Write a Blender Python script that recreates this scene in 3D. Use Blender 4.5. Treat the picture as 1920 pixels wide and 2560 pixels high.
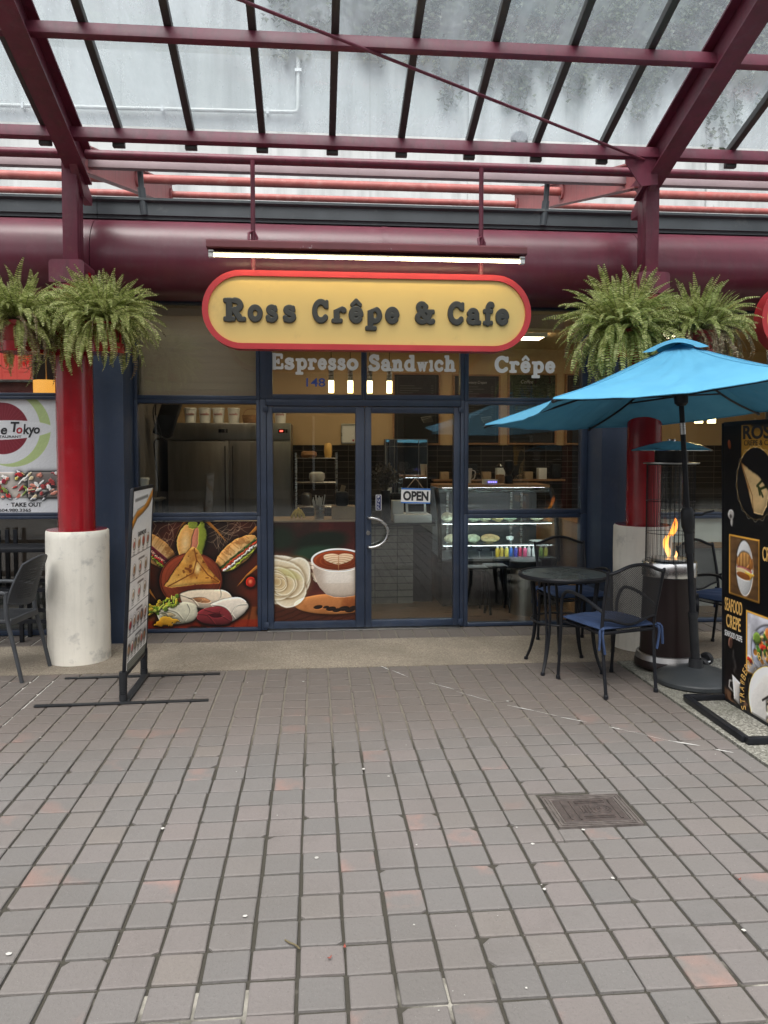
import bpy, bmesh, math, random
import numpy as np
from mathutils import Matrix, Vector, Euler
rad = math.radians
sc = bpy.context.scene
COL = sc.collection
for _o in list(bpy.data.objects): bpy.data.objects.remove(_o)

# ------------------------------------------------------------------ camera
cd = bpy.data.cameras.new('camera'); camo = bpy.data.objects.new('camera', cd); COL.objects.link(camo)
camo.location = (.0616, -5.786, 1.619)
camo.rotation_euler = (rad(90 - 2.673), 0, -rad(5.052)); cd.shift_y = -57.9 / 2560
cd.sensor_fit = 'VERTICAL'; cd.sensor_height = 36; cd.lens = 36 * 1938.2 / 2560
cd.clip_start = .05; cd.clip_end = 500
sc.camera = camo
# ------------------------------------------------------------------ sky, sun, exposure
SUN_EL, SUN_AZ = rad(63), rad(-165)          # overcast: soft light from above the photographer
wd = bpy.data.worlds.new('World'); sc.world = wd; wd.use_nodes = True
wn = wd.node_tree; wn.nodes.clear()
sky = wn.nodes.new('ShaderNodeTexSky'); sky.sky_type = 'NISHITA'; sky.sun_disc = False
sky.sun_elevation = SUN_EL; sky.sun_rotation = SUN_AZ; sky.dust_density = 4; sky.air_density = 1.0
hs = wn.nodes.new('ShaderNodeHueSaturation'); hs.inputs['Saturation'].default_value = .22
bgn = wn.nodes.new('ShaderNodeBackground'); bgn.inputs['Strength'].default_value = .14
won = wn.nodes.new('ShaderNodeOutputWorld')
wn.links.new(sky.outputs[0], hs.inputs['Color']); wn.links.new(hs.outputs[0], bgn.inputs['Color']); wn.links.new(bgn.outputs[0], won.inputs[0])
sl = bpy.data.lights.new('sun', 'SUN'); sl.energy = 1.8; sl.angle = rad(50); sl.color = (1, .97, .92)
so = bpy.data.objects.new('sun', sl); COL.objects.link(so)
_d = Vector((math.sin(SUN_AZ) * math.cos(SUN_EL), math.cos(SUN_AZ) * math.cos(SUN_EL), math.sin(SUN_EL)))
so.rotation_euler = _d.to_track_quat('Z', 'Y').to_euler()
sc.view_settings.view_transform = 'Standard'; sc.view_settings.look = 'None'
sc.view_settings.exposure = 1.05; sc.view_settings.gamma = 1
sc.cycles.max_bounces = 10; sc.cycles.transparent_max_bounces = 24; sc.cycles.sample_clamp_indirect = 6
sc.cycles.use_denoising = True

# ------------------------------------------------------------------ helpers
class MB:
    def __init__(s): s.v = []; s.f = []; s.uv = []; s.M = None
    def add(s, vs, fs, uvs=None):
        b = len(s.v)
        if s.M is not None: vs = [tuple(s.M @ Vector(p)) for p in vs]
        s.v += [tuple(p) for p in vs]; s.f += [tuple(i + b for i in q) for q in fs]
        s.uv += uvs if uvs else [None] * len(fs)
        return s
    def box(s, x0, x1, y0, y1, z0, z1, b=0):
        if b <= 0:
            vs = [(x, y, z) for x in (x0, x1) for y in (y0, y1) for z in (z0, z1)]
            return s.add(vs, [(0, 1, 3, 2), (4, 6, 7, 5), (0, 4, 5, 1), (2, 3, 7, 6), (0, 2, 6, 4), (1, 5, 7, 3)])
        bm = bmesh.new(); bmesh.ops.create_cube(bm, size=1)
        for v in bm.verts: v.co = ((x0 + x1) / 2 + v.co.x * (x1 - x0), (y0 + y1) / 2 + v.co.y * (y1 - y0), (z0 + z1) / 2 + v.co.z * (z1 - z0))
        b = min(b, .45 * min(abs(x1 - x0), abs(y1 - y0), abs(z1 - z0)))
        bmesh.ops.bevel(bm, geom=bm.edges[:], offset=b, segments=2, profile=.5, affect='EDGES')
        return s.bm(bm)
    def bm(s, bm):
        bm.verts.index_update()
        s.add([v.co[:] for v in bm.verts], [[v.index for v in f.verts] for f in bm.faces]); bm.free(); return s
    def bar(s, a, b, w, h, up=(0, 0, 1), bev=0):
        a = Vector(a); b = Vector(b); d = (b - a); L = d.length; d.normalize()
        x = d.cross(Vector(up)).normalized(); u = x.cross(d)
        M = Matrix((x, d, u)).transposed().to_4x4(); M.translation = (a + b) / 2
        o = s.M; s.M = (o @ M) if o is not None else M
        s.box(-w / 2, w / 2, -L / 2, L / 2, -h / 2, h / 2, bev); s.M = o; return s
    def tube(s, pts, r, n=10, cap=True, closed=False):
        P = [Vector(p) for p in pts]; m = len(P); rr = r if isinstance(r, (list, tuple)) else [r] * m
        T = []
        for i in range(m):
            a = P[(i - 1) % m] if (closed or i) else P[0]; b = P[(i + 1) % m] if (closed or i < m - 1) else P[-1]
            T.append((b - a).normalized())
        u = T[0].cross(Vector((0, 0, 1)))
        if u.length < .05: u = T[0].cross(Vector((1, 0, 0)))
        u.normalize(); vs = []
        for i in range(m):
            u = (u - T[i] * u.dot(T[i])).normalized(); w = T[i].cross(u)
            for k in range(n):
                a = 2 * math.pi * k / n; vs.append(P[i] + (u * math.cos(a) + w * math.sin(a)) * rr[i])
        fs = []
        for i in range(m if closed else m - 1):
            j = (i + 1) % m
            for k in range(n): fs.append((i * n + k, i * n + (k + 1) % n, j * n + (k + 1) % n, j * n + k))
        if cap and not closed: fs += [tuple(range(n))[::-1], tuple((m - 1) * n + k for k in range(n))]
        return s.add(vs, fs)
    def lathe(s, prof, c=(0, 0, 0), n=32, cap=True):
        vs = []; fs = []; m = len(prof)
        for r, z in prof:
            for k in range(n):
                a = 2 * math.pi * k / n; vs.append((c[0] + r * math.cos(a), c[1] + r * math.sin(a), c[2] + z))
        for i in range(m - 1):
            for k in range(n): fs.append((i * n + k, i * n + (k + 1) % n, (i + 1) * n + (k + 1) % n, (i + 1) * n + k))
        if cap: fs += [tuple(range(n))[::-1], tuple((m - 1) * n + k for k in range(n))]
        return s.add(vs, fs)
    def prism(s, pts, f, d):          # pts 2-D outline, f maps (u, v, w) to a point, d the thickness along w
        n = len(pts); vs = [f(u, v, 0) for u, v in pts] + [f(u, v, d) for u, v in pts]
        return s.add(vs, [tuple(range(n))[::-1], tuple(range(n, 2 * n))] + [(i, (i + 1) % n, n + (i + 1) % n, n + i) for i in range(n)])
    def grid(s, fn, nu, nv, uv=False):
        vs = [fn(i / nu, j / nv) for i in range(nu + 1) for j in range(nv + 1)]; fs = []; uvs = []
        for i in range(nu):
            for j in range(nv):
                a = i * (nv + 1) + j; fs.append((a, a + nv + 1, a + nv + 2, a + 1))
                uvs.append([(i / nu, j / nv), ((i + 1) / nu, j / nv), ((i + 1) / nu, (j + 1) / nv), (i / nu, (j + 1) / nv)])
        return s.add(vs, fs, uvs if uv else None)
    def quad(s, a, b, c, d): return s.add([a, b, c, d], [(0, 1, 2, 3)], [[(0, 0), (1, 0), (1, 1), (0, 1)]])
    def build(s, name, m, parent=None, local=False, sharp=32, **kw):
        off = Vector((0, 0, 0)); q = parent
        while q is not None and not local: off += q.location; q = q.parent
        me = bpy.data.meshes.new(name)
        me.from_pydata([(p[0] - off[0], p[1] - off[1], p[2] - off[2]) for p in s.v], [], s.f)
        if any(u is not None for u in s.uv):
            ly = me.uv_layers.new(name='UVMap').data; i = 0
            for f, u in zip(s.f, s.uv):
                for k in range(len(f)):
                    if u: ly[i].uv = u[k]
                    i += 1
        me.validate(); me.update()
        if sharp:
            me.shade_smooth(); me.set_sharp_from_angle(angle=rad(sharp))
        me.materials.append(m)
        return link(name, me, parent, **kw)

def link(name, me, parent=None, label=None, cat=None, group=None, kind=None):
    o = bpy.data.objects.new(name, me); COL.objects.link(o)
    if parent: o.parent = parent
    return tag(o, label, cat, group, kind)
def tag(o, label=None, cat=None, group=None, kind=None):
    if label: o['label'] = label
    if cat: o['category'] = cat
    if group: o['group'] = group
    if kind: o['kind'] = kind
    return o
def thing(name, loc, label, cat, group=None, rz=0):
    o = link(name, None, None, label, cat, group); o.location = loc; o.rotation_euler = (0, 0, rz); o.empty_display_size = .1
    return o
def children(o): return [c for c in bpy.data.objects if c.parent == o]
def copy_thing(o, loc, rz, label):
    kids = {}
    for c in bpy.data.objects:
        if c.parent: kids.setdefault(c.parent, []).append(c)
    def cp(a, par):
        b = a.copy(); COL.objects.link(b)
        if par: b.parent = par
        for k in kids.get(a, []): cp(k, b)
        return b
    r = cp(o, None); r.location = loc; r.rotation_euler = (0, 0, rz); r['label'] = label
    return r
def catmull(P, n=6, closed=False):
    P = [Vector(p) for p in P]; m = len(P); out = []
    for i in range(m if closed else m - 1):
        g = lambda k: P[k % m] if closed else P[max(0, min(m - 1, k))]
        a, b, c, d = g(i - 1), g(i), g(i + 1), g(i + 2)
        for k in range(n):
            t = k / n
            out.append(.5 * ((2 * b) + (c - a) * t + (2 * a - 5 * b + 4 * c - d) * t * t + (3 * b - a - 3 * c + d) * t ** 3))
    if not closed: out.append(P[-1])
    return out

# ------------------------------------------------------------------ materials
def newmat(name):
    m = bpy.data.materials.new(name); m.use_nodes = True; nt = m.node_tree; nt.nodes.clear()
    return m, nt
class NT:
    def __init__(s, nt): s.nt = nt
    def n(s, t, **kw):
        d = s.nt.nodes.new('ShaderNode' + t)
        for k, v in kw.items():
            if k.startswith('i_'):
                key = k[2:].replace('_', ' ')
                d.inputs[int(key) if key.isdigit() else key].default_value = v
            else: setattr(d, k, v)
        return d
    def l(s, a, b): s.nt.links.new(a, b)
    def coord(s, kind='Object', scale=(1, 1, 1), rot=(0, 0, 0), loc=(0, 0, 0)):
        t = s.n('TexCoord'); mp = s.n('Mapping'); mp.inputs['Scale'].default_value = scale; mp.inputs['Rotation'].default_value = rot; mp.inputs['Location'].default_value = loc
        s.l(t.outputs[kind], mp.inputs[0]); return mp.outputs[0]
    def noise(s, vec, scale=5, detail=4, rough=.55):
        d = s.n('TexNoise'); d.inputs['Scale'].default_value = scale; d.inputs['Detail'].default_value = detail; d.inputs['Roughness'].default_value = rough
        if vec is not None: s.l(vec, d.inputs['Vector'])
        return d.outputs['Fac']
    def ramp(s, fac, stops):
        d = s.n('ValToRGB'); e = d.color_ramp.elements
        while len(e) < len(stops): e.new(.5)
        for q, (p, c) in zip(e, stops):
            q.position = p; q.color = (*c, 1) if len(c) == 3 else c
        s.l(fac, d.inputs[0]); return d.outputs[0]
    def math(s, op, a, b=None, clamp=False):
        d = s.n('Math', operation=op, use_clamp=clamp)
        for i, v in enumerate((a, b)):
            if v is None: continue
            if isinstance(v, (int, float)): d.inputs[i].default_value = v
            else: s.l(v, d.inputs[i])
        return d.outputs[0]
    def mix(s, fac, a, b, mode='MIX'):
        d = s.n('Mix', data_type='RGBA', blend_type=mode)
        for k, v in ((0, fac), (6, a), (7, b)):
            if isinstance(v, (int, float)): d.inputs[k].default_value = v
            elif isinstance(v, tuple): d.inputs[k].default_value = (*v, 1)
            else: s.l(v, d.inputs[k])
        return d.outputs[2]
    def bump(s, h, strength=.3, dist=.01):
        d = s.n('Bump'); d.inputs['Strength'].default_value = strength; d.inputs['Distance'].default_value = dist
        s.l(h, d.inputs['Height']); return d.outputs[0]
    def out(s, sh):
        o = s.n('OutputMaterial'); s.l(sh, o.inputs['Surface'])
    def bsdf(s, col=None, rough=.5, metal=0, nrm=None, spec=.5, **kw):
        d = s.n('BsdfPrincipled'); d.inputs['Metallic'].default_value = metal; d.inputs['Specular IOR Level'].default_value = spec
        for k, v in (('Base Color', col), ('Roughness', rough)):
            if isinstance(v, tuple): d.inputs[k].default_value = (*v, 1)
            elif isinstance(v, (int, float)): d.inputs[k].default_value = v
            elif v is not None: s.l(v, d.inputs[k])
        if nrm is not None: s.l(nrm, d.inputs['Normal'])
        for k, v in kw.items(): d.inputs[k.replace('_', ' ')].default_value = v
        return d
def pmat(name, col, rough=.5, metal=0, var=.12, scale=6, col2=None, lo=.4, hi=.65, bump=0, bscale=60, stretch=(1, 1, 1), spec=.5, rvar=.1, drip=0, spots=0, **kw):
    m, nt = newmat(name); t = NT(nt)
    v = t.coord('Object', stretch); nz = t.noise(v, scale, 5)
    dark = tuple(c * (1 - var) for c in col); light = tuple(min(1, c * (1 + var)) for c in col)
    c = t.ramp(nz, [(.3, dark), (.7, light)])
    if col2:
        n2 = t.noise(v, scale * 2.3, 6, .65); c = t.mix(t.ramp(n2, [(lo, (0, 0, 0)), (hi, (1, 1, 1))]), c, col2)
    if drip:            # rain streaks and dust
        d = t.noise(t.coord('Object', (11, 11, .9)), 1.6, 6, .65); c = t.mix(t.math('MULTIPLY', t.ramp(d, [(.48, (0, 0, 0)), (.72, (1, 1, 1))]), drip), c, tuple(q * .45 + .012 for q in col))
        d = t.noise(t.coord('Object', (3, 3, 3)), 2.2, 8, .75); c = t.mix(t.math('MULTIPLY', t.ramp(d, [(.52, (0, 0, 0)), (.76, (1, 1, 1))]), drip * .6), c, tuple(q * .6 + .09 for q in col))
    if spots:           # small chips
        d = t.noise(t.coord('Object'), 46, 3, .6); c = t.mix(t.ramp(d, [(.71, (0, 0, 0)), (.73, (1, 1, 1))]), c, tuple(q * spots for q in col))
    rr = t.math('MULTIPLY_ADD', nz, rvar * 2)
    rr.node.inputs[2].default_value = rough - rvar
    nrm = t.bump(t.noise(v, bscale, 3), bump, .004) if bump else None
    t.out(t.bsdf(c, rr, metal, nrm, spec, **kw).outputs[0]); return m
def emit(name, col, strength, base=(.8, .8, .8)):
    m, nt = newmat(name); t = NT(nt)
    d = t.bsdf(base, .4); d.inputs['Emission Color'].default_value = (*col, 1); d.inputs['Emission Strength'].default_value = strength
    t.out(d.outputs[0]); return m
def glassmat(name, tint=(.93, .96, .95), f0=.035, rough=0.0, dirt_sheen=0.0, dirt_sheen_col=(.7, .75, .78), graze=1.0, scale=1.2, stretch=(1, 1, 1)):
    m, nt = newmat(name); t = NT(nt)
    lw = t.n('LayerWeight'); lw.inputs['Blend'].default_value = .5
    p = t.math('POWER', lw.outputs['Facing'], 5.0)
    fac = t.math('MULTIPLY_ADD', p, graze * (1 - f0)); fac.node.inputs[2].default_value = f0
    tr = t.n('BsdfTransparent'); tr.inputs[0].default_value = (*tint, 1)
    gl = t.n('BsdfGlossy'); gl.inputs['Roughness'].default_value = rough; gl.inputs[0].default_value = (1, 1, 1, 1)
    mx = t.n('MixShader'); t.l(fac, mx.inputs[0]); t.l(tr.outputs[0], mx.inputs[1]); t.l(gl.outputs[0], mx.inputs[2])
    sh = mx.outputs[0]
    if dirt_sheen:  # grime on the roof glass, painted reflection on the table top
        v = t.coord('Object', tuple(scale * q for q in stretch)); nz = t.noise(v, 3.0 if stretch[1] < 1 else 1.2, 6, .68); n2 = t.noise(v, 40, 4, .7)
        k = t.math('ADD', t.math('MULTIPLY', nz, dirt_sheen * 1.6), t.math('MULTIPLY', t.math('GREATER_THAN', n2, .66), .12))
        df = t.n('BsdfDiffuse'); df.inputs[0].default_value = (*dirt_sheen_col, 1)
        tl = t.n('BsdfTranslucent'); tl.inputs[0].default_value = (*dirt_sheen_col, 1)
        a = t.n('MixShader'); a.inputs[0].default_value = .6; t.l(df.outputs[0], a.inputs[1]); t.l(tl.outputs[0], a.inputs[2])
        m2 = t.n('MixShader'); t.l(k, m2.inputs[0]); t.l(sh, m2.inputs[1]); t.l(a.outputs[0], m2.inputs[2]); sh = m2.outputs[0]
    t.out(sh); return m
M = {}
M['navy'] = pmat('navy_paint', (.024, .036, .064), .38, var=.18, scale=3, bump=.05, drip=.4, spots=2.2, col2=(.035, .05, .085), lo=.6, hi=.8)
M['navy_wall'] = pmat('navy_wall_paint', (.029, .045, .080), .5, var=.15, scale=2, bump=.1, bscale=25, drip=.4, spots=1.6)
M['red_fascia'] = pmat('burgundy_sheet_metal', (.118, .021, .038), .34, var=.12, scale=1.5, col2=(.13, .03, .04), lo=.55, hi=.8, bump=.05, drip=.45)
M['red_steel'] = pmat('burgundy_steel_paint', (.150, .022, .044), .48, var=.2, scale=4, col2=(.17, .05, .05), lo=.6, hi=.75, bump=.1, drip=.7, spots=.45)
M['red_faded'] = pmat('faded_red_paint', (.30, .075, .065), .55, var=.2, scale=5, col2=(.36, .15, .13), lo=.5, hi=.75, bump=.1)
M['pink_faded'] = pmat('faded_pink_paint', (.36, .12, .12), .6, var=.12, scale=4, col2=(.3, .17, .17), lo=.55, hi=.8, bump=.05, drip=.5)
M['red_shaft'] = pmat('glossy_red_paint', (.27, .008, .014), .22, var=.15, scale=4, bump=.03, drip=.35, spots=.6, Coat_Weight=.4, Coat_Roughness=.12)
M['red_sign'] = pmat('sign_red_enamel', (.45, .03, .035), .4, var=.08, scale=5)
M['rail_dark'] = pmat('dark_bronze_bar', (.05, .045, .042), .45, var=.2, scale=8)
M['flash'] = pmat('slate_flashing', (.045, .055, .062), .45, var=.2, scale=3, col2=(.09, .1, .1), lo=.6, hi=.75)
M['black'] = pmat('black_powder_coat', (.009, .010, .013), .42, var=.25, scale=12, bump=.04, spec=.28)
M['blackp'] = pmat('black_plastic', (.014, .015, .017), .5, var=.2, scale=10, spec=.3)
M['steel_v'] = pmat('brushed_bin_steel', (.50, .50, .48), .32, 1, var=.12, scale=2, stretch=(26, 26, 1), rvar=.08)
M['grey_resin'] = pmat('charcoal_resin', (.035, .038, .043), .55, var=.12, scale=10, bump=.06)
M['steel'] = pmat('brushed_steel', (.55, .55, .54), .28, 1, var=.1, scale=3, stretch=(1, 1, 30), rvar=.08)
M['steel_dark'] = pmat('dull_stainless', (.30, .29, .27), .4, 1, var=.12, scale=2, stretch=(8, 8, 1), rvar=.08)
M['white'] = pmat('white_plastic', (.75, .74, .70), .4, var=.05)
M['cream'] = pmat('warm_beige_wall', (.55, .38, .20), .7, var=.06, scale=2)
M['beige_panel'] = pmat('beige_blind_board', (.56, .40, .265), .35, var=.1, scale=1.2, stretch=(.4, 1, 6))
M['wood'] = pmat('wood_board', (.33, .17, .075), .5, var=.35, scale=4, stretch=(1, 14, 14))
M['card'] = pmat('cardboard', (.38, .27, .16), .8, var=.1)
M['glass'] = glassmat('shop_glass', tint=(.88, .91, .90), f0=.055)
M['glass_thin'] = glassmat('clear_glass', tint=(.97, .985, .98), f0=.03)
M['glass_roof'] = glassmat('dirty_roof_glass', tint=(.68, .74, .76), f0=.06, rough=.08, dirt_sheen=.34, dirt_sheen_col=(.60, .67, .72), stretch=(1, .22, 1))
M['tube_light'] = emit('fluorescent_tube', (1, .83, .48), 15)
M['edge_band'] = pmat('mauve_grey_beam', (.27, .205, .215), .55, var=.12, scale=4, col2=(.2, .15, .15), lo=.55, hi=.8)
M['cushion'] = pmat('blue_canvas_cushion', (.020, .040, .098), .9, var=.2, scale=7, bump=.25, bscale=300, col2=(.03, .055, .12), lo=.5, hi=.8)
M['rubber'] = pmat('black_rubber', (.01, .01, .01), .7)
M['pot'] = pmat('red_flower_pot', (.30, .02, .02), .45, var=.15)
M['screen'] = pmat('dark_screen', (.01, .01, .012), .15)
M['letter_dark'] = pmat('charcoal_letter_paint', (.03, .03, .025), .5, var=.2)
M['letter_white'] = pmat('white_vinyl', (.80, .81, .80), .5, var=.05)
M['letter_blue'] = pmat('blue_vinyl', (.03, .08, .36), .5, var=.05)
M['ink'] = pmat('black_ink', (.02, .02, .022), .5)
M['gold'] = pmat('gold_ink', (.75, .45, .13), .5)
M['white_ink'] = pmat('white_ink', (.75, .75, .74), .5)
M['red_ink'] = pmat('crimson_ink', (.35, .02, .03), .5)
def leafmat(name, stops, tr=.35):
    m, nt = newmat(name); t = NT(nt)
    g = t.n('NewGeometry'); c = t.ramp(g.outputs['Random Per Island'], stops)
    b = t.bsdf(c, .5, spec=.35); tl = t.n('BsdfTranslucent'); t.l(c, tl.inputs[0])
    mx = t.n('MixShader'); mx.inputs[0].default_value = tr; t.l(b.outputs[0], mx.inputs[1]); t.l(tl.outputs[0], mx.inputs[2]); t.out(mx.outputs[0]); return m
M['fern'] = leafmat('fern_green', [(0, (.17, .22, .05)), (.4, (.37, .42, .12)), (1, (.70, .71, .32))], .48)
M['fern_dead'] = leafmat('fern_brown', [(0, (.13, .08, .045)), (.6, (.28, .20, .12)), (1, (.45, .38, .24))])
M['ivy'] = leafmat('ivy_green', [(0, (.022, .032, .018)), (.6, (.05, .068, .036)), (1, (.12, .14, .08))])
M['stem'] = pmat('plant_stem', (.10, .08, .04), .7)

# ------------------------------------------------------------------ lettering
DG = {}
def curve_mesh(cu):
    o = bpy.data.objects.new('tmp', cu); COL.objects.link(o)
    bpy.context.view_layer.update()
    me = bpy.data.meshes.new_from_object(o.evaluated_get(bpy.context.evaluated_depsgraph_get()))
    bpy.data.objects.remove(o); bpy.data.curves.remove(cu); return me
_tx = {}
def text_mesh(s, shear=0, bold=0):
    k = (s, shear, bold)
    if k not in _tx:
        cu = bpy.data.curves.new('t', 'FONT'); cu.body = s; cu.shear = shear; cu.offset = bold; cu.resolution_u = 4
        cu.extrude = .02
        me = curve_mesh(cu)
        v = np.array([q.co[:] for q in me.vertices]); _tx[k] = (v, [tuple(p.vertices) for p in me.polygons]); bpy.data.meshes.remove(me)
    return _tx[k]
def text(mb, s, org, w, h, xd=(1, 0, 0), zd=(0, 0, 1), depth=.0015, shear=0, bold=0):
    """lettering s fitted to a w by h box whose lower-left corner is org, reading along xd, up along zd"""
    v, f = text_mesh(s, shear, bold)
    lo = v.min(0); hi = v.max(0); q = (v - lo) / np.maximum(hi - lo, 1e-6)
    xd = Vector(xd); zd = Vector(zd); nd = xd.cross(zd) ; o = Vector(org)
    return mb.add([o + xd * (a * w) + zd * (b * h) + nd * (c * depth) for a, b, c in q], f)
def arc(cx, cy, rx, ry, a0, a1, n=22):
    return [(cx + rx * math.cos(rad(a0 + (a1 - a0) * i / n)), cy + ry * math.sin(rad(a0 + (a1 - a0) * i / n))) for i in range(n + 1)]
def cm2(P): return [(p[0], p[1]) for p in catmull([(x, y, 0) for x, y in P], 6)]
SW = .20
def _glyphs():
    tl = [(.05, .62), (.2, .62)]
    G = {}
    G['R'] = [([(.24, .04), (.24, .95)], SW), ([(.06, .93), (.5, .93)], .14), (arc(.5, .715, .25, .215, 90, -90), .19), ([(.5, .5), (.24, .5)], .13), ([(.48, .48), (.74, .09)], .19), ([(.7, .07), (.92, .07)], .14), ([(.06, .07), (.44, .07)], .14)]
    sp = cm2([(.47, .54), (.42, .61), (.3, .65), (.17, .6), (.14, .5), (.21, .41), (.33, .36), (.46, .3), (.5, .19), (.43, .09), (.3, .05), (.16, .09), (.11, .17)])
    G['s'] = [(sp, .165), ([(.48, .67), (.48, .5)], .09), ([(.1, .03), (.1, .2)], .09)]
    G['S'] = [([(x * 1.35, y * 1.43) for x, y in sp], .2), ([(.66, .96), (.66, .7)], .1), ([(.13, .04), (.13, .3)], .1)]
    G['o'] = [(arc(.34, .35, .25, .28, 0, 360), .18)]
    G['C'] = [(arc(.46, .5, .36, .43, 38, 318, 30), .2), ([(.8, .95), (.8, .68)], .11)]
    G['r'] = [([(.22, .04), (.22, .62)], SW), (tl, .13), ([(.05, .06), (.42, .06)], .13), (cm2([(.22, .42), (.3, .56), (.42, .63), (.53, .6)]), .15), ([(.54, .57), (.55, .56)], .2)]
    e = [(arc(.34, .35, .25, .28, 5, 318), .18), ([(.1, .37), (.56, .37)], .13)]
    G['e'] = e
    G['ê'] = e + [([(.14, .82), (.34, 1.02)], .11), ([(.34, 1.02), (.54, .82)], .11)]
    G['p'] = [([(.22, -.28), (.22, .62)], SW), (tl, .13), ([(.04, -.27), (.44, -.27)], .14), (arc(.44, .35, .22, .28, 0, 360), .17)]
    G['&'] = [(cm2([(.76, .5), (.68, .25), (.47, .08), (.24, .1), (.14, .28), (.26, .44), (.46, .58), (.53, .76), (.43, .9), (.28, .9), (.2, .78), (.24, .63), (.4, .42), (.6, .18), (.76, .07), (.9, .1)]), .165), ([(.62, .55), (.92, .55)], .13), ([(.53, .8), (.54, .79)], .2)]
    G['a'] = [([(.52, .1), (.52, .48)], .18), (cm2([(.14, .5), (.22, .62), (.35, .65), (.47, .6), (.52, .48)]), .15), (arc(.32, .2, .21, .15, 0, 360), .15), ([(.52, .07), (.68, .07)], .13), ([(.15, .5), (.16, .5)], .19)]
    G['f'] = [(cm2([(.27, .04), (.27, .5), (.28, .76), (.37, .93), (.5, .93)]), SW), ([(.06, .62), (.5, .62)], .13), ([(.06, .06), (.5, .06)], .13), ([(.52, .9), (.53, .89)], .19)]
    G['E'] = [([(.22, .04), (.22, .96)], .22), ([(.05, .93), (.72, .93)], .13), ([(.74, .93), (.74, .72)], .11), ([(.2, .5), (.5, .5)], .12), ([(.52, .62), (.52, .38)], .11), ([(.05, .07), (.76, .07)], .13), ([(.78, .07), (.78, .32)], .11)]
    arch = [(cm2([(.22, .4), (.3, .56), (.44, .63), (.56, .55), (.58, .4), (.58, .06)]), .18), ([(.44, .06), (.74, .06)], .13)]
    G['n'] = [([(.2, .04), (.2, .62)], SW), (tl, .13), ([(.04, .06), (.36, .06)], .13)] + arch
    G['h'] = [([(.2, .04), (.2, .95)], SW), ([(.05, .94), (.2, .94)], .13), ([(.04, .06), (.36, .06)], .13)] + arch
    G['d'] = [(arc(.32, .35, .22, .28, 0, 360), .17), ([(.54, .04), (.54, .95)], SW), ([(.38, .94), (.54, .94)], .13), ([(.54, .06), (.7, .06)], .13)]
    G['w'] = [([(.12, .6), (.28, .07)], .18), ([(.28, .07), (.44, .58)], .12), ([(.44, .58), (.6, .07)], .18), ([(.6, .07), (.78, .6)], .12), ([(.0, .63), (.26, .63)], .12), ([(.36, .63), (.52, .63)], .12), ([(.66, .63), (.9, .63)], .12)]
    G['ı'] = [([(.2, .04), (.2, .62)], SW), (tl, .13), ([(.04, .06), (.36, .06)], .13)]
    G['c'] = [(arc(.34, .35, .25, .28, 48, 318), .18), ([(.52, .53), (.53, .52)], .2)]
    return G
GLY = _glyphs()
def contours(F, xs, ys):
    seg = {}
    ny, nx = F.shape
    def pt(i, j, k, l):
        a = F[i, j]; b = F[k, l]; t = a / (a - b)
        return (round(xs[j] + t * (xs[l] - xs[j]), 6), round(ys[i] + t * (ys[k] - ys[i]), 6))
    S = F < 0
    for i in range(ny - 1):
        for j in range(nx - 1):
            q = (S[i, j], S[i, j + 1], S[i + 1, j + 1], S[i + 1, j]); c = q[0] + 2 * q[1] + 4 * q[2] + 8 * q[3]
            if c in (0, 15): continue
            e = [None] * 4
            if q[0] != q[1]: e[0] = pt(i, j, i, j + 1)
            if q[1] != q[2]: e[1] = pt(i, j + 1, i + 1, j + 1)
            if q[3] != q[2]: e[2] = pt(i + 1, j, i + 1, j + 1)
            if q[0] != q[3]: e[3] = pt(i, j, i + 1, j)
            T = {1: [(3, 0)], 2: [(0, 1)], 3: [(3, 1)], 4: [(1, 2)], 5: [(3, 0), (1, 2)], 6: [(0, 2)], 7: [(3, 2)], 8: [(2, 3)], 9: [(2, 0)], 10: [(0, 1), (2, 3)], 11: [(2, 1)], 12: [(1, 3)], 13: [(1, 0)], 14: [(0, 3)]}[c]
            for a, b in T: seg[e[a]] = e[b]
    loops = []
    while seg:
        s, n = seg.popitem(); L = [s]
        while n in seg and n != s: L.append(n); n = seg.pop(n)
        if len(L) > 5: loops.append(L)
    return loops
_gm = {}
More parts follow.
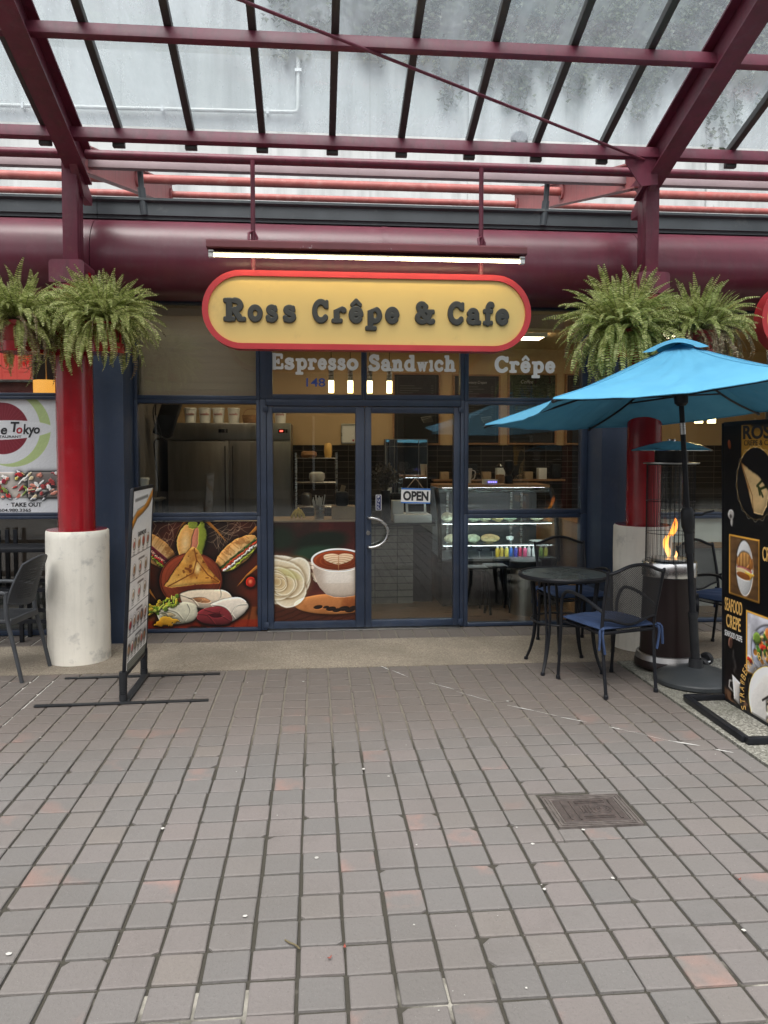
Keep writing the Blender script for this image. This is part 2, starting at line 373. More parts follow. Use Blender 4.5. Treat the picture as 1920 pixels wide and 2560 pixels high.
def glyph_mesh(ch, extr, bev, fat=0):
    k = (ch, extr, bev, fat)
    if k in _gm: return _gm[k]
    xs = np.arange(-.2, 1.2, .022); ys = np.arange(-.5, 1.25, .022); X, Y = np.meshgrid(xs, ys)
    F = np.full(X.shape, 9.)
    for pts, w in GLY[ch]:
        for (x0, y0), (x1, y1) in zip(pts[:-1], pts[1:]):
            dx, dy = x1 - x0, y1 - y0; L = dx * dx + dy * dy + 1e-12
            if len(pts) == 2 and L > .004 and (abs(dx) < .01 or abs(dy) < .01):      # straight stems and serifs: flat ends with softened corners
                a = abs(X - (x0 + x1) / 2) - abs(dx) / 2 - (w * .30 if abs(dx) > abs(dy) else w / 2); b = abs(Y - (y0 + y1) / 2) - abs(dy) / 2 - (w * .30 if abs(dy) > abs(dx) else w / 2); q = .035
                F = np.minimum(F, np.hypot(np.maximum(a + q, 0), np.maximum(b + q, 0)) + np.minimum(np.maximum(a + q, b + q), 0) - q - fat); continue
            t = np.clip(((X - x0) * dx + (Y - y0) * dy) / L, 0, 1)
            F = np.minimum(F, np.hypot(X - x0 - t * dx, Y - y0 - t * dy) - w / 2 - fat)
    cu = bpy.data.curves.new('g', 'CURVE'); cu.dimensions = '2D'; cu.fill_mode = 'BOTH'; cu.extrude = extr; cu.bevel_depth = bev; cu.bevel_resolution = 1
    for L in contours(F, xs, ys):
        s = cu.splines.new('POLY'); s.points.add(len(L) - 1); s.use_cyclic_u = True
        for p, (x, y) in zip(s.points, L): p.co = (x, y, 0, 1)
    me = curve_mesh(cu)
    v = np.array([q.co[:] for q in me.vertices]); _gm[k] = (v, [tuple(p.vertices) for p in me.polygons]); bpy.data.meshes.remove(me)
    return _gm[k]
def glyph(mb, ch, x0, x1, z0, cap, y, extr=.1, bev=.02, fat=0):
    """slab letter between x0 and x1 on the baseline z0, facing -Y at depth y"""
    v, f = glyph_mesh(ch, extr, bev, fat); lo = v.min(0); hi = v.max(0)
    sx = (x1 - x0) / (hi[0] - lo[0])
    return mb.add([(x0 + (a - lo[0]) * sx, y - c * cap, z0 + b * cap) for a, b, c in v], f)

# ------------------------------------------------------------------ painted prints (pictures printed on boards and films)
class Cv:
    """a small picture painter: colour plus a relief that is lit when the print is finished, as a photograph of real things would be"""
    def __init__(s, w, h, bg, ax=None):
        s.w, s.h = w, h; s.a = np.empty((h, w, 3)); s.a[:] = np.array(bg) / 255.; s.hm = np.zeros((h, w)); s.lv = 0.
        ax = ax or w / h; s.X, s.Y = np.meshgrid((np.arange(w) + .5) / w * ax, (np.arange(h) + .5) / h); s.px = 1. / h
    def put(s, k, col):
        c = np.array(col) / 255. if not isinstance(col, np.ndarray) else col
        k = np.clip(k, 0, 1)[..., None]; s.a = s.a * (1 - k) + c * k
    def blur(s, z, r):
        fy = np.fft.fftfreq(s.h)[:, None]; fx = np.fft.rfftfreq(s.w)[None]; g = np.exp(-2 * (math.pi * r / s.px) ** 2 * (fx * fx + fy * fy))
        return np.fft.irfft2(np.fft.rfft2(z) * g, s=z.shape)
    def rise(s, k, dome):
        k = np.clip(k, 0, 1); s.lv += .002; s.hm = s.hm * (1 - k) + (s.lv + dome) * k
    def ed(s, cx, cy, rx, ry, rot=0):
        c, n = math.cos(rad(rot)), math.sin(rad(rot)); x = s.X - cx; y = s.Y - cy
        return np.hypot((x * c + y * n) / rx, (-x * n + y * c) / ry)
    def ell(s, cx, cy, rx, ry, col, rot=0, soft=None, al=1, nz=None, up=.38):
        d = s.ed(cx, cy, rx, ry, rot)
        if nz is not None: d = d + nz
        sf = soft if soft else 1.5 * s.px / min(rx, ry); k = al * (1 - d) / sf + (.5 if not soft else 0)
        s.put(k, col)
        if not soft and al == 1 and up: s.rise(k, np.sqrt(np.clip(1 - d * d, 0, 1)) * min(rx, ry) * up)
    def poly(s, P, col, al=1, nz=None, up=.014):
        x = s.X if nz is None else s.X + nz; y = s.Y if nz is None else s.Y + nz
        ins = np.zeros(s.X.shape, bool); n = len(P)
        for i in range(n):
            x0, y0 = P[i]; x1, y1 = P[(i + 1) % n]
            if y0 != y1: ins ^= ((y0 > y) != (y1 > y)) & (x < (x1 - x0) * (y - y0) / (y1 - y0) + x0)
        s.put(ins * al, col)
        if al > .85 and up: s.rise(ins * 1., s.blur(ins * 1., up) * up * 1.6)
        return ins
    def finish(s, k=.40, ao=6., tex=.0005, soft=.0011):
        r = np.random.default_rng(1); t = s.noise(70, 77, 3) * tex * 2 + s.noise(24, 78, 3) * tex * 3; h = s.blur(s.hm, .0022) + t
        gy, gx = np.gradient(h, s.px); sh = np.clip(1 + k * np.tanh(1.1 * (gx * .62 + gy * .78)), .4, 1.45)
        occ = np.clip((s.blur(s.hm, .02) - s.hm) * ao, 0, .55) + np.clip((s.blur(s.hm, .006) - s.hm) * ao, 0, .3)
        s.a = s.a * (sh * (1 - occ))[..., None]
        for q in range(3): s.a[..., q] = s.blur(s.a[..., q], soft)
        s.a = np.clip(s.a + (r.random(s.X.shape) - .5)[..., None] * .025, 0, 1); return s
    def line(s, P, w, col, al=1, soft=1.2):
        d = np.full(s.X.shape, 9.)
        for (x0, y0), (x1, y1) in zip(P[:-1], P[1:]):
            dx, dy = x1 - x0, y1 - y0; t = np.clip(((s.X - x0) * dx + (s.Y - y0) * dy) / (dx * dx + dy * dy + 1e-9), 0, 1)
            d = np.minimum(d, np.hypot(s.X - x0 - t * dx, s.Y - y0 - t * dy))
        s.put(al * ((w / 2 - d) / (soft * s.px) + .5), col)
    def noise(s, sc_, seed=0, oct_=4, sx=1, sy=1):
        r = np.random.default_rng(seed); o = np.zeros(s.X.shape); amp = 1.; tot = 0
        for k in range(oct_):
            n = sc_ * 2 ** k; gx = s.X * n * sx; gy = s.Y * n * sy
            T = r.random((int(gy.max()) + 3, int(gx.max()) + 3)); i = gy.astype(int); j = gx.astype(int); u = gx - j; v = gy - i
            u = u * u * (3 - 2 * u); v = v * v * (3 - 2 * v)
            o += amp * ((T[i, j] * (1 - u) + T[i, j + 1] * u) * (1 - v) + (T[i + 1, j] * (1 - u) + T[i + 1, j + 1] * u) * v); tot += amp; amp *= .55
        return o / tot
    def mul(s, k): s.a = s.a * k[..., None]
    def image(s, name):
        im = bpy.data.images.new(name, s.w, s.h); b = np.ones((s.h, s.w, 4), np.float32); b[..., :3] = np.clip(s.a[::-1], 0, 1)
        im.pixels.foreach_set(b.ravel()); im.update(); im.pack(); return im
def printmat(name, cv, rough=.4, dim=.95, coat=0):
    m, nt = newmat(name); t = NT(nt); im = t.n('TexImage'); im.image = cv.finish().image(name); im.extension = 'EXTEND'
    c = t.mix(1.0, im.outputs[0], (dim, dim, dim), 'MULTIPLY')
    t.out(t.bsdf(c, rough, spec=.4).outputs[0]); return m
# ================================================================== SETTING
rng = random.Random(7)
def ground_mats():
    m, nt = newmat('paver_clay'); t = NT(nt); g = t.n('NewGeometry'); r = g.outputs['Random Per Island']
    base = t.ramp(r, [(0, (.136, .130, .125)), (.3, (.155, .145, .138)), (.45, (.173, .152, .145)), (.6, (.144, .138, .132)), (.8, (.178, .155, .147)), (.9, (.160, .148, .141)), (1, (.178, .157, .141))])
    v = t.coord('Object'); n1 = t.noise(v, 5.2, 3); n2 = t.noise(v, 60, 5, .7); n3 = t.noise(v, 1.1, 3)
    c = t.mix(t.math('MULTIPLY', n2, .5), base, (.10, .095, .09))
    r2 = t.math('FRACT', t.math('MULTIPLY', r, 37.7))
    blot = t.math('MULTIPLY', t.math('GREATER_THAN', r2, .90), t.ramp(n1, [(.50, (0, 0, 0)), (.72, (1, 1, 1))]))
    c = t.mix(t.math('MULTIPLY', blot, .36), c, (.42, .19, .14))
    c = t.mix(t.ramp(n3, [(.42, (0, 0, 0)), (.7, (.5, .5, .5))]), c, (.115, .105, .095))
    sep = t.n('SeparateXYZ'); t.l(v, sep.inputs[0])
    far_shade = t.math('MULTIPLY', t.ramp(t.math('ADD', sep.outputs[1], 1.9), [(0, (0, 0, 0)), (.9, (1, 1, 1))]), .72)
    c = t.mix(far_shade, c, (.105, .086, .074))  # canopy shade painted in: pavers turn darker and browner towards the shopfront
    ds = t.ramp(t.noise(v, 120, 3, .75), [(.60, (0, 0, 0)), (.68, (1, 1, 1))]); c = t.mix(t.math('MULTIPLY', ds, .45), c, (.075, .068, .062))
    st = t.ramp(t.noise(v, 2.6, 7, .7), [(.56, (0, 0, 0)), (.70, (1, 1, 1))]); c = t.mix(t.math('MULTIPLY', st, .35), c, (.10, .092, .085))
    sp = t.ramp(t.noise(v, 190, 2, .8), [(.70, (0, 0, 0)), (.74, (1, 1, 1))])
    c = t.mix(t.math('MULTIPLY', sp, .6), c, (.42, .40, .38))
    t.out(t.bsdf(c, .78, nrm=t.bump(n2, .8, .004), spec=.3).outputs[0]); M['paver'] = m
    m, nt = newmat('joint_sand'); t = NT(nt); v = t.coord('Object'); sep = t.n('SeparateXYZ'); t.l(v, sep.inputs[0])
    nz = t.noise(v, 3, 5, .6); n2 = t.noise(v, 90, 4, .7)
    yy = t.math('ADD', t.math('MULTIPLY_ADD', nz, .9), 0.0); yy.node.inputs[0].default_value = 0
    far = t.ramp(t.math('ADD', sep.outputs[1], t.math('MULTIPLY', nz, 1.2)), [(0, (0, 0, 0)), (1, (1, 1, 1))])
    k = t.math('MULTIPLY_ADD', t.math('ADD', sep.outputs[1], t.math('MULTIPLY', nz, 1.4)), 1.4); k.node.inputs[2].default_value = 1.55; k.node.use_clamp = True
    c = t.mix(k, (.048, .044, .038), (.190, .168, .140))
    lf = t.math('MULTIPLY', t.math('LESS_THAN', sep.outputs[0], -1.77), t.math('GREATER_THAN', sep.outputs[1], -1.25))
    c = t.mix(t.math('MULTIPLY', lf, .9), c, (.60, .58, .54))
    near = t.math('LESS_THAN', t.math('ABSOLUTE', t.math('ADD', sep.outputs[1], 3.62)), .14)
    c = t.mix(t.math('MULTIPLY', near, t.ramp(t.noise(v, 1.7, 5, .6), [(.52, (0, 0, 0)), (.60, (.8, .8, .8))])), c, (.42, .40, .35))
    c = t.mix(t.math('MULTIPLY', n2, .45), c, (.05, .048, .03))
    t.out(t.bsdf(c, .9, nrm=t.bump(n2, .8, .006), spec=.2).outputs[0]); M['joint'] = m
    def agg(name, a, b, c_, scale, dark):
        m, nt = newmat(name); t = NT(nt); v = t.coord('Object'); vo = t.n('TexVoronoi'); vo.inputs['Scale'].default_value = scale; t.l(v, vo.inputs['Vector'])
        col = t.ramp(vo.outputs['Color'], [(0, a), (.5, b), (1, c_)]); nz = t.noise(v, 1.6, 5, .6)
        col = t.mix(t.ramp(nz, [(.38, (0, 0, 0)), (.72, (.75, .75, .75))]), col, dark)
        t.out(t.bsdf(col, .85, nrm=t.bump(vo.outputs['Distance'], .5, .004), spec=.25).outputs[0]); M[name] = m
    agg('concrete_band', (.13, .105, .08), (.23, .195, .15), (.33, .285, .23), 130, (.12, .10, .078))
    agg('aggregate', (.07, .068, .058), (.185, .18, .155), (.40, .39, .35), 95, (.11, .11, .085))
    M['asphalt'] = pmat('asphalt', (.10, .097, .092), .9, var=.2, scale=2)
ground_mats()
MB().box(-60, 60, -60, 60, -.3, -.02).build('ground', M['asphalt'], kind='structure', sharp=0)
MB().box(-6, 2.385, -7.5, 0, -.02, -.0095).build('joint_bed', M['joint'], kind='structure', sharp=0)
PITCH = .15; HOLE = (1.106, 1.482, -2.588, -2.288)
pv = MB()
def paver(x0, x1, y0, y1, z):
    a = .0045; tx = rng.uniform(-.006, .006); ty = rng.uniform(-.007, .007); cx = (x0 + x1) / 2; cy = (y0 + y1) / 2
    if rng.random() < .05: tx *= 2; ty *= 2; z += .0015
    Z = lambda x, y, h: h + z + (x - cx) * tx + (y - cy) * ty
    jt = lambda: rng.uniform(-.0016, .0016)
    C_ = [(x0 + jt(), y0 + jt()), (x1 + jt(), y0 + jt()), (x1 + jt(), y1 + jt()), (x0 + jt(), y1 + jt())]; P = []
    for i, (x, y) in enumerate(C_):
        (ax, ay), (bx, by) = C_[i - 1], C_[(i + 1) % 4]
        q = rng.uniform(.012, .03) if rng.random() < .045 else .0032                  # rounded or chipped corner
        L1 = math.hypot(ax - x, ay - y); L2 = math.hypot(bx - x, by - y); u = q * rng.uniform(.7, 1.3) / L1; w = q * rng.uniform(.7, 1.3) / L2
        P += [(x + (ax - x) * min(u, .4), y + (ay - y) * min(u, .4)), (x + (bx - x) * min(w, .4), y + (by - y) * min(w, .4))]
    n = len(P); ins = lambda d: [(x + math.copysign(min(d, abs(cx - x)), cx - x), y + math.copysign(min(d, abs(cy - y)), cy - y)) for x, y in P]
    ring = lambda d, h: [(x, y, Z(x, y, h)) for x, y in ins(d)]
    v = ring(0, -.012) + ring(.0006, -.003) + ring(a, 0); f = [tuple(range(2 * n, 3 * n))]
    for i in range(n):
        j = (i + 1) % n; f += [(i, j, n + j, n + i), (n + i, n + j, 2 * n + j, 2 * n + i)]
    pv.add(v, f)
for i in range(-38, 16):
    for k in range(0, 48):
        if i * PITCH < -5.7: continue
        j = .0055
        dx = rng.uniform(-.0025, .0025); dy = rng.uniform(-.0025, .0025)
        x0, x1 = i * PITCH + j + dx, (i + 1) * PITCH - j + dx; y0, y1 = -(k + 1) * PITCH + j + dy, -k * PITCH - j + dy
        if i == 15: x1 = 2.372
        z = rng.uniform(-.0012, .0012)
        hx0, hx1, hy0, hy1 = HOLE[0] - .012, HOLE[1] + .012, HOLE[2] - .012, HOLE[3] + .012
        if x1 <= hx0 or x0 >= hx1 or y1 <= hy0 or y0 >= hy1: paver(x0, x1, y0, y1, z); continue
        for a, b, c, d in ((x0, min(x1, hx0), y0, y1), (max(x0, hx1), x1, y0, y1), (max(x0, hx0), min(x1, hx1), y0, min(y1, hy0)), (max(x0, hx0), min(x1, hx1), max(y0, hy1), y1)):
            if b - a > .02 and d - c > .02: paver(a, b, c, d, z)
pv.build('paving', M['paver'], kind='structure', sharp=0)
MB().box(-9, 9, .0, .875, -.02, .001).build('concrete_band', M['concrete_band'], kind='structure', sharp=0)
MB().box(2.395, 9, -9, -.004, -.02, .0).build('aggregate_strip', M['aggregate'], kind='structure', sharp=0)
MB().box(-9, 9, .875, 1.30, -.02, -.004).build('course_bed', M['joint'], kind='structure', sharp=0)
pv = MB()
for i in range(-46, 54): paver(i * .155 + .006, i * .155 + .149, .884, 1.246, .002)
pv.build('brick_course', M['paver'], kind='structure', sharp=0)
# chewing gum and paint scuffs
gm = MB(); r2 = random.Random(3)
gum = [(-.93, -3.26), (-.19, -3.12), (.95, -2.72), (1.2, -2.62), (.42, -2.0), (.3, -1.9), (-.75, -.55), (1.5, -3.35), (.06, -2.75), (1.18, -3.0), (-1.5, -1.3), (-1.7, -1.62), (-2.25, -2.7), (.52, -3.75), (-.6, -2.45), (.9, -3.05), (-.03, -.35), (1.3, -.9)]
gum += [(r2.uniform(-2.6, 2.3), r2.uniform(-3.8, -.1)) for _ in range(60)]
for n_, (x, y) in enumerate(gum):
    q = r2.uniform(.006, .013) if n_ < 18 else r2.uniform(.0015, .0045)
    gm.add([(x + q * r2.uniform(.6, 1.2) * math.cos(a * .7), y + q * r2.uniform(.6, 1.2) * math.sin(a * .7), .0045) for a in range(9)], [tuple(range(9))])
M['gum'] = pmat('old_gum', (.40, .39, .365), .7, var=.2)
gm.build('gum_spot', M['gum'], kind='stuff', sharp=0)
sm = MB()
for (x, y), (u, w), q in (((.62, -.12), (.72, -.30), .008), ((.85, -.45), (1.0, -.62), .006), ((1.28, -.98), (1.42, -1.10), .012), ((1.55, -1.23), (1.68, -1.33), .010), ((1.78, -1.42), (1.84, -1.47), .014), ((2.03, -1.66), (2.17, -1.75), .016), ((2.22, -1.80), (2.3, -1.86), .012), ((1.0, -.66), (1.22, -.93), .004), ((1.42, -1.1), (1.56, -1.23), .004), ((.55, .0), (.6, -.1), .01), ((1.84, -1.47), (2.03, -1.66), .004)):
    d = Vector((u - x, w - y)).normalized(); nx, ny = -d.y * q / 2, d.x * q / 2; k = 7; P = []; Q = []
    for i in range(k + 1):
        a = i / k; s_ = r2.uniform(.3, 1.2) * math.sin(math.pi * (.08 + .84 * a)); P.append((x + (u - x) * a + nx * s_, y + (w - y) * a + ny * s_, .0042)); Q.append((x + (u - x) * a - nx * s_, y + (w - y) * a - ny * s_, .0042))
    sm.add(P + Q[::-1], [(i, i + 1, 2 * k - i, 2 * k + 1 - i) for i in range(k)])
sm.build('paint_scuff', pmat('scuffed_white_paint', (.55, .54, .52), .7), kind='stuff', sharp=0)

# utility cover
uc = thing('utility_cover', (1.294, -2.438, 0), 'square cast iron utility cover with raised bars set among the paving bricks', 'manhole cover')
M['iron'] = pmat('cast_iron', (.075, .062, .058), .5, .3, var=.3, scale=25, bump=.25, bscale=120, col2=(.12, .09, .08), lo=.5, hi=.7)
cv = MB()
x0, x1, y0, y1 = HOLE; cv.box(x0, x1, y0, y1, -.012, -.002)
for d in (.0, .016, .032):
    for a in ((x0 + d, x1 - d, y0 + d, y0 + d + .006), (x0 + d, x1 - d, y1 - d - .006, y1 - d), (x0 + d, x0 + d + .006, y0 + d + .007, y1 - d - .007), (x1 - d - .006, x1 - d, y0 + d + .007, y1 - d - .007)): cv.box(*a, -.002, .0035)
cv.build('frame', pmat('worn_iron_rim', (.16, .14, .13), .45, .4, var=.3, scale=30), uc)
cv = MB(); cv.box(x0 + .044, x1 - .044, y0 + .044, y1 - .044, -.003, .001)
for a in ((.075, .085, .06, .24), (.115, .125, .06, .24), (.30, .312, .06, .24), (.14, .28, .23, .238), (.14, .28, .215, .222), (.14, .28, .07, .078), (.14, .28, .085, .092), (.15, .156, .12, .19), (.165, .171, .12, .19), (.18, .186, .12, .19), (.195, .201, .12, .19)): cv.box(x0 + a[0], x0 + a[1], y0 + a[2], y0 + a[3], .001, .005)
for rr in (.035, .022, .01): cv.lathe([(rr - .004, .001), (rr - .003, .005), (rr + .003, .005), (rr + .004, .001)], (x0 + .25, y0 + .152, 0), 20, cap=False)
cv.build('lid', M['iron'], uc)

# retaining wall far behind
def wallmat():
    m, nt = newmat('stained_concrete'); t = NT(nt); v = t.coord('Object')
    n1 = t.noise(v, .35, 6, .6); vs = t.coord('Object', (1.6, 1, .12)); n2 = t.noise(vs, 1.5, 6, .65); n3 = t.noise(v, 9, 5, .7)
    c = t.ramp(n1, [(.3, (.40, .415, .41)), (.7, (.58, .595, .59))])
    c = t.mix(t.ramp(n2, [(.46, (0, 0, 0)), (.74, (.8, .8, .8))]), c, (.25, .26, .26))
    c = t.mix(t.ramp(n3, [(.66, (0, 0, 0)), (.75, (.5, .5, .5))]), c, (.16, .165, .15))
    sep = t.n('SeparateXYZ'); t.l(v, sep.inputs[0])
    fx = t.math('LESS_THAN', t.math('ABSOLUTE', t.math('SUBTRACT', t.math('FRACT', t.math('MULTIPLY_ADD', sep.outputs[0], .245)), .5)), .004)
    fz = t.math('LESS_THAN', t.math('ABSOLUTE', t.math('SUBTRACT', sep.outputs[2], 8.27)), .02)
    c = t.mix(t.math('MULTIPLY', t.math('MAXIMUM', fx, fz), .18), c, (.2, .2, .2))
    gr = t.math('LESS_THAN', t.math('ABSOLUTE', t.math('SUBTRACT', sep.outputs[2], 8.25)), .07)
    c = t.mix(t.math('MULTIPLY', gr, t.math('MULTIPLY', n3, .7)), c, (.18, .19, .17))
    t.out(t.bsdf(c, .85, nrm=t.bump(n3, .3, .01), spec=.2).outputs[0]); return m
M['concrete'] = wallmat()
rw = thing('retaining_wall', (1, 7.5, 0), 'tall pale stained concrete retaining wall rising behind the shops', 'wall')
w_ = MB(); w_.box(-16, 18, 7.5, 8.1, 0, 12.5); w_.build('wall_face', M['concrete'], rw, sharp=0)
w_ = MB()
for x in (-6.15, 2.78, 7.0): w_.box(x - .11, x + .11, 7.44, 7.497, 0, 12.5)
w_.build('pilaster_strip', M['concrete'], rw, sharp=0)
dp = thing('drain_pipe', (-.18, 7.42, 7.2), 'thin white pipe bent at a right angle, clipped to the concrete wall', 'pipe')
p_ = MB(); p_.tube([(-7.5, 7.42, 7.15), (-.28, 7.42, 7.255), (-.22, 7.42, 7.275), (-.20, 7.42, 7.335), (-.19, 7.42, 8.8)], .032, 10)
p_.build('pipe', pmat('weathered_pipe', (.56, .57, .55), .5, var=.15), dp)
for x, z in ((-2.4, 7.224), (-4.6, 7.192), (-.7, 7.249)):
    MB().box(x - .02, x + .02, 7.37, 7.498, z - .05, z + .05).build('clip', M['steel'], dp)
MB().box(-.25, -.14, 7.37, 7.498, 7.9, 7.95).build('clip', M['steel'], dp)
vt = thing('vent_cap', (3.56, 7.45, 6.97), 'round dark vent cap low on the concrete wall', 'vent')
b_ = MB(); b_.M = Matrix.Translation((3.56, 7.497, 6.97)) @ Matrix.Rotation(rad(90), 4, 'X'); b_.lathe([(.0, .10), (.1, .10), (.13, .06), (.13, .03), (.15, .02), (.15, 0)], n=28); b_.build('cap', pmat('vent_grey', (.14, .15, .16), .5), vt)

# ivy hanging down the wall: each plant is a thing
def ivy(x, z0, width, drop, n, seed, label):
    r = random.Random(seed); o = thing('hanging_ivy', (x, 7.45, z0), label, 'ivy', 'ivy plants hanging down the concrete wall')
    lf = MB(); st = MB()
    def leaf(px, pz, d):
        s = r.uniform(.05, .10); a = r.uniform(-.9, .9); t = r.uniform(-.7, .7); y = 7.49 - d
        u = Vector((math.cos(a), -math.sin(t) * .6, math.sin(a) * .6)).normalized(); w = Vector((-math.sin(a) * .5, -.45 + r.uniform(-.3, .3), -math.cos(a))).normalized(); c = Vector((px, y, pz))
        lf.add([c, c + u * s * .6 + w * s * .35, c + u * s * .25 + w * s * .6, c + w * s * 1.15, c - u * s * .25 + w * s * .6, c - u * s * .6 + w * s * .35], [(0, 1, 2, 3), (0, 3, 4, 5)])
    strands = max(4, int(width * 9))
    for k in range(strands):
        px = x + r.uniform(-.5, .5) * width; L = drop * r.uniform(.35, 1) * (1 - .75 * (abs(px - x) / width * 2) ** 1.5); pz = z0; pts = []
        m = int(L / .035)
        for i in range(m):
            pts.append((px, 7.47 + r.uniform(-.02, .01), pz)); px += r.uniform(-.03, .03); pz -= .035
            dens = 3 if pz > z0 - L * .55 else 1.4
            for _ in range(int(dens + r.random())): leaf(px + r.gauss(0, .05 if dens < 2 else .085), pz + r.uniform(-.05, .05), r.uniform(.02, .05) + r.random() ** 2 * .16)
        if len(pts) > 3: st.tube(pts[::3], .006, 4)
    for _ in range(n):
        u = r.uniform(-.62, .62) * width; leaf(x + u, z0 + r.uniform(-.1, 1.75) + .25 * math.sin(u * 7 + seed), r.uniform(.01, .22))
    lf.build('leaf_cover', M['ivy'], o, sharp=0); st.build('vine', M['stem'], o)
for a in ((.25, 8.75, 1.5, .45, 900, 1, 'thin ivy edge above the end of the white wall pipe'),
          (1.45, 8.45, 1.3, .75, 2000, 2, 'ivy clump with short tails left of the long central tail'),
          (2.35, 8.35, 1.1, 1.15, 1900, 3, 'ivy plant with a long narrow tail reaching down beside the tie rod'),
          (3.3, 8.4, 1.1, 1.55, 2000, 4, 'dense ivy column hanging above the round vent cap'),
          (4.4, 8.35, 1.2, 1.0, 2000, 5, 'ivy patch hanging right of the turnbuckle with open tails'),
          (5.55, 8.35, 1.2, 1.4, 2000, 6, 'sparse brownish ivy seen through the bay beside the right rafter'),
          (6.95, 8.35, 1.3, 1.9, 2300, 7, 'thick drooping ivy clump just right of the red rafter'),
          (8.3, 8.3, 1.3, 1.6, 2000, 8, 'ivy plant at the far right edge of the concrete wall'),
          (-.35, 8.3, .7, .55, 60, 9, 'loose ivy sprig curling around the top of the white wall pipe')): ivy(a[0] * 1.02, a[1] + .08, a[2], a[3], int(a[4] * 1.35), *a[5:])

# ================================================================== CAFE BUILDING
FP = [(1.25, 3.58), (1.10, 3.58), (.98, 3.565), (.88, 3.52), (.80, 3.435), (.752, 3.335), (.735, 3.23), (.75, 3.128), (.80, 3.042), (.88, 2.982), (.98, 2.957), (1.10, 2.952), (1.25, 2.952)]
FPs = [(p[1], p[2]) for p in catmull([(0, a, b) for a, b in FP], 4)]
def fascia(x0, x1, par):
    m = MB(); n = len(FPs)
    m.add([(x, a, b) for x in (x0, x1) for a, b in FPs], [(i, i + 1, n + i + 1, n + i) for i in range(n - 1)] + [tuple(range(n)), tuple(range(2 * n - 1, n - 1, -1))])
    return m.build('fascia', M['red_fascia'], par, sharp=40)
def band(x, par):       # flat joint cover on the drum
    m = MB(); n = len(FPs); c = [(a - .006 if b < 3.5 else a, b + .004) for a, b in FPs]
    m.add([(xx, a, b) for xx in (x - .025, x + .025) for a, b in c], [(i, i + 1, n + i + 1, n + i) for i in range(n - 1)])
    return m.build('joint_cover', M['red_fascia'], par, sharp=40)
def gutter(x0, x1, par):
    m = MB(); pf = [(1.02, 3.59), (1.02, 3.615), (1.0, 3.62), (1.0, 3.72), (.97, 3.735), (.97, 3.755), (1.3, 3.77), (1.3, 3.59)]
    n = len(pf); m.add([(x, a, b) for x in (x0, x1) for a, b in pf], [(i, (i + 1) % n, n + (i + 1) % n, n + i) for i in range(n)] + [tuple(range(n)), tuple(range(2 * n - 1, n - 1, -1))])
    return m.build('gutter', M['flash'], par, sharp=20)
def ring(m, x0, x1, z0, z1, l, r, b, t, y0=1.255, y1=1.345, bev=.004):
    m.box(x0, x0 + l, y0, y1, z0, z1, bev); m.box(x1 - r, x1, y0, y1, z0, z1, bev)
    if b: m.box(x0 + l, x1 - r, y0 + .002, y1 - .002, z0, z0 + b, bev)
    if t: m.box(x0 + l, x1 - r, y0 + .002, y1 - .002, z1 - t, z1, bev)
    return m
def pane(x0, x1, z0, z1, par, y=1.30, m='glass'):
    return MB().box(x0 + .001, x1 - .001, y - .003, y + .003, z0 + .001, z1 - .001).build('pane', M[m], par, sharp=0)
cafe = thing('cafe_building', (.5, 1.3, 0), 'single storey cafe shopfront with navy frames under a rounded burgundy fascia', 'shop')
fascia(-1.747, 2.853, cafe); band(.66, cafe); gutter(-1.75, 2.855, cafe)
MB().box(-1.75, 2.855, 1.26, 5.6, 3.45, 3.74).build('roof', M['flash'], cafe, sharp=0)
MB().box(-1.876, -1.541, .90, 1.40, 0, 2.944, .004).build('pilaster', M['navy_wall'], cafe)
MB().box(2.592, 2.968, .90, 1.40, 0, 2.944, .004).build('pilaster', M['navy_wall'], cafe)
MB().box(-1.54, 2.59, 1.262, 1.36, 2.962, 3.45).build('header', M['black'], cafe)
MB().box(-.376, 1.388, 1.20, 1.36, -.01, .012, .003).build('threshold', M['steel_dark'], cafe)
# window: a frame ring with its pane (and what is stuck on it)
def window(x0, x1, z0, z1, l, r, b, t, par=None, fm='navy'):
    w = ring(MB(), x0, x1, z0, z1, l, r, b, t).build('window', M[fm], par or cafe)
    pane(x0 + l, x1 - r, z0 + b, z1 - t, w); return w
W_tl = window(-1.54, -.432, 2.092, 2.962, .035, .034, .036, .03)
W_ml = window(-1.54, -.432, 1.048, 2.090, .035, .034, .034, .034)
W_ll = window(-1.54, -.432, .004, 1.046, .035, .034, .028, .034)
W_t1 = window(-.430, .503, 2.100, 2.962, .11, .024, .044, .03)
W_t2 = window(.505, 1.424, 2.100, 2.962, .024, .038, .044, .03)
W_tr = window(1.426, 2.590, 2.092, 2.962, .038, .059, .032, .03)
W_mr = window(1.426, 2.590, 1.053, 2.090, .038, .059, .039, .03)
W_lr = window(1.426, 2.590, .004, 1.051, .038, .059, .03, .039)
df = MB(); df.box(-.430, -.378, 1.25, 1.35, .012, 2.098, .003); df.box(1.390, 1.424, 1.25, 1.35, .012, 2.098, .003); df.box(-.377, 1.389, 1.252, 1.348, 2.040, 2.098, .003)
df.build('door_frame', M['navy'], cafe)
def door(x0, x1, l, r):
    d = ring(MB(), x0, x1, .016, 2.036, l, r, .062, .058, 1.262, 1.338).build('door', M['navy'], cafe)
    pane(x0 + l, x1 - r, .078, 1.978, d); return d
D_l = door(-.376, .508, .056, .083); D_r = door(.512, 1.388, .057, .058)
for x, z, d in ((-.385, 1.985, D_l), (-.385, .03, D_l), (1.394, 1.985, D_r), (1.394, .03, D_r)):
    MB().box(x - .022, x + .022, 1.242, 1.261, z, z + .05, .004).build('hinge', M['navy'], d)
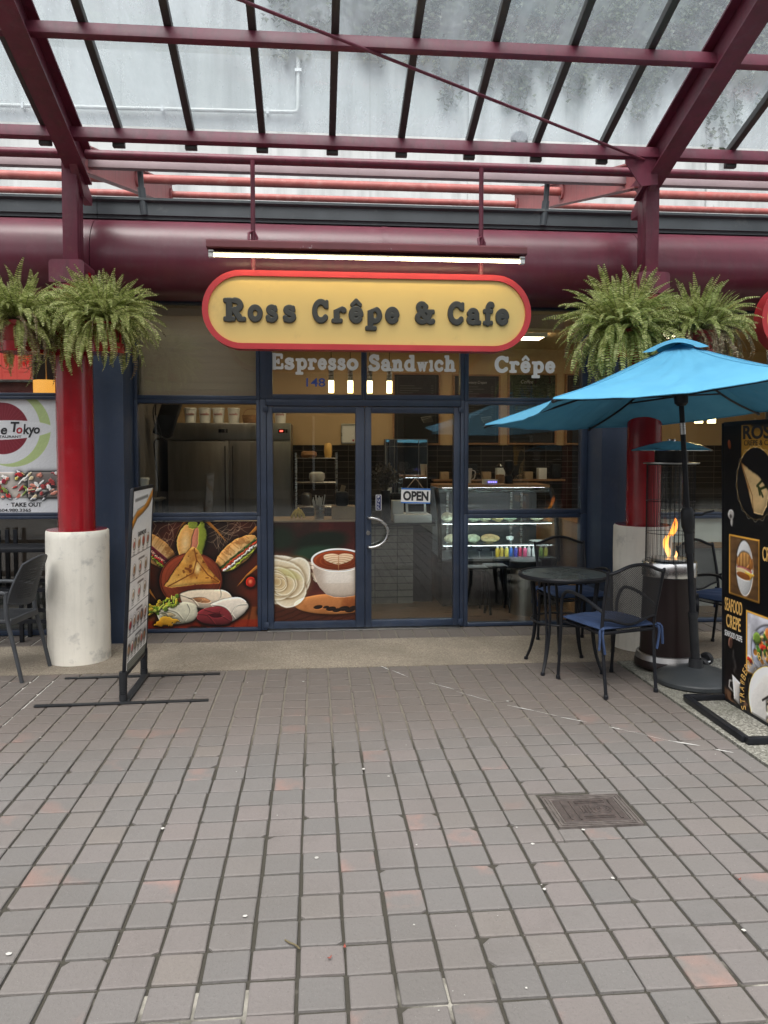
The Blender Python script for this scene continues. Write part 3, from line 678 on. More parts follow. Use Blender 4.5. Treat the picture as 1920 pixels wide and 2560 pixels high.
hd = MB(); P = [(.54, 1.262, 1.028), (.54, 1.222, 1.028), (.548, 1.205, 1.027)] + [(.55 + .165 * math.cos(rad(a)), 1.2, .893 + .135 * math.sin(rad(a))) for a in range(85, -86, -10)] + [(.548, 1.205, .759), (.54, 1.222, .758), (.54, 1.262, .758)]
hd.tube(P, .0135, 12); hd.build('handle', M['steel'], D_r)
lk = MB(); lk.M = Matrix.Translation((.54, 1.262, .885)) @ Matrix.Rotation(rad(90), 4, 'X'); lk.lathe([(.021, 0), (.021, .006), (.018, .009)], n=20); lk.build('lock', M['steel_dark'], D_r)
# lettering on the transom panes
def word(name, par, spec, x0, x1, z, cap, m, fat=.03, y=1.296):
    lo = min(a for _, a, _ in spec); hi = max(b for _, _, b in spec); k = (x1 - x0) / (hi - lo); w = MB()
    for ch, a, b in spec: glyph(w, ch, x0 + (a - lo) * k, x0 + (b - lo) * k, z, cap, y, .006, 0, fat)
    return w.build(name, m, par, sharp=0)
word('lettering', W_t1, [('E', 357, 417), ('s', 421, 468), ('p', 472, 527), ('r', 530, 573), ('e', 576, 620), ('s', 624, 664), ('s', 668, 708), ('o', 712, 768)], -.337, .455, 2.372, .136, M['letter_white'])
word('lettering', W_t2, [('S', 813, 866), ('a', 870, 918), ('n', 920, 973), ('d', 976, 1030), ('w', 1033, 1087), ('ı', 1090, 1112), ('c', 1115, 1157), ('h', 1160, 1214)], .545, 1.35, 2.366, .140, M['letter_white'])
word('lettering', W_tr, [('C', 545, 705), ('r', 715, 832), ('ê', 843, 962), ('p', 972, 1115), ('e', 1128, 1248)], 1.712, 2.287, 2.362, .142, M['letter_white'])
t_ = MB(); text(t_, '148', (-.018, 1.296, 2.215), .172, .078, bold=.012); t_.build('house_number', M['letter_blue'], W_t1, sharp=0)
pl = MB().box(.617, .659, 1.293, 1.296, 1.095, 1.228).build('pull_plate', pmat('navy_plastic', (.012, .02, .10), .4), D_r, sharp=0)
MB().box(.612, .664, 1.2962, 1.2968, 1.090, 1.233).build('plate_edge', M['white'], pl, sharp=0)
for i, ch in enumerate('PULL'):
    t_ = MB(); text(t_, ch, (.629, 1.2925, 1.20 - i * .031), .018, .022, bold=.01); t_.build('letter', M['white'], pl, sharp=0)
# pictures on the glass ------------------------------------------------
def poster_food():
    c = Cv(620, 590, (38, 25, 20)); n = c.noise(3, 1, 5); n2 = c.noise(20, 2, 4)
    c.put(np.clip((n - .42) * 2.2, 0, .75), (92, 34, 20)); c.put(np.clip((c.X - .75) * 1.4, 0, .7) * (c.Y > .3), (140, 42, 22))
    r = np.random.default_rng(4)
    for k in range(26):
        x = r.uniform(0, 1.05); a = r.uniform(-.6, .6); P = [(x + a * (i / 8) ** 1.5 + .05 * math.sin(i * .7 + k), -.02 + i / 8 * r.uniform(.18, .32)) for i in range(9)]; c.line(P, .0035, (214, 186, 150), .55)
    for a, b, w in (((.42, -.02), (.3, .17), .05), ((.58, -.02), (.78, .2), .05), ((1.06, .05), (.93, .2), .06), ((1.06, .42), (.86, .62), .05), ((0, .55), (.14, .74), .04)):
        m = ((a[0] + b[0]) / 2 + .015, (a[1] + b[1]) / 2 - .01); c.poly([(a[0] - w * .4, a[1]), (a[0] + w * .5, a[1]), m, b, (m[0] - .03, m[1])], (188, 120, 45), .9)
    # table
    k = np.clip((c.Y - .80) * 60, 0, 1); c.put(k * .95, (122, 62, 30)); c.put(k * np.clip((np.sin((c.X + .4 * (c.Y - .8) * (c.X - .5)) * 46) - .8) * 5, 0, 1) * .7, (58, 24, 12)); c.put(k * (c.Y > .93) * .6, (140, 30, 18))
    def bun(cx, cy, rx, ry, rot, fill):
        c.ell(cx + .008, cy + .02, rx * 1.03, ry * 1.08, (25, 14, 10), rot, soft=.25, al=.8)
        c.ell(cx, cy, rx, ry, (205, 150, 82), rot, nz=(n2 - .5) * .12); d = c.ed(cx, cy, rx, ry, rot)
        c.put(np.clip(1 - d, 0, 1) * .75, (240, 210, 160)); q = math.radians(rot); off = -(c.X - cx) * math.sin(q) + (c.Y - cy) * math.cos(q)
        ins = (d < 1.0); band = lambda a, b: ins * np.clip((off - a) * 150, 0, 1) * np.clip((b - off) * 150, 0, 1)
        for a, b, col in fill: c.put(band(a * ry, b * ry + (n2 - .5) * .03), col)
        st = np.sin(((c.X - cx) * math.cos(q) + (c.Y - cy) * math.sin(q)) * 75 + n * 6); c.put(ins * (off < fill[0][0] * ry) * np.clip(st * 1.3 - .5, 0, 1) * .4, (150, 92, 40))
        c.put(ins * np.clip((n2 - .58) * 8, 0, .5), (120, 70, 30))
        ux, uy = math.cos(q), math.sin(q)
        for a, b, col in fill:                      # loose edges of every filling
            for t_ in np.linspace(-.88, .88, 26):
                o_ = ry * (b + r.uniform(-.06, .07)); w_ = (1 - t_ * t_) ** .5
                if w_ < abs(b) * 1.02: continue
                px_, py_ = cx + ux * rx * t_ - uy * o_, cy + uy * rx * t_ + ux * o_; k_ = r.uniform(.65, 1.2)
                c.ell(px_, py_, rx * r.uniform(.03, .075), ry * r.uniform(.05, .11), tuple(int(min(255, z * k_)) for z in col), rot + r.uniform(-30, 30), nz=(n2 - .5) * .8, up=.5)
        for t_ in np.linspace(-.75, .75, 9):        # grill marks on the crust
            px_, py_ = cx + ux * rx * t_ + uy * ry * .5, cy + uy * rx * t_ - ux * ry * .5; h_ = ry * .42 * (1 - t_ * t_) ** .5
            c.line([(px_ + uy * h_ - ux * .012, py_ - ux * h_ - uy * .012), (px_ - uy * h_ * .7, py_ + ux * h_ * .7)], .009, (150, 92, 38), .55, 5)
    F = [(-.12, .12, (112, 26, 50)), (.1, .28, (232, 176, 150)), (.26, .44, (170, 30, 38)), (.42, .62, (128, 140, 50))]
    bun(.14, .27, .24, .115, 42, F); bun(.86, .30, .235, .11, -40, [(.0, .15, (60, 90, 40)), (.13, .33, (182, 58, 32)), (.3, .5, (238, 232, 222)), (.46, .8, (150, 160, 55))])
    c.ell(.43, .19, .105, .17, (214, 156, 84), 5, nz=(n2 - .5) * .15); c.ell(.40, .2, .05, .15, (240, 208, 150), 5, soft=.8, al=.7)
    c.ell(.53, .17, .055, .16, (140, 152, 52), 8, nz=(n2 - .5) * .5); c.ell(.485, .19, .03, .15, (214, 130, 100), 8, nz=(n2 - .5) * .4); c.ell(.47, .03, .05, .04, (150, 165, 60), 0, nz=(n2 - .5) * .8)
    # plate
    c.ell(.45, .55, .285, .26, (86, 34, 20)); c.ell(.45, .545, .27, .245, (128, 56, 34)); d = c.ed(.45, .545, .27, .245); c.put((d < 1) * np.clip(np.sin(d * 60) - .55, 0, 1) * .5, (60, 22, 12)); c.ell(.45, .55, .19, .17, (96, 38, 22), soft=.4)
    # folded crepe
    tri = [(.475, .235), (.435, .25), (.205, .60), (.27, .615), (.50, .59), (.70, .58), (.71, .56), (.60, .43), (.52, .27)]
    ins = c.poly(tri, (214, 152, 66), 1, (n2 - .5) * .012); c.put(ins * np.clip((c.noise(9, 8, 5) - .45) * 4, 0, .8), (150, 84, 28)); c.put(ins * np.clip((n - .45) * 3, 0, .8), (244, 200, 110)); c.put(ins * np.clip((c.noise(34, 9, 2) - .68) * 9, 0, .8), (112, 52, 18))
    c.line([(.48, .25), (.50, .36), (.47, .48), (.24, .605)], .012, (120, 62, 20), .6); c.line([(.50, .36), (.60, .50), (.70, .57)], .012, (128, 66, 22), .6); c.ell(.51, .44, .035, .07, (250, 226, 160), 10, soft=.8, al=.8)
    # wraps
    def wrap(P, base, folds, mouth=None, core=None):
        cx = sum(p[0] for p in P) / len(P); cy = sum(p[1] for p in P) / len(P); big = lambda L: [(cx + (x - cx) * 1.14, cy + (y - cy) * 1.38) for x, y in L]
        P = big(P); folds = [big(F_) for F_ in folds]; mouth = mouth and big(mouth); Q = cm2(P + P[:1])
        c.ell(cx + .01, cy + .03, .17, .085, (24, 10, 8), -6, soft=.5, al=.75)
        i = c.poly(Q, base, 1, (n2 - .5) * .006); y0 = min(p[1] for p in P); y1 = max(p[1] for p in P)
        c.put(i * np.clip((c.Y - cy) / (y1 - y0) * 1.5, 0, .62), tuple(int(q * .5) for q in base)); c.put(i * np.clip((cy - c.Y) / (y1 - y0) * 1.2, 0, .5), tuple(min(255, int(q * 1.12)) for q in base))
        if mouth:
            j = c.poly(cm2(mouth + mouth[:1]), core, .95, (n2 - .5) * .01); c.put(j * np.clip((n - .45) * 5, 0, .8), tuple(int(q * .55) for q in core)); c.put(j * np.clip((n2 - .55) * 6, 0, .6), (250, 214, 160))
        for F_ in folds:
            F_ = cm2(F_); c.line(F_, .011, tuple(int(q * .55) for q in base), .7, 4); c.line([(x + .006, y - .007) for x, y in F_], .007, tuple(min(255, int(q * 1.15)) for q in base), .8, 3)
    wrap([(.37, .69), (.46, .665), (.60, .66), (.74, .675), (.80, .735), (.77, .775), (.66, .80), (.50, .785), (.40, .755)], (232, 212, 184), [[(.38, .70), (.47, .73), (.52, .78)], [(.70, .67), (.70, .72), (.64, .79)], [(.79, .73), (.73, .74), (.68, .79)]], [(.44, .725), (.55, .715), (.62, .745), (.55, .755)], (222, 150, 98))
    wrap([(.64, .79), (.76, .755), (.88, .75), (.945, .80), (.92, .85), (.84, .905), (.76, .92), (.70, .86)], (226, 214, 196), [[(.66, .80), (.76, .82), (.84, .90)], [(.93, .80), (.85, .81), (.80, .88)]])
    wrap([(.50, .885), (.56, .845), (.68, .825), (.76, .85), (.80, .91), (.77, .95), (.66, .955), (.55, .935)], (122, 44, 48), [[(.52, .88), (.60, .89), (.66, .95)], [(.72, .84), (.70, .88), (.78, .93)], [(.58, .85), (.66, .87), (.70, .86)]], [(.60, .885), (.68, .875), (.735, .895), (.66, .905)], (92, 22, 34))
    wrap([(.15, .835), (.24, .825), (.36, .785), (.46, .80), (.48, .86), (.44, .915), (.32, .935), (.20, .925), (.165, .88)], (212, 206, 180), [[(.16, .84), (.24, .87), (.22, .92)], [(.17, .83), (.30, .85), (.36, .90)], [(.40, .80), (.42, .85), (.38, .92)]], [(.18, .86), (.26, .855), (.31, .88), (.24, .885)], (178, 170, 128))
    for k in range(70):
        x = .03 + r.random() ** .7 * .3; y = .73 + .11 * (1 - x / .35) + r.uniform(-.045, .05); c.ell(x, y, r.uniform(.012, .03), r.uniform(.008, .02), [(140, 160, 56), (96, 124, 40), (184, 190, 84), (190, 160, 50)][k % 4], r.uniform(0, 180), nz=(n2 - .5))
    c.ell(.99, .575, .045, .05, (168, 34, 20)); c.ell(.985, .57, .026, .03, (224, 120, 84), soft=.7); c.poly([(.1, .95), (.22, .89), (.34, .93), (.28, .98), (.12, .985)], (212, 150, 34), .9, (n2 - .5) * .06)
    c.a *= .96 + .08 * c.noise(60, 5, 2)[..., None]; return c
def poster_coffee():
    c = Cv(440, 540, (58, 26, 24)); n = c.noise(4, 11, 5); n2 = c.noise(25, 12, 3)
    c.put(np.clip((n - .4) * 2, 0, .8), (120, 56, 46)); c.put(np.clip((.42 - c.Y) * 3 * (n + .2), 0, .5) * (c.X < .45), (34, 36, 30))
    c.ell(.47, .2, .33, .13, (24, 32, 24), -8, soft=.35); c.ell(.42, .31, .3, .09, (38, 60, 44), -3, soft=.4, al=.9); c.ell(.06, .16, .2, .16, (30, 40, 30), 10, soft=.5)
    k = np.clip((c.Y - .80) * 12, 0, 1); c.put(k * .9, (74, 38, 26)); c.put(k * np.clip(np.sin((c.X * .35 + c.Y) * 120 + n * 9) - .35, 0, 1) * .7, (34, 14, 10))
    # saucer
    c.ell(.60, .86, .40, .115, (46, 20, 12), soft=.2, al=.9); c.ell(.60, .835, .40, .105, (176, 108, 56)); c.ell(.60, .825, .37, .09, (138, 74, 36), soft=.35); d = c.ed(.6, .835, .4, .105); c.put((d < 1) * np.clip((n - .4) * 3, 0, .6), (206, 140, 84))
    # cup
    cup = [(.375, .40), (.378, .47), (.41, .58), (.46, .67), (.52, .735), (.60, .765), (.70, .77), (.80, .755), (.86, .70), (.90, .40)]
    ins = c.poly(cup, (226, 214, 198)); sh = np.clip((c.X - .42) * 1.5, 0, 1) * np.clip(1.25 - (c.Y - .3) * 1.05, .3, 1)
    c.put(ins * np.clip((.56 - c.X) * 3.2, 0, .75), (128, 104, 88)); c.put(ins * np.clip((c.X - .74) * 2.6, 0, .5), (150, 126, 108)); c.put(ins * np.clip((c.Y - .56) * 2.6, 0, .62), (136, 112, 94)); c.put(ins * np.clip(1 - abs(c.X - .64) * 6, 0, .35) * (c.Y < .62), (248, 242, 234))
    c.line([(.385, .46), (.32, .445), (.275, .43), (.30, .41), (.385, .42)], .032, (222, 208, 192)); c.line([(.38, .52), (.42, .6), (.40, .58)], .02, (200, 186, 168))
    c.ell(.64, .385, .272, .118, (240, 232, 222)); c.ell(.64, .388, .25, .102, (122, 50, 24)); d = c.ed(.64, .388, .25, .102); c.put((d < 1) * np.clip(np.sin(d * 34 + n * 5) - .2, 0, 1) * .7, (176, 92, 50)); c.put((d < 1) * np.clip(d - .6, 0, .4) * 1.3, (150, 62, 28))
    u = (c.X - .645) / .155; v = -(c.Y - .387) / .062; h = (u * u + v * v - .7) ** 3 - u * u * v ** 3 * 1.1; hin = h < 0
    c.put(hin * .95, (238, 214, 178)); rr = np.hypot(u * .9, v + .6); c.put(hin * np.clip(np.sin(rr * 19) - .25, 0, 1) * .75, (158, 84, 46)); c.line([(.645, .35), (.645, .49)], .008, (196, 140, 98))
    # rose
    c.ell(.04, .6, .30, .235, (70, 44, 30), soft=.25, al=.8)
    pet = [(.05, .585, .315, .25, 0), (.20, .55, .15, .20, 30), (.16, .72, .17, .14, -25), (-.02, .49, .2, .13, 10), (.06, .57, .25, .19, 15), (.15, .62, .15, .15, -40), (.0, .67, .18, .12, 10), (.05, .60, .185, .145, 25), (.10, .64, .11, .10, -30), (.0, .58, .13, .10, 20), (.03, .605, .11, .09, 40), (.05, .62, .07, .06, -20), (.025, .60, .05, .045, 30)]
    for q, (ox, oy, rx, ry, ro) in enumerate(pet):
        nz_ = (n - .5) * .22; k_ = q / len(pet); d = c.ed(ox, oy, rx, ry, ro) + nz_; i = np.clip((1 - d) * 40, 0, 1)
        c.put(np.clip((1.16 - d) * 6, 0, 1) * (d >= 1) * .5, (112, 84, 48)); c.put(i, (int(238 - 20 * k_), int(228 - 34 * k_), int(206 - 62 * k_)))
        c.put(i * np.clip((.95 - d) * 1.3, 0, .75), (int(206 - 26 * k_), int(184 - 40 * k_), int(140 - 40 * k_))); c.put(i * np.clip(1 - abs(d - .93) * 22, 0, .8), (250, 245, 230))
    c.put(np.clip(1 - c.ed(.16, .52, .16, .05, 25), 0, .5), (190, 186, 110))
    for x, y, s in ((.44, .865, .045), (.57, .885, .05), (.63, .90, .045), (.70, .885, .055), (.76, .90, .05), (.52, .868, .03), (.80, .88, .05)): c.ell(x, y, s, s * .42, (26, 18, 16), -8); c.line([(x - s * .7, y + .002), (x + s * .7, y - .004)], .003, (70, 52, 44))
    c.a *= .975 + .05 * c.noise(60, 5, 2)[..., None]; return c
M['poster_food'] = printmat('food_print', poster_food(), .35); M['poster_coffee'] = printmat('coffee_print', poster_coffee(), .35)
MB().quad((-1.503, 1.2955, .034), (-.468, 1.2955, .034), (-.468, 1.2955, .997), (-1.503, 1.2955, .997)).build('poster', M['poster_food'], W_ll, sharp=0)
MB().quad((-.318, 1.2955, .080), (.423, 1.2955, .080), (.423, 1.2955, .985), (-.318, 1.2955, .985)).build('poster', M['poster_coffee'], D_l, sharp=0)
# OPEN sign hung from a suction cup on the right door
og = thing('open_sign', (.98, 1.285, 1.22), 'tilted white and blue OPEN sign hung from a suction cup on the glass door', 'sign')
o_ = MB(); o_.M = Matrix.Translation((.98, 1.285, 1.222)) @ Matrix.Rotation(rad(1.5), 4, 'Y'); o_.box(-.135, .135, -.002, .002, -.07, .07); o_.build('board', M['white'], og, sharp=0)
o_ = MB(); o_.M = Matrix.Translation((.98, 1.285, 1.222)) @ Matrix.Rotation(rad(1.5), 4, 'Y'); o_.box(-.135, .135, -.0035, -.0022, .056, .07); o_.box(-.135, .135, -.0035, -.0022, -.07, -.058); o_.build('stripe', pmat('sky_blue_ink', (.03, .16, .5), .5), og, sharp=0)
o_ = MB(); o_.M = Matrix.Translation((.98, 1.285, 1.222)) @ Matrix.Rotation(rad(1.5), 4, 'Y'); text(o_, 'OPEN', (-.118, -.0025, -.046), .236, .09, bold=.045); o_.build('lettering', M['ink'], og, sharp=0)
o_ = MB(); o_.tube([(.90, 1.286, 1.294), (.97, 1.288, 1.378), (.985, 1.288, 1.378), (1.05, 1.286, 1.291)], .002, 5); o_.build('cord', M['card'], og)
o_ = MB(); o_.M = Matrix.Translation((.978, 1.296, 1.395)) @ Matrix.Rotation(rad(90), 4, 'X'); o_.lathe([(.028, 0), (.024, .006), (.01, .012), (.008, .02), (.012, .024), (.0, .026)], n=18); o_.build('suction_cup', M['glass_thin'], og)

# the row of shops across the walkway, which the panes and polished metal reflect
ob = thing('facing_shop_row', (0, -19, 0), 'two storey brown shop row across the walkway, seen as a reflection in the panes', 'building')
m_ = MB(); m_.box(-32, 32, -23, -19, 0, 7.6); m_.build('wall', pmat('brown_render', (.16, .13, .11), .8, var=.15), ob, sharp=0)
m_ = MB(); m_.box(-32, 32, -18.97, -16.8, 3.3, 3.55); m_.build('awning', M['red_steel'], ob, sharp=0)
for k in range(-5, 6):
    w_ = MB().box(k * 5.4 - 2.2, k * 5.4 + 2.2, -18.995, -18.95, .3, 2.9).build('window', M['screen'], ob, sharp=0); MB().box(k * 5.4 - .04, k * 5.4 + .04, -18.949, -18.93, .3, 2.9).build('mullion', M['letter_white'], w_, sharp=0)

# windblown litter on the paving
lm = pmat('dry_leaf', (.20, .045, .03), .7, var=.3, scale=30)
for x, y, rz, q, nm, lb in ((.100, -3.38, .6, .006, 'leaf', 'small curled red brown leaf on a paver near the bottom of the photo'), (.150, -3.33, 1.5, .006, 'leaf', 'thin red brown leaf lying in a joint near the bottom of the photo'), (1.65, -3.06, .4, .006, 'leaf', 'small dark red leaf on the pavers below the iron cover')):
    m_ = MB(); m_.M = Matrix.Translation((x, y, .004)) @ Matrix.Rotation(rz, 4, 'Z'); m_.grid(lambda u, v: ((u - .5) * q * 3.2, (v - .5) * q * 1.5 * math.sin(math.pi * min(.97, max(.03, u))), .004 + .006 * (u - .5) ** 2 * 4 + .004 * abs(v - .5)), 8, 4); tag(m_.build(nm, lm), lb, 'leaf', 'fallen leaves on the paving')
m_ = MB(); m_.tube(catmull([(-.045, -3.27, .006), (-.03, -3.29, .009), (-.01, -3.30, .006), (.005, -3.325, .008)], 4), [.003] * 12 + [.0015], 6); tag(m_.build('twig', M['stem']), 'short dark twig lying on a paver left of the red leaves', 'twig')
# ================================================================== COLUMNS AND GLASS CANOPY
M['white_base'] = pmat('chipped_cream_masonry_paint', (.70, .665, .585), .6, var=.08, scale=3, col2=(.34, .33, .31), lo=.56, hi=.76, bump=.8, bscale=14, drip=.22)
M['grime'] = M['rubber']
CX = (-1.795, 2.778)
def column(cx, label):
    o = thing('column', (cx, .44, 0), label, 'column', 'red columns on cream drums')
    r = random.Random(int(cx * 100)); m = MB(); n = 56; P = [(.229, 0), (.2325, .03), (.234, .2), (.234, .98), (.232, 1.012), (.222, 1.022)]
    vs = []; fs = []
    zs = [0, .02, .06] + [.12 + i * .07 for i in range(13)] + [1.008, 1.02]
    for z in zs:
        for k in range(n):
            a = 2 * math.pi * k / n; q = .234 + .0022 * math.sin(a * 3 + z * 7) + r.uniform(-.0012, .0012) - (.008 if z > 1.015 else 0); vs.append((cx + q * math.cos(a), .44 + q * math.sin(a), z))
    for i in range(len(zs) - 1):
        for k in range(n): fs.append((i * n + k, i * n + (k + 1) % n, (i + 1) * n + (k + 1) % n, (i + 1) * n + k))
    fs.append(tuple((len(zs) - 1) * n + k for k in range(n))); m.add(vs, fs).build('drum', M['white_base'], o, sharp=50)
    MB().lathe([(.222, 0), (.222, .004)], (cx, .44, 1.0202), 48).build('drum_top', M['red_shaft'], o)
    MB().lathe([(.139, 1.0245), (.139, 3.0)], (cx, .44, 0), 48).build('shaft', M['red_shaft'], o)
    # sleeve with rounded shoulders that carries the square post
    m = MB(); pts = [(-.135, 2.9), (.135, 2.9), (.135, 3.025)] + [(.10 + .035 * math.cos(rad(a)), 3.04 + .03 * math.sin(rad(a))) for a in range(0, 91, 30)] + [(-.10 - .035 * math.sin(rad(a)), 3.04 + .03 * math.cos(rad(a))) for a in range(0, 91, 30)] + [(-.135, 3.02)]
    m.prism(pts, lambda u, v, w: (cx + u * .96, .292 + w, v), .29); m.build('cap', M['red_steel'], o)
    # post: welded box with a recessed back half
    s = -.002 if cx < 0 else .026
    m = MB(); m.box(cx - .056 + s, cx + .056 + s, .40, .47, 3.06, 3.985, .006); m.box(cx - .045 + s, cx + .045 + s, .472, .60, 3.06, 3.73, .006)
    q = [(.472, 3.73), (.60, 3.73)] + [(.60 + .16 * (1 - math.cos(rad(a))), 3.73 + .13 * math.sin(rad(a))) for a in range(15, 91, 15)] + [(.80, 3.89), (.472, 3.93)]
    m.prism(q, lambda u, v, w: (cx - .045 + s + w, u, v), .09)
    m.build('post', M['red_steel'], o); return o
colL = column(CX[0], 'left red column on a chipped cream drum beside the menu stand')
colR = column(CX[1], 'right red column on a cream drum behind the patio heater')

can = thing('glass_canopy', (.5, .44, 3.9), 'sloping glass canopy on burgundy steel rafters over the walkway', 'canopy')
SL = .344; ca = math.atan(SL); cz = lambda y, d=0: 3.927 + SL * (.44 - y) + d      # underside plane of the purlins
YF = -2.75
for cx in (CX[0] - 4.52, CX[0] + .045, CX[1] + .012, CX[1] + 4.58):
    m = MB(); up = Vector((0, math.sin(ca), math.cos(ca)))
    a = Vector((cx, .62, cz(.62, -.02))); b = Vector((cx, YF, cz(YF, -.02)))
    m.bar(a + up * -.13, b + up * -.13, .15, .016, up); m.bar(a + up * .12, b + up * .12, .15, .016, up); m.bar(a + up * -.005, b + up * -.005, .016, .233, up)
    m.build('rafter', M['red_steel'], can, sharp=20)
    m = MB(); m.prism([(.30, cz(.3, -.13)), (.62, cz(.62, -.13)), (.74, cz(.62, -.2)), (.74, cz(.62, -.26)), (.52, cz(.55, -.28))], lambda u, v, w: (cx - .03 + w, u, v), .06); m.build('gusset', M['red_steel'], can, sharp=20)
for y, nm in ((.27, 'purlin'), (-.60, 'purlin'), (-1.47, 'purlin'), (-2.34, 'purlin')):
    m = MB(); m.bar((-7.5, y, cz(y, .0)), (8.5, y, cz(y, .0)), .05, .094, (0, math.sin(ca), math.cos(ca)), .004); m.build(nm, M['red_steel'], can)
bars = [-1.4007 + .5338 * k for k in range(-7, 16)]
for x in bars:
    m = MB(); y0, y1 = .33, YF; m.bar((x, y0, cz(y0, .085)), (x, y1, cz(y1, .085)), .052, .055, (0, math.sin(ca), math.cos(ca)), .004)
    m.build('glazing_bar', M['rail_dark'], can)
    m = MB(); m.box(x - .045, x + .045, .29, .335, cz(.3, -.065), cz(.3, -.02), .006); m.build('bar_shoe', M['rail_dark'], can)
for i in range(len(bars) - 1):
    m = MB(); a = bars[i] + .005; b = bars[i + 1] - .005; z = .122
    m.add([(a, .34, cz(.34, z)), (b, .34, cz(.34, z)), (b, YF, cz(YF, z)), (a, YF, cz(YF, z))], [(0, 1, 2, 3)]); m.build('glass_pane', M['glass_roof'], can, sharp=0)
m = MB()
for x0, x1 in ((-7.5, CX[0] - .05), (CX[0] + .10, CX[1] - .05), (CX[1] + .10, 8.5)): m.tube([(x0, .49, 3.918), (x1, .49, 3.918)], .036, 14)
m.build('tube_rail', M['red_steel'], can)
m = MB(); m.box(-7.5, 8.5, .88, .95, 3.962, 4.04, .003); m.build('edge_beam', M['edge_band'], can)
for cx in CX:
    zl = lambda y: 3.82 + .2467 * (y - .5)
    m = MB(); ya, yb = .60, 4.72
    m.prism([(ya, zl(ya)), (yb, zl(yb)), (yb, zl(yb) + .25), (ya, zl(ya) + .19)], lambda u, v, w: (cx - .007 + w, u, v), .014)
    m.bar((cx, ya, zl(ya) - .007), (cx, yb, zl(yb) - .007), .10, .013); m.bar((cx, ya, zl(ya) + .2), (cx, yb, zl(yb) + .257), .10, .013)
    m.build('rear_beam', M['pink_faded'], can, sharp=20)
    m = MB(); m.box(cx - .05, cx + .05, 4.66, 4.72, 3.76, zl(4.66) - .02); m.build('rear_post', M['pink_faded'], can, sharp=20)
for y, z, r in ((2.645, 4.475, .046), (4.58, 4.945, .041)):
    m = MB(); m.tube([(-7.5, y, z), (8.5, y, z)], r, 14); m.build('tube_rail', M['red_faded'], can)
    for cx in CX:
        m = MB(); m.M = Matrix.Translation((cx + (.02 if cx < 0 else -.02), y, z)) @ Matrix.Rotation(rad(90), 4, 'Y'); m.lathe([(r + .035, -.012), (r + .035, .012)], n=20); m.build('flange', M['pink_faded'], can)
# brace rod with turnbuckle
A = Vector((2.66, .25, 3.93)); B = Vector((-1.73, -1.45, cz(-1.45, -.05))); T = A.lerp(B, .31); d = (B - A).normalized()
m = MB(); m.tube([A, T - d * .1], .011, 8); m.tube([T + d * .1, B], .011, 8); m.build('tie_rod', M['red_steel'], can)
m = MB(); s_ = Vector((0, -.02, -.008))
m.tube([T - d * .13, T - d * .1 + s_, T + d * .1 + s_, T + d * .13, T + d * .1 - s_, T - d * .1 - s_], .009, 6, closed=True); m.build('turnbuckle', M['red_steel'], can)
m = MB(); m.prism([(-.25, .0), (.0, .0), (.02, -.20), (-.12, -.22), (-.25, -.04)], lambda u, v, w: (CX[1] - .02 + u, .25 + w, 3.945 + v), .012); m.build('rod_plate', M['red_steel'], can, sharp=20)
for x, z0, z1, y, lean, lb in ((-1.395, 3.62, 4.0, .93, .03, 'dark gutter pipe dropping to the roof beside the left post'), (2.10, 3.62, 3.98, .93, -.03, 'dark gutter pipe dropping to the roof beside the right post')):
    o = thing('downpipe', (x, y + .06, z0), lb, 'pipe'); m = MB(); m.tube([(x, y + .06, z1), (x + lean * .3, y + .065, (z0 + z1) / 2 + .02)], .024, 10); m.build('pipe', M['flash'], o)
    m = MB(); m.tube([(x + lean * .3, y + .065, (z0 + z1) / 2 + .03), (x + lean, y + .08, z0)], .032, 10); m.build('sleeve', M['flash'], o)

# ================================================================== HANGING SIGN
M['board_yellow'] = pmat('sign_yellow_paint', (.66, .455, .15), .5, var=.04, scale=2, col2=(.56, .38, .13), lo=.62, hi=.8)
sg = thing('hanging_sign', (.4955, .44, 2.42), 'yellow rounded sign with red rim reading Ross Crêpe & Cafe', 'sign')
def stadium(cx, cz_, w, h, n=14):
    r = h / 2; a = w / 2 - r
    return [(cx + a + r * math.cos(rad(t)), cz_ + r * math.sin(rad(t))) for t in np.linspace(-90, 90, n)] + [(cx - a + r * math.cos(rad(t)), cz_ + r * math.sin(rad(t))) for t in np.linspace(90, 270, n)]
SX, SZ, SWd, SH = .492, 2.732, 2.602, .608
m = MB(); m.prism(stadium(SX, SZ, SWd - .08, SH - .08), lambda u, v, w: (u, .392 + w, v), .09); m.build('board', M['board_yellow'], sg, sharp=30)
m = MB(); o1 = stadium(SX, SZ, SWd, SH, 24); i1 = stadium(SX, SZ, SWd - .09, SH - .09, 24); n = len(o1)
m.add([(u, .372, v) for u, v in o1] + [(u, .372, v) for u, v in i1] + [(u, .50, v) for u, v in o1] + [(u, .50, v) for u, v in i1], [f for i in range(n) for j in [(i + 1) % n] for f in ((i, j, n + j, n + i), (2 * n + i, 3 * n + i, 3 * n + j, 2 * n + j), (i, 2 * n + i, 2 * n + j, j), (n + i, n + j, 3 * n + j, 3 * n + i))])
m.build('rim', M['red_sign'], sg, sharp=30)
LX = lambda p: -.648 + (p - 145) * (2.264 / 1318)
m = MB()
for ch, a, b in (('R', 145, 248), ('o', 254, 323), ('s', 335, 392), ('s', 412, 474), ('C', 545, 621), ('r', 633, 704), ('ê', 712, 782), ('p', 788, 867), ('e', 880, 948), ('&', 1018, 1114), ('C', 1172, 1250), ('a', 1260, 1331), ('f', 1338, 1393), ('e', 1398, 1463)):
    glyph(m, ch, LX(a), LX(b), 2.646, .166, .385, .045, .04, .012)
m.build('lettering', M['letter_dark'], sg, sharp=35)
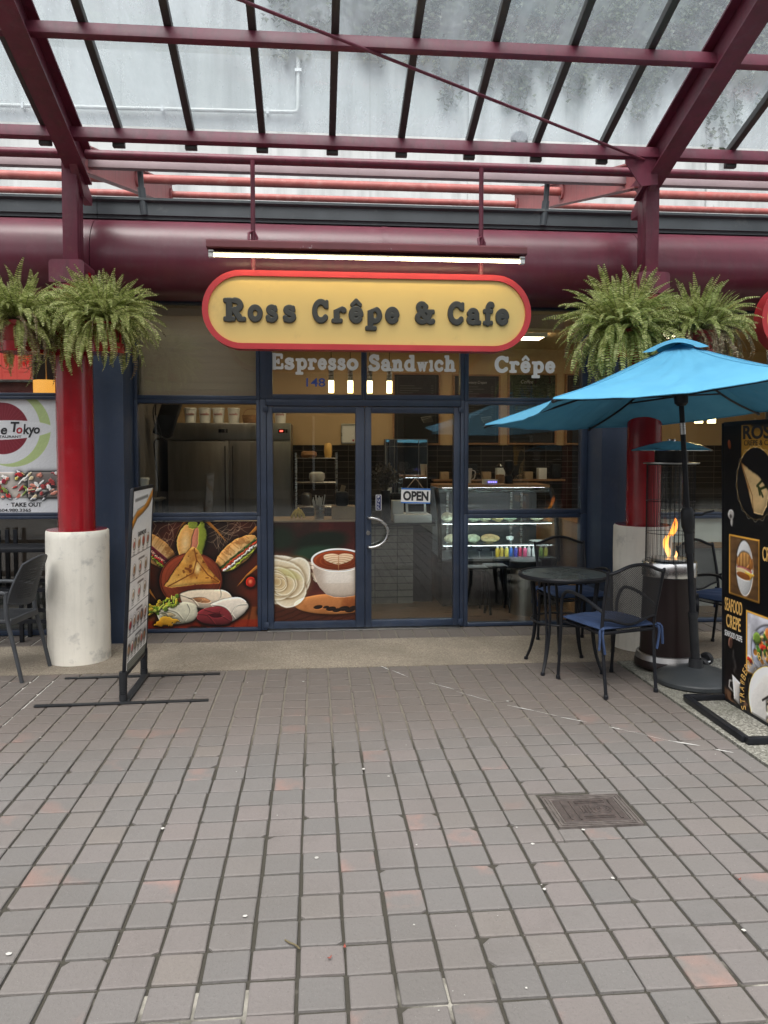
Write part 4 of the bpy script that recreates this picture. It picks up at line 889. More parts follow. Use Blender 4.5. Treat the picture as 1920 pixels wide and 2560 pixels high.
for x in (-.419, 1.399):
    m = MB(); m.tube([(x, .46, 3.90), (x, .46, 3.0)], .0185, 10); m.build('hanger_rod', M['red_steel'], sg)
sf = thing('sign_lamp', (.495, .34, 3.14), 'long burgundy strip lamp with a lit fluorescent tube above the yellow sign', 'lamp')
m = MB(); pf = [(.02, .0), (.075, .0), (.085, .02), (.085, .075), (.07, .088), (-.045, .088), (-.06, .075), (-.062, .03), (-.05, .022), (.02, .022)]
m.prism(pf, lambda u, v, w: (-.754 + w, .30 + u, 3.146 + v), 2.474); m.build('housing', pmat('bird_marked_burgundy', (.15, .03, .035), .45, var=.2, scale=4, col2=(.42, .38, .37), lo=.67, hi=.72), sf, sharp=30)
m = MB(); m.tube([(-.703, .285, 3.122), (1.669, .285, 3.122)], .0105, 12); m.build('tube', M['tube_light'], sf)
MB().box(-.74, 1.71, .262, .375, 3.138, 3.144).build('glow_blocker', pmat('glow_blocker_black', (.02, .018, .018), .6), sf, sharp=0)  # black plate added under the housing so its underside shows no red glow
m = MB()
for x in (-.722, 1.69): m.box(x - .02, x + .02, .267, .305, 3.104, 3.16, .004)
m.build('end_socket', M['white'], sf)
for x in (-.419, 1.399):
    m = MB(); m.tube([(x + .02, .40, 3.2), (x - .03, .39, 3.27), (x - .03, .42, 3.33), (x + .005, .455, 3.36), (x + .03, .46, 3.31), (x + .03, .44, 3.22)], .011, 8); m.build('hook', M['red_steel'], sf)
# the neighbour's hanging sign, only its left end in view
s2 = thing('neighbour_sign', (5.0, .44, 2.42), 'end of a second yellow sign with red rim at the right edge', 'sign')
m = MB(); m.prism(stadium(5.03, SZ, 2.50, SH - .08), lambda u, v, w: (u, .392 + w, v), .09); m.build('board', M['board_yellow'], s2, sharp=30)
m = MB(); o1 = stadium(5.03, SZ, 2.58, SH, 24); i1 = stadium(5.03, SZ, 2.49, SH - .09, 24)
m.add([(u, .372, v) for u, v in o1] + [(u, .372, v) for u, v in i1] + [(u, .50, v) for u, v in o1] + [(u, .50, v) for u, v in i1], [f for i in range(n) for j in [(i + 1) % n] for f in ((i, j, n + j, n + i), (2 * n + i, 3 * n + i, 3 * n + j, 2 * n + j), (i, 2 * n + i, 2 * n + j, j), (n + i, n + j, 3 * n + j, 3 * n + i))])
m.build('rim', M['red_sign'], s2, sharp=30)

# ================================================================== FERNS ON THE COLUMN BRACKETS
def fern(x, y, z, R, seed, nfr, label, side=0, deadfrac=.12):
    r = random.Random(seed); o = thing('potted_fern', (x, y, 2.36), label, 'fern', 'ferns in pots around the columns')
    m = MB(); m.lathe([(.0, 0), (.095, 0), (.12, .17), (.135, .175), (.135, .205), (.122, .205), (.115, .17), (.0, .165)], (x, y, 2.366), 28, cap=False); m.build('pot', M['pot'], o)
    G = MB(); D = MB(); K = MB()
    for k in range(nfr):
        az = 2 * math.pi * (k * .618 + r.uniform(-.06, .06)); tier = r.random(); dead = False
        if tier < .30: e0 = rad(r.uniform(50, 88)); L = R * r.uniform(.5, 1.15); cv = r.uniform(.2, 1.3)
        elif tier < .70: e0 = rad(r.uniform(15, 62)); L = R * r.uniform(.6, 1.25); cv = r.uniform(.8, 2.2)
        else: e0 = rad(r.uniform(-40, 25)); L = R * r.uniform(.6, 1.35); cv = r.uniform(1.0, 2.3); dead = r.random() < deadfrac * 3
        if dead and r.random() < .6: cv += .5
        yaw = r.uniform(-1.0, 1.0); N = 30; st = L / N; q0 = .11 * r.random() ** .6; p = Vector((x + q0 * math.cos(az), y + q0 * math.sin(az), z + r.uniform(-.01, .02))); pts = [p.copy()]; el = e0; a_ = az
        for i in range(N):
            t = i / N; el -= cv * st / L * (.4 + 1.3 * t); a_ += yaw * st / L
            p = p + Vector((math.cos(a_) * math.cos(el), math.sin(a_) * math.cos(el), math.sin(el))) * st; pts.append(p.copy())
        wmax = L * r.uniform(.070, .10); roll = r.uniform(-.8, .8); tgt = D if dead else G
        K.tube(pts[::3], [.0028 - .002 * i / 9 for i in range(len(pts[::3]))], 4, cap=False)
        for i in range(2, N):
            for h in (0,):
                t = (i + h) / N; d = (pts[min(i + 1, N)] - pts[i]).normalized(); q = pts[i].lerp(pts[min(i + 1, N)], h)
                s_ = d.cross(Vector((0, 0, 1)));
                if s_.length < .05: s_ = Vector((1, 0, 0))
                s_.normalize(); nrm = s_.cross(d); s_ = (s_ * math.cos(roll) + nrm * math.sin(roll)); w = wmax * (min(1, t * 5)) * (1 - t ** 2.2) ** .8 + .003
                if dead: w *= r.uniform(.3, .8)
                for sg_ in (-1, 1):
                    tip = q + s_ * sg_ * w + d * w * .28 - nrm * w * r.uniform(.05, .3); b = d * st * .27
                    tgt.add([q - b, q + s_ * sg_ * w * .55 - b * .9 + d * w * .1, tip, q + s_ * sg_ * w * .55 + b * .9 + d * w * .22, q + b], [(0, 1, 2, 3, 4)])
    G.build('frond', M['fern'], o, sharp=0); D.build('dead_frond', M['fern_dead'], o, sharp=0); K.build('stem', M['stem'], o)
def tray(cx, sx, par):
    x = cx + sx * .31; y = .165
    m = MB(); m.lathe([(.0, .008), (.132, .008), (.132, .072), (.14, .072), (.14, .0), (.0, .0)], (x, y, 2.352), 32, cap=False); m.bar((cx + sx * .12, .36, 2.374), (x - sx * .1, y + .08, 2.374), .05, .03); m.build('tray', M['red_shaft'], par)
    m = MB(); m.tube([(x + sx * .12, y - .05, 2.40), (x + sx * .12, y - .05, 2.60)], .01, 6); m.tube([(x - .125, y - .03, 2.40), (x - .125, y - .03, 2.6)], .01, 6); m.build('tray_stay', M['red_shaft'], par)
for cx, c_ in ((CX[0], colL), (CX[1], colR)):
    for sx in (-1, 1): tray(cx, sx, c_)
fern(CX[0] + .29, .155, 2.575, .385, 21, 380, 'dense green fern on the right bracket of the left column above the menu stand', deadfrac=.10)
fern(CX[0] - .31, .155, 2.575, .40, 22, 360, 'green fern cut by the left edge of the photo, left of the left column')
fern(CX[1] - .30, .155, 2.575, .475, 23, 380, 'wide yellow green fern with long trailing fronds over the word Crêpe', deadfrac=.06)
fern(CX[1] + .30, .155, 2.575, .41, 24, 320, 'fern with dry brown fronds right of the right column above the umbrella', deadfrac=.42)

# ================================================================== UMBRELLA
def fabric():
    m, nt = newmat('turquoise_canvas'); t = NT(nt); v = t.coord('Object'); nz = t.noise(v, 5, 4); w = t.noise(v, 400, 2)
    c = t.ramp(nz, [(.3, (.085, .30, .47)), (.7, (.105, .345, .52))]); nr = t.bump(w, .15, .002)
    b = t.bsdf(c, .8, spec=.2, nrm=nr); tl = t.n('BsdfTranslucent'); tl.inputs[0].default_value = (.02, .24, .46, 1)
    mx = t.n('MixShader'); mx.inputs[0].default_value = .04; t.l(b.outputs[0], mx.inputs[1]); t.l(tl.outputs[0], mx.inputs[2]); t.out(mx.outputs[0]); return m
M['fabric'] = fabric()
um = thing('patio_umbrella', (2.727, -.596, .13), 'leaning turquoise canvas patio umbrella on a black pole', 'umbrella')
base = Vector((2.727, -.596, .13)); apx = Vector((2.555, -.60, 2.37)); hub = base.lerp(apx, .84)
ctr = Vector((2.52, -.60, 1.942)); RU = 1.31; tilt = .0584
def corner(k, rr=1.):
    a = rad(155 + 60 * k); dx, dy = math.cos(a) * RU * rr, math.sin(a) * RU * rr
    return Vector((ctr.x + dx, ctr.y + dy, ctr.z + dx * tilt - dy * .0769))
def panel(k, seed):
    A = corner(k); B = corner(k + 1); r = random.Random(seed)
    def f(u, v):
        e = A.lerp(B, v); pull = 4 * v * (1 - v); e = e + (ctr - e) * (.075 * pull) + Vector((0, 0, -.035 * pull))
        p = apx.lerp(e, u); sag = -.035 * math.sin(math.pi * u) * (1 - .4 * pull)
        wr = (.011 * math.sin((v * 4.2 + u * 2.6 + seed * .37) * 6.28) + .006 * math.sin((v * 7.5 + u * 1.4 + seed) * 6.28) + .004 * math.sin((v * 2 - u * 4) * 6.28 + seed * 2)) * pull ** .7 * u * (1.15 - .5 * u) * (1 - .7 * u ** 5)
        return p + Vector((0, 0, sag + wr))
    return MB().grid(f, 26, 30)
cp = MB()
for k in range(6):
    q = panel(k, k + 1); cp.add(q.v, q.f)
cp.build('canopy', M['fabric'], um, sharp=60)
hm = MB()
for k in range(6):
    q = panel(k, k + 1); ed = [q.v[26 * 31 + j] for j in range(31)]; hm.tube([Vector(p) - Vector((0, 0, .004)) for p in ed], .0045, 5)
hm.build('hem', M['fabric'], um)
se = MB()
for k in range(6):
    q = panel(k, k + 1); se.tube([Vector(q.v[i * 31]) + Vector((0, 0, .001)) for i in range(2, 27)], .004, 5)
se.build('seam', M['fabric'], um)
vc = MB()
def capf(k):
    A = corner(k, .165); B = corner(k + 1, .165)
    def f(u, v):
        e = A.lerp(B, v); pull = 4 * v * (1 - v); z = apx.z + .036 - .03 * u - .045 * u * u + .03 * pull * u * (1 if k in (1, 3, 5) else -.3)
        b = Vector((apx.x, apx.y, 0)).lerp(Vector((e.x + (ctr.x - e.x) * .1 * pull + .015, e.y + (ctr.y - e.y) * .1 * pull, 0)), u); return Vector((b.x, b.y, z + (b.x - apx.x) * tilt))
    return f
for k in range(6):
    q = MB().grid(capf(k), 6, 10); vc.add(q.v, q.f)
vc.build('vent_cap', M['fabric'], um, sharp=60)
for k in range(6):
    e = corner(k) * .985 + ctr * .015; top = apx - Vector((0, 0, .07)); m = MB()
    P = [top.lerp(e, t) - Vector((0, 0, .05 * math.sin(math.pi * t) + .014)) for t in np.linspace(.02, 1, 9)]
    m.tube(P, .0085, 6); m.build('rib', M['black'], um)
    m = MB(); mid = P[4]; m.tube([hub + (mid - hub).normalized() * .03, mid], .007, 6); m.build('strut', M['black'], um)
    m = MB(); m.tube([e - Vector((0, 0, .012)), e + (e - ctr).normalized() * .03 - Vector((0, 0, .02))], .012, 6); m.build('rib_tip', M['blackp'], um)
dirp = (apx - base).normalized()
m = MB(); m.tube([base + dirp * .0, base + dirp * .98], .0225, 16); m.tube([base + dirp * .97, apx], .0175, 16); m.build('pole', M['black'], um)
m = MB(); m.tube([base - dirp * .08, base + dirp * .36], .0305, 18); m.tube([base + dirp * .33, base + dirp * .37], .034, 18); m.build('base_sleeve', M['blackp'], um)
m = MB(); m.tube([hub - dirp * .07, hub - dirp * .05, hub + dirp * .02], [.027, .045, .05], 16); m.build('hub', M['black'], um)
m = MB(); m.tube([base + dirp * 1.62, base + dirp * 1.70], .0185, 16); m.build('label_band', M['steel'], um)
cb = base + dirp * 1.03
m = MB(); m.tube([cb - dirp * .10, cb - dirp * .05, cb + dirp * .05, cb + dirp * .08], [.03, .046, .046, .03], 14); m.tube([cb - dirp * .24, cb - dirp * .1], .031, 14); m.build('crank_case', M['blackp'], um)
m = MB(); m.tube([cb + Vector((.02, -.02, .03)), cb + Vector((.08, -.045, .03)), cb + Vector((.10, -.05, .045)), cb + Vector((.16, -.06, .06))], .007, 8); m.build('crank_handle', M['black'], um)
ub = thing('umbrella_base', (2.727, -.596, 0), 'round dark woven pattern umbrella base on the paving', 'umbrella stand')
def weave():
    m, nt = newmat('woven_resin'); t = NT(nt); v = t.coord('Object', (1, 1, 1), (0, 0, rad(40))); b = t.n('TexBrick'); t.l(v, b.inputs['Vector']); b.inputs['Scale'].default_value = 9; b.inputs['Mortar Size'].default_value = .03; b.inputs['Mortar Smooth'].default_value = .6
    t.out(t.bsdf((.028, .032, .035), .5, nrm=t.bump(b.outputs['Fac'], -.7, .01)).outputs[0]); return m
m = MB(); m.lathe([(.0, 0), (.262, 0), (.28, .012), (.28, .035), (.272, .045), (.268, .047), (.262, .05), (.255, .055), (.2, .085), (.1, .105), (.052, .11), (.0, .11)], (2.727, -.596, 0), 48, cap=False); m.build('disc', weave(), ub, sharp=25)
m = MB(); m.lathe([(.052, .11), (.05, .12), (.045, .17), (.0362, .17)], (2.727, -.596, 0), 24, cap=False); m.build('collar', M['blackp'], ub)

# ================================================================== PATIO HEATER
HX, HY = 2.71, -.20
ht = thing('patio_heater', (HX, HY, 0), 'round gas patio heater with a flame burning inside a wire cage', 'heater')
M['heater_brown'] = pmat('dark_brown_enamel', (.013, .007, .007), .32, var=.2, scale=4, spec=.35)
c3 = (HX, HY, 0)
MB().lathe([(.0, .012), (.232, .012), (.245, .03), (.245, .05), (.236, .078)], c3, 40).build('base_ring', M['heater_brown'], ht)
MB().lathe([(.236, .078), (.238, .08), (.228, .118), (.212, .122)], c3, 40, cap=False).build('base_trim', pmat('soft_steel', (.42, .41, .4), .38, 1, var=.1), ht)
MB().lathe([(.205, .12), (.188, .70)], c3, 40).build('body', M['heater_brown'], ht)
MB().lathe([(.196, .698), (.199, .702), (.199, .80), (.194, .808), (.10, .81)], c3, 40, cap=False).build('steel_band', pmat('polished_steel', (.62, .61, .59), .2, 1, var=.06), ht)
m = MB()
for i in range(4):
    for j in range(2): m.M = Matrix.Translation((HX, HY, 0)) @ Matrix.Rotation(rad(-82 + i * 6.5), 4, 'Z'); m.box(.1985, .2005, -.007, .007, .765 + j * .014, .770 + j * .014)
m.build('vent_slot', M['ink'], ht, sharp=0)
MB().lathe([(.0, .815), (.135, .815), (.14, .822), (.14, .832), (.1, .835), (.05, .83), (.0, .832)], c3, 36, cap=False).build('burner', M['steel'], ht)
m = MB(); NW = 34
for k in range(NW):
    a = 2 * math.pi * k / NW; q = .172; m.tube([(HX + q * math.cos(a), HY + q * math.sin(a), .81), (HX + q * math.cos(a), HY + q * math.sin(a), 1.535)], .0021, 5)
for z in (.815, 1.02, 1.26, 1.53): m.tube([(HX + .174 * math.cos(2 * math.pi * k / 40), HY + .174 * math.sin(2 * math.pi * k / 40), z) for k in range(40)], .0026, 5, closed=True)
m.build('cage', M['black'], ht)
MB().lathe([(.085, .836), (.085, 1.53)], c3, 28, cap=False).build('glass_tube', M['glass_thin'], ht)
MB().lathe([(.0, 1.535), (.196, 1.535), (.2, 1.54), (.2, 1.546), (.12, 1.55), (.0, 1.55)], c3, 36, cap=False).build('top_plate', M['steel'], ht)
MB().lathe([(.118, 1.55), (.118, 1.64)], c3, 28).build('neck', M['blackp'], ht)
m = MB()
m.lathe([(.285, 1.632), (.288, 1.636), (.283, 1.642), (.2, 1.678), (.1, 1.702), (.03, 1.708), (.03, 1.72), (.0, 1.722)], c3, 44, cap=False); m.lathe([(.284, 1.631), (.2, 1.668), (.1, 1.692), (.0, 1.695)], c3, 44, cap=False); m.build('hood', pmat('mirror_steel', (.75, .76, .77), .12, 1, var=.03), ht)
m = MB(); m.tube([(HX + .21, HY - .12, .05), (HX + .30, HY - .06, .05)], .008, 6); m.build('axle', M['steel'], ht)
for dx, dy in ((.20, -.135), (.315, .02)):
    m = MB(); m.M = Matrix.Translation((HX + dx, HY + dy, .05)) @ Matrix.Rotation(rad(38), 4, 'Z') @ Matrix.Rotation(rad(90), 4, 'Y'); m.lathe([(.0, -.02), (.04, -.02), (.05, -.012), (.05, .012), (.04, .02), (.02, .021), (.0, .024)], n=24, cap=False); m.build('wheel', M['blackp'], ht)
m = MB(); m.M = Matrix.Translation((HX + .175, HY - .10, .48)) @ Matrix.Rotation(rad(60), 4, 'Z') @ Matrix.Rotation(rad(90), 4, 'Y')
m.M = Matrix.Translation((HX + .172, HY - .07, .49)) @ Matrix.Rotation(rad(-22), 4, 'Z') @ Matrix.Rotation(rad(90), 4, 'Y'); m.lathe([(.075, -.02), (.082, .02), (.07, .022), (.0, .0)], n=28, cap=False); m.build('side_cap', M['black'], ht)
def flamemat():
    m, nt = newmat('gas_flame'); t = NT(nt); v = t.coord('Object'); sep = t.n('SeparateXYZ'); t.l(v, sep.inputs[0])
    n_ = t.noise(t.coord('Object', (14, 14, 5)), 2, 4); k = t.math('ADD', t.math('MULTIPLY', t.math('SUBTRACT', sep.outputs[2], .84), 2.4), t.math('MULTIPLY', n_, .35))
    c = t.ramp(k, [(.1, (1, .50, .20)), (.45, (1, .38, .06)), (.95, (1, .17, .02))]); e = t.n('Emission'); t.l(c, e.inputs[0]); e.inputs[1].default_value = 1.35
    tr = t.n('BsdfTransparent'); lw = t.n('LayerWeight'); lw.inputs[0].default_value = .5
    mx = t.n('MixShader'); kk = t.math('ADD', t.math('MULTIPLY', lw.outputs['Facing'], .95), t.math('MULTIPLY', n_, .42), True); t.l(kk, mx.inputs[0]); t.l(e.outputs[0], mx.inputs[1]); t.l(tr.outputs[0], mx.inputs[2]); t.out(mx.outputs[0]); return m
m = MB()
def tongue(P, R_):
    m.tube(catmull(P, 5), [R_[min(len(R_) - 1, i // 5)] * (1 - (i % 5) / 5) + R_[min(len(R_) - 1, i // 5 + 1)] * (i % 5) / 5 for i in range((len(P) - 1) * 5 + 1)], 10)
tongue([(HX - .005, HY, .835), (HX - .012, HY, .885), (HX - .03, HY - .01, .93), (HX - .012, HY, .985), (HX + .018, HY, 1.04), (HX + .028, HY, 1.085), (HX + .042, HY, 1.13)], [.010, .020, .015, .010, .014, .007, .001])
tongue([(HX - .02, HY - .02, .86), (HX - .045, HY - .02, .92), (HX - .05, HY - .02, .965), (HX - .04, HY - .02, 1.0)], [.012, .016, .01, .001])
tongue([(HX + .01, HY - .01, 1.0), (HX + .035, HY - .01, 1.04), (HX + .05, HY, 1.09), (HX + .04, HY, 1.13)], [.012, .014, .009, .001])
tongue([(HX + .03, HY - .03, .835), (HX + .04, HY - .03, .86), (HX + .035, HY - .03, .885)], [.012, .009, .001])
m.build('flame', flamemat(), ht)

# ================================================================== TABLE AND CHAIRS
TX, TY = 1.925, -.115
tb = thing('round_table', (TX, TY, 0), 'round glass topped cafe table with bent black legs', 'table')
MB().lathe([(.0, .700), (.318, .700), (.318, .707), (.0, .707)], (TX, TY, 0), 56, cap=False).build('glass_top', glassmat('table_glass', tint=(.34, .40, .39), f0=.10, rough=.02, dirt_sheen=.5, dirt_sheen_col=(.34, .38, .37)), tb, sharp=40)  # grey diffuse layer painted on in place of bright reflections in the glass
m = MB(); m.lathe([(.318, .69), (.33, .682), (.338, .69), (.34, .705), (.334, .716), (.322, .716), (.318, .708)], (TX, TY, 0), 56, cap=False); m.build('rim', M['black'], tb)
for a in (20, 110, 200, 290):
    a = rad(a + 25); c_, s_ = math.cos(a), math.sin(a); m = MB()
    for off in (-.017, .017):
        f = lambda q, z: (TX + c_ * q - s_ * off, TY + s_ * q + c_ * off, z)
        m.tube(catmull([f(.27, .69), f(.262, .60), f(.245, .45), (TX + c_ * .24 - s_ * off * .6, TY + s_ * .24 + c_ * off * .6, .28), (TX + c_ * .27 - s_ * off * .3, TY + s_ * .27 + c_ * off * .3, .12), (TX + c_ * .315, TY + s_ * .315, .012)], 4), .0105, 8)
    m.lathe([(.016, .0), (.016, .02), (.011, .024)], (TX + c_ * .315, TY + s_ * .315, 0), 12); m.build('leg', M['black'], tb)
m = MB(); P = [(TX + .235 * math.cos(rad(45 + 90 * k)), TY + .235 * math.sin(rad(45 + 90 * k)), .25) for k in range(4)]
m.tube([(TX + .238 * math.cos(2 * math.pi * k / 32), TY + .238 * math.sin(2 * math.pi * k / 32), .36) for k in range(32)], .008, 8, closed=True); m.build('brace_ring', M['black'], tb)
def meshmat():
    m, nt = newmat('open_metal_mesh'); t = NT(nt); uvn = t.n('TexCoord'); mp = t.n('Mapping'); mp.inputs['Rotation'].default_value = (0, 0, rad(45)); t.l(uvn.outputs['UV'], mp.inputs[0]); sep = t.n('SeparateXYZ'); t.l(mp.outputs[0], sep.inputs[0])
    f = lambda o: t.math('GREATER_THAN', t.math('ABSOLUTE', t.math('SUBTRACT', t.math('FRACT', t.math('MULTIPLY', o, 48)), .5)), .29)
    k = t.math('MAXIMUM', f(sep.outputs[0]), f(sep.outputs[1])); b = t.bsdf((.014, .015, .018), .5); tr = t.n('BsdfTransparent')
    mx = t.n('MixShader'); t.l(k, mx.inputs[0]); t.l(tr.outputs[0], mx.inputs[1]); t.l(b.outputs[0], mx.inputs[2]); t.out(mx.outputs[0]); return m
M['mesh'] = meshmat()
def mesh_chair(loc, rz, label):
    o = thing('patio_chair', loc, label, 'chair', 'black metal mesh patio chairs', rz); r_ = .0118
    for s in (-1, 1):
        m = MB(); m.tube(catmull([(s * .205, -.245, .012), (s * .207, -.222, .22), (s * .212, -.205, .44), (s * .218, -.225, .60), (s * .225, -.275, .815), (s * .226, -.283, .84)], 5), r_, 9); m.lathe([(.016, 0), (.016, .022), (.012, .026)], (s * .205, -.245, 0), 12); m.build('leg', M['black'], o, local=True)
        m = MB(); m.tube(catmull([(s * .232, .262, .012), (s * .233, .245, .2), (s * .236, .225, .40), (s * .242, .215, .55), (s * .248, .17, .635), (s * .246, .09, .655), (s * .238, -.06, .632), (s * .226, -.19, .585), (s * .219, -.222, .57)], 5), r_, 9); m.lathe([(.016, 0), (.016, .022), (.012, .026)], (s * .232, .262, 0), 12); m.build('leg', M['black'], o, local=True)
    m = MB(); m.tube(catmull([(-.225, -.277, .83), (-.17, -.288, .842), (-.08, -.298, .875), (0, -.302, .885), (.08, -.298, .875), (.17, -.288, .842), (.225, -.277, .83)], 6), r_, 9); m.build('top_rail', M['black'], o, local=True)
    m = MB(); m.tube(catmull([(-.216, -.213, .52), (-.15, -.218, .51), (-.06, -.222, .482), (0, -.223, .476), (.06, -.222, .482), (.15, -.218, .51), (.216, -.213, .52)], 6), .009, 9); m.build('lower_rail', M['black'], o, local=True)
    def bk(u, v):
        x = -.214 + .428 * u; w = math.cos((u - .5) * math.pi); zb = .52 - .044 * max(0, math.cos((u - .5) * 2 * math.pi) * .5 + .5); zt = .838 + .046 * max(0, math.cos((u - .5) * 2 * math.pi) * .5 + .5)
        z = zb + (zt - zb) * v; return (x, -.213 - .07 * ((z - .5) / .34) - .02 * w, z)
    MB().grid(bk, 16, 14, uv=True).build('mesh_back', M['mesh'], o, local=True)
    m = MB(); m.tube([(s_ * .222, y, .425) for s_, y in ((-1, .222), (1, .222), (1, -.205), (-1, -.205))], .011, 8, closed=True); m.build('seat_frame', M['black'], o, local=True)
    MB().grid(lambda u, v: (-.22 + .44 * u, -.205 + .425 * v, .428), 4, 4, uv=True).build('mesh_seat', M['mesh'], o, local=True)
    def cush(u, v, top):
        a = (u - .5) * 2; b = (v - .5) * 2; e = max(0, 1 - abs(a) ** 6) ** .5 * max(0, 1 - abs(b) ** 6) ** .5
        return (a * .225 * (1 - .015 * b * b), .012 + b * .218 * (1 - .015 * a * a), .456 + (.028 if top else -.022) * e + (.003 * math.sin(a * 9 + b * 5) * e if top else 0))
    m = MB(); m.grid(lambda u, v: cush(u, v, 1), 22, 22); m.grid(lambda v, u: cush(u, v, 0), 22, 22)
    ed = [cush(u, v, 1) for u, v in [(i / 14, 0) for i in range(14)] + [(1, i / 14) for i in range(14)] + [(1 - i / 14, 1) for i in range(14)] + [(0, 1 - i / 14) for i in range(14)]]
    cu = m.build('cushion', M['cushion'], o, local=True, sharp=60)
    m = MB(); m.tube(ed, .0055, 6, closed=True); m.build('piping', M['cushion'], cu, local=True)
    for s in (-1, 1):
        m = MB()
        for q in ((.012, -.13), (-.012, -.16)):
            m.tube(catmull([(s * .212, -.205, .452), (s * (.238 + q[0]), -.232, .45), (s * (.243 + q[0]), -.24, .40), (s * (.236 + q[0] * 2), -.24, .455 + q[1])], 4), [.008, .006] + [.009] * 11, 5)
        m.tube([(s * .225, -.215, .44), (s * .235, -.235, .462), (s * .215, -.23, .465)], .011, 6); m.build('tie', M['cushion'], cu, local=True)
    return o
ch1 = mesh_chair((2.085, -.612, 0), rad(16.5), 'black mesh chair seen from behind, blue cushion tied on, nearest the table front')
ch2 = copy_thing(ch1, (2.205, .50, 0), rad(186), 'black mesh chair facing outward between the glass table and the window')
ch3 = copy_thing(ch1, (3.37, .22, 0), rad(205), 'black mesh chair with blue cushion behind the heater, partly hidden by the black board')
# dark resin chair at the left edge
def holes():
    m, nt = newmat('perforated_resin'); t = NT(nt); uvn = t.n('TexCoord'); sep = t.n('SeparateXYZ'); t.l(uvn.outputs['UV'], sep.inputs[0])
    fr = lambda o, k, q: t.math('LESS_THAN', t.math('ABSOLUTE', t.math('SUBTRACT', t.math('FRACT', t.math('MULTIPLY', o, k)), .5)), q)
    ins = t.math('MULTIPLY', t.math('LESS_THAN', t.math('ABSOLUTE', t.math('SUBTRACT', sep.outputs[0], .5)), .42), t.math('LESS_THAN', t.math('ABSOLUTE', t.math('SUBTRACT', sep.outputs[1], .5)), .38))
    k = t.math('MULTIPLY', ins, t.math('MULTIPLY', fr(sep.outputs[0], 26, .27), fr(sep.outputs[1], 18, .22))); b = t.bsdf((.035, .038, .043), .55); tr = t.n('BsdfTransparent')
    mx = t.n('MixShader'); t.l(k, mx.inputs[0]); t.l(b.outputs[0], mx.inputs[1]); t.l(tr.outputs[0], mx.inputs[2]); t.out(mx.outputs[0]); return m
M['perf'] = holes()
rc = thing('resin_armchair', (-2.20, .045, 0), 'charcoal resin armchair with a perforated back at the left edge', 'chair', rz=rad(83))
for s in (-1, 1):
    m = MB(); m.tube(catmull([(s * .212, -.225, .0), (s * .208, -.17, .25), (s * .205, -.125, .44), (s * .203, -.118, .58), (s * .203, -.125, .64)], 5), [.0145] * 5 + [.0155] * 5 + [.0165] * 11, 10); m.build('leg', M['grey_resin'], rc, local=True)
    m = MB(); m.tube(catmull([(s * .225, .27, .0), (s * .222, .25, .25), (s * .22, .235, .45), (s * .222, .22, .58), (s * .225, .17, .64), (s * .222, .05, .645), (s * .212, -.08, .635), (s * .203, -.122, .625)], 5), [.0145] * 10 + [.015] * 26, 10); m.build('leg', M['grey_resin'], rc, local=True)
def rb(u, v, o_=0):
    a = (u - .5) * 2; z = .56 + .27 * v; bow = .055 * (1 - a * a); lean = -.10 * v ** 1.3
    return (a * (.205 - .03 * v * v), -.125 - bow + lean - o_, z + .045 * (1 - a * a) * v - .03 * (1 - a * a) * (1 - v))
m = MB(); m.grid(lambda u, v: rb(u, v), 20, 16, uv=True); m.grid(lambda u, v: rb(u, v, .008), 20, 16, uv=True); m.build('backrest', M['perf'], rc, local=True, sharp=60)
m = MB(); m.tube([rb(0, i / 8, .004) for i in range(9)] + [rb(i / 16, 1, .004) for i in range(1, 17)] + [rb(1, 1 - i / 8, .004) for i in range(1, 9)] + [rb(1 - i / 16, 0, .004) for i in range(1, 16)], .0085, 7, closed=True); m.build('back_rim', M['grey_resin'], rc, local=True)
m = MB()
for i in range(22): y = -.135 + i * .0178; m.box(-.196, .196, y, y + .011, .431, .445, .003)
m.box(-.205, -.19, -.14, .255, .42, .444, .004); m.box(.19, .205, -.14, .255, .42, .444, .004); m.box(-.2, .2, .245, .27, .40, .446, .006); m.box(-.2, .2, -.15, -.13, .40, .444, .006); m.build('seat', M['grey_resin'], rc, local=True)

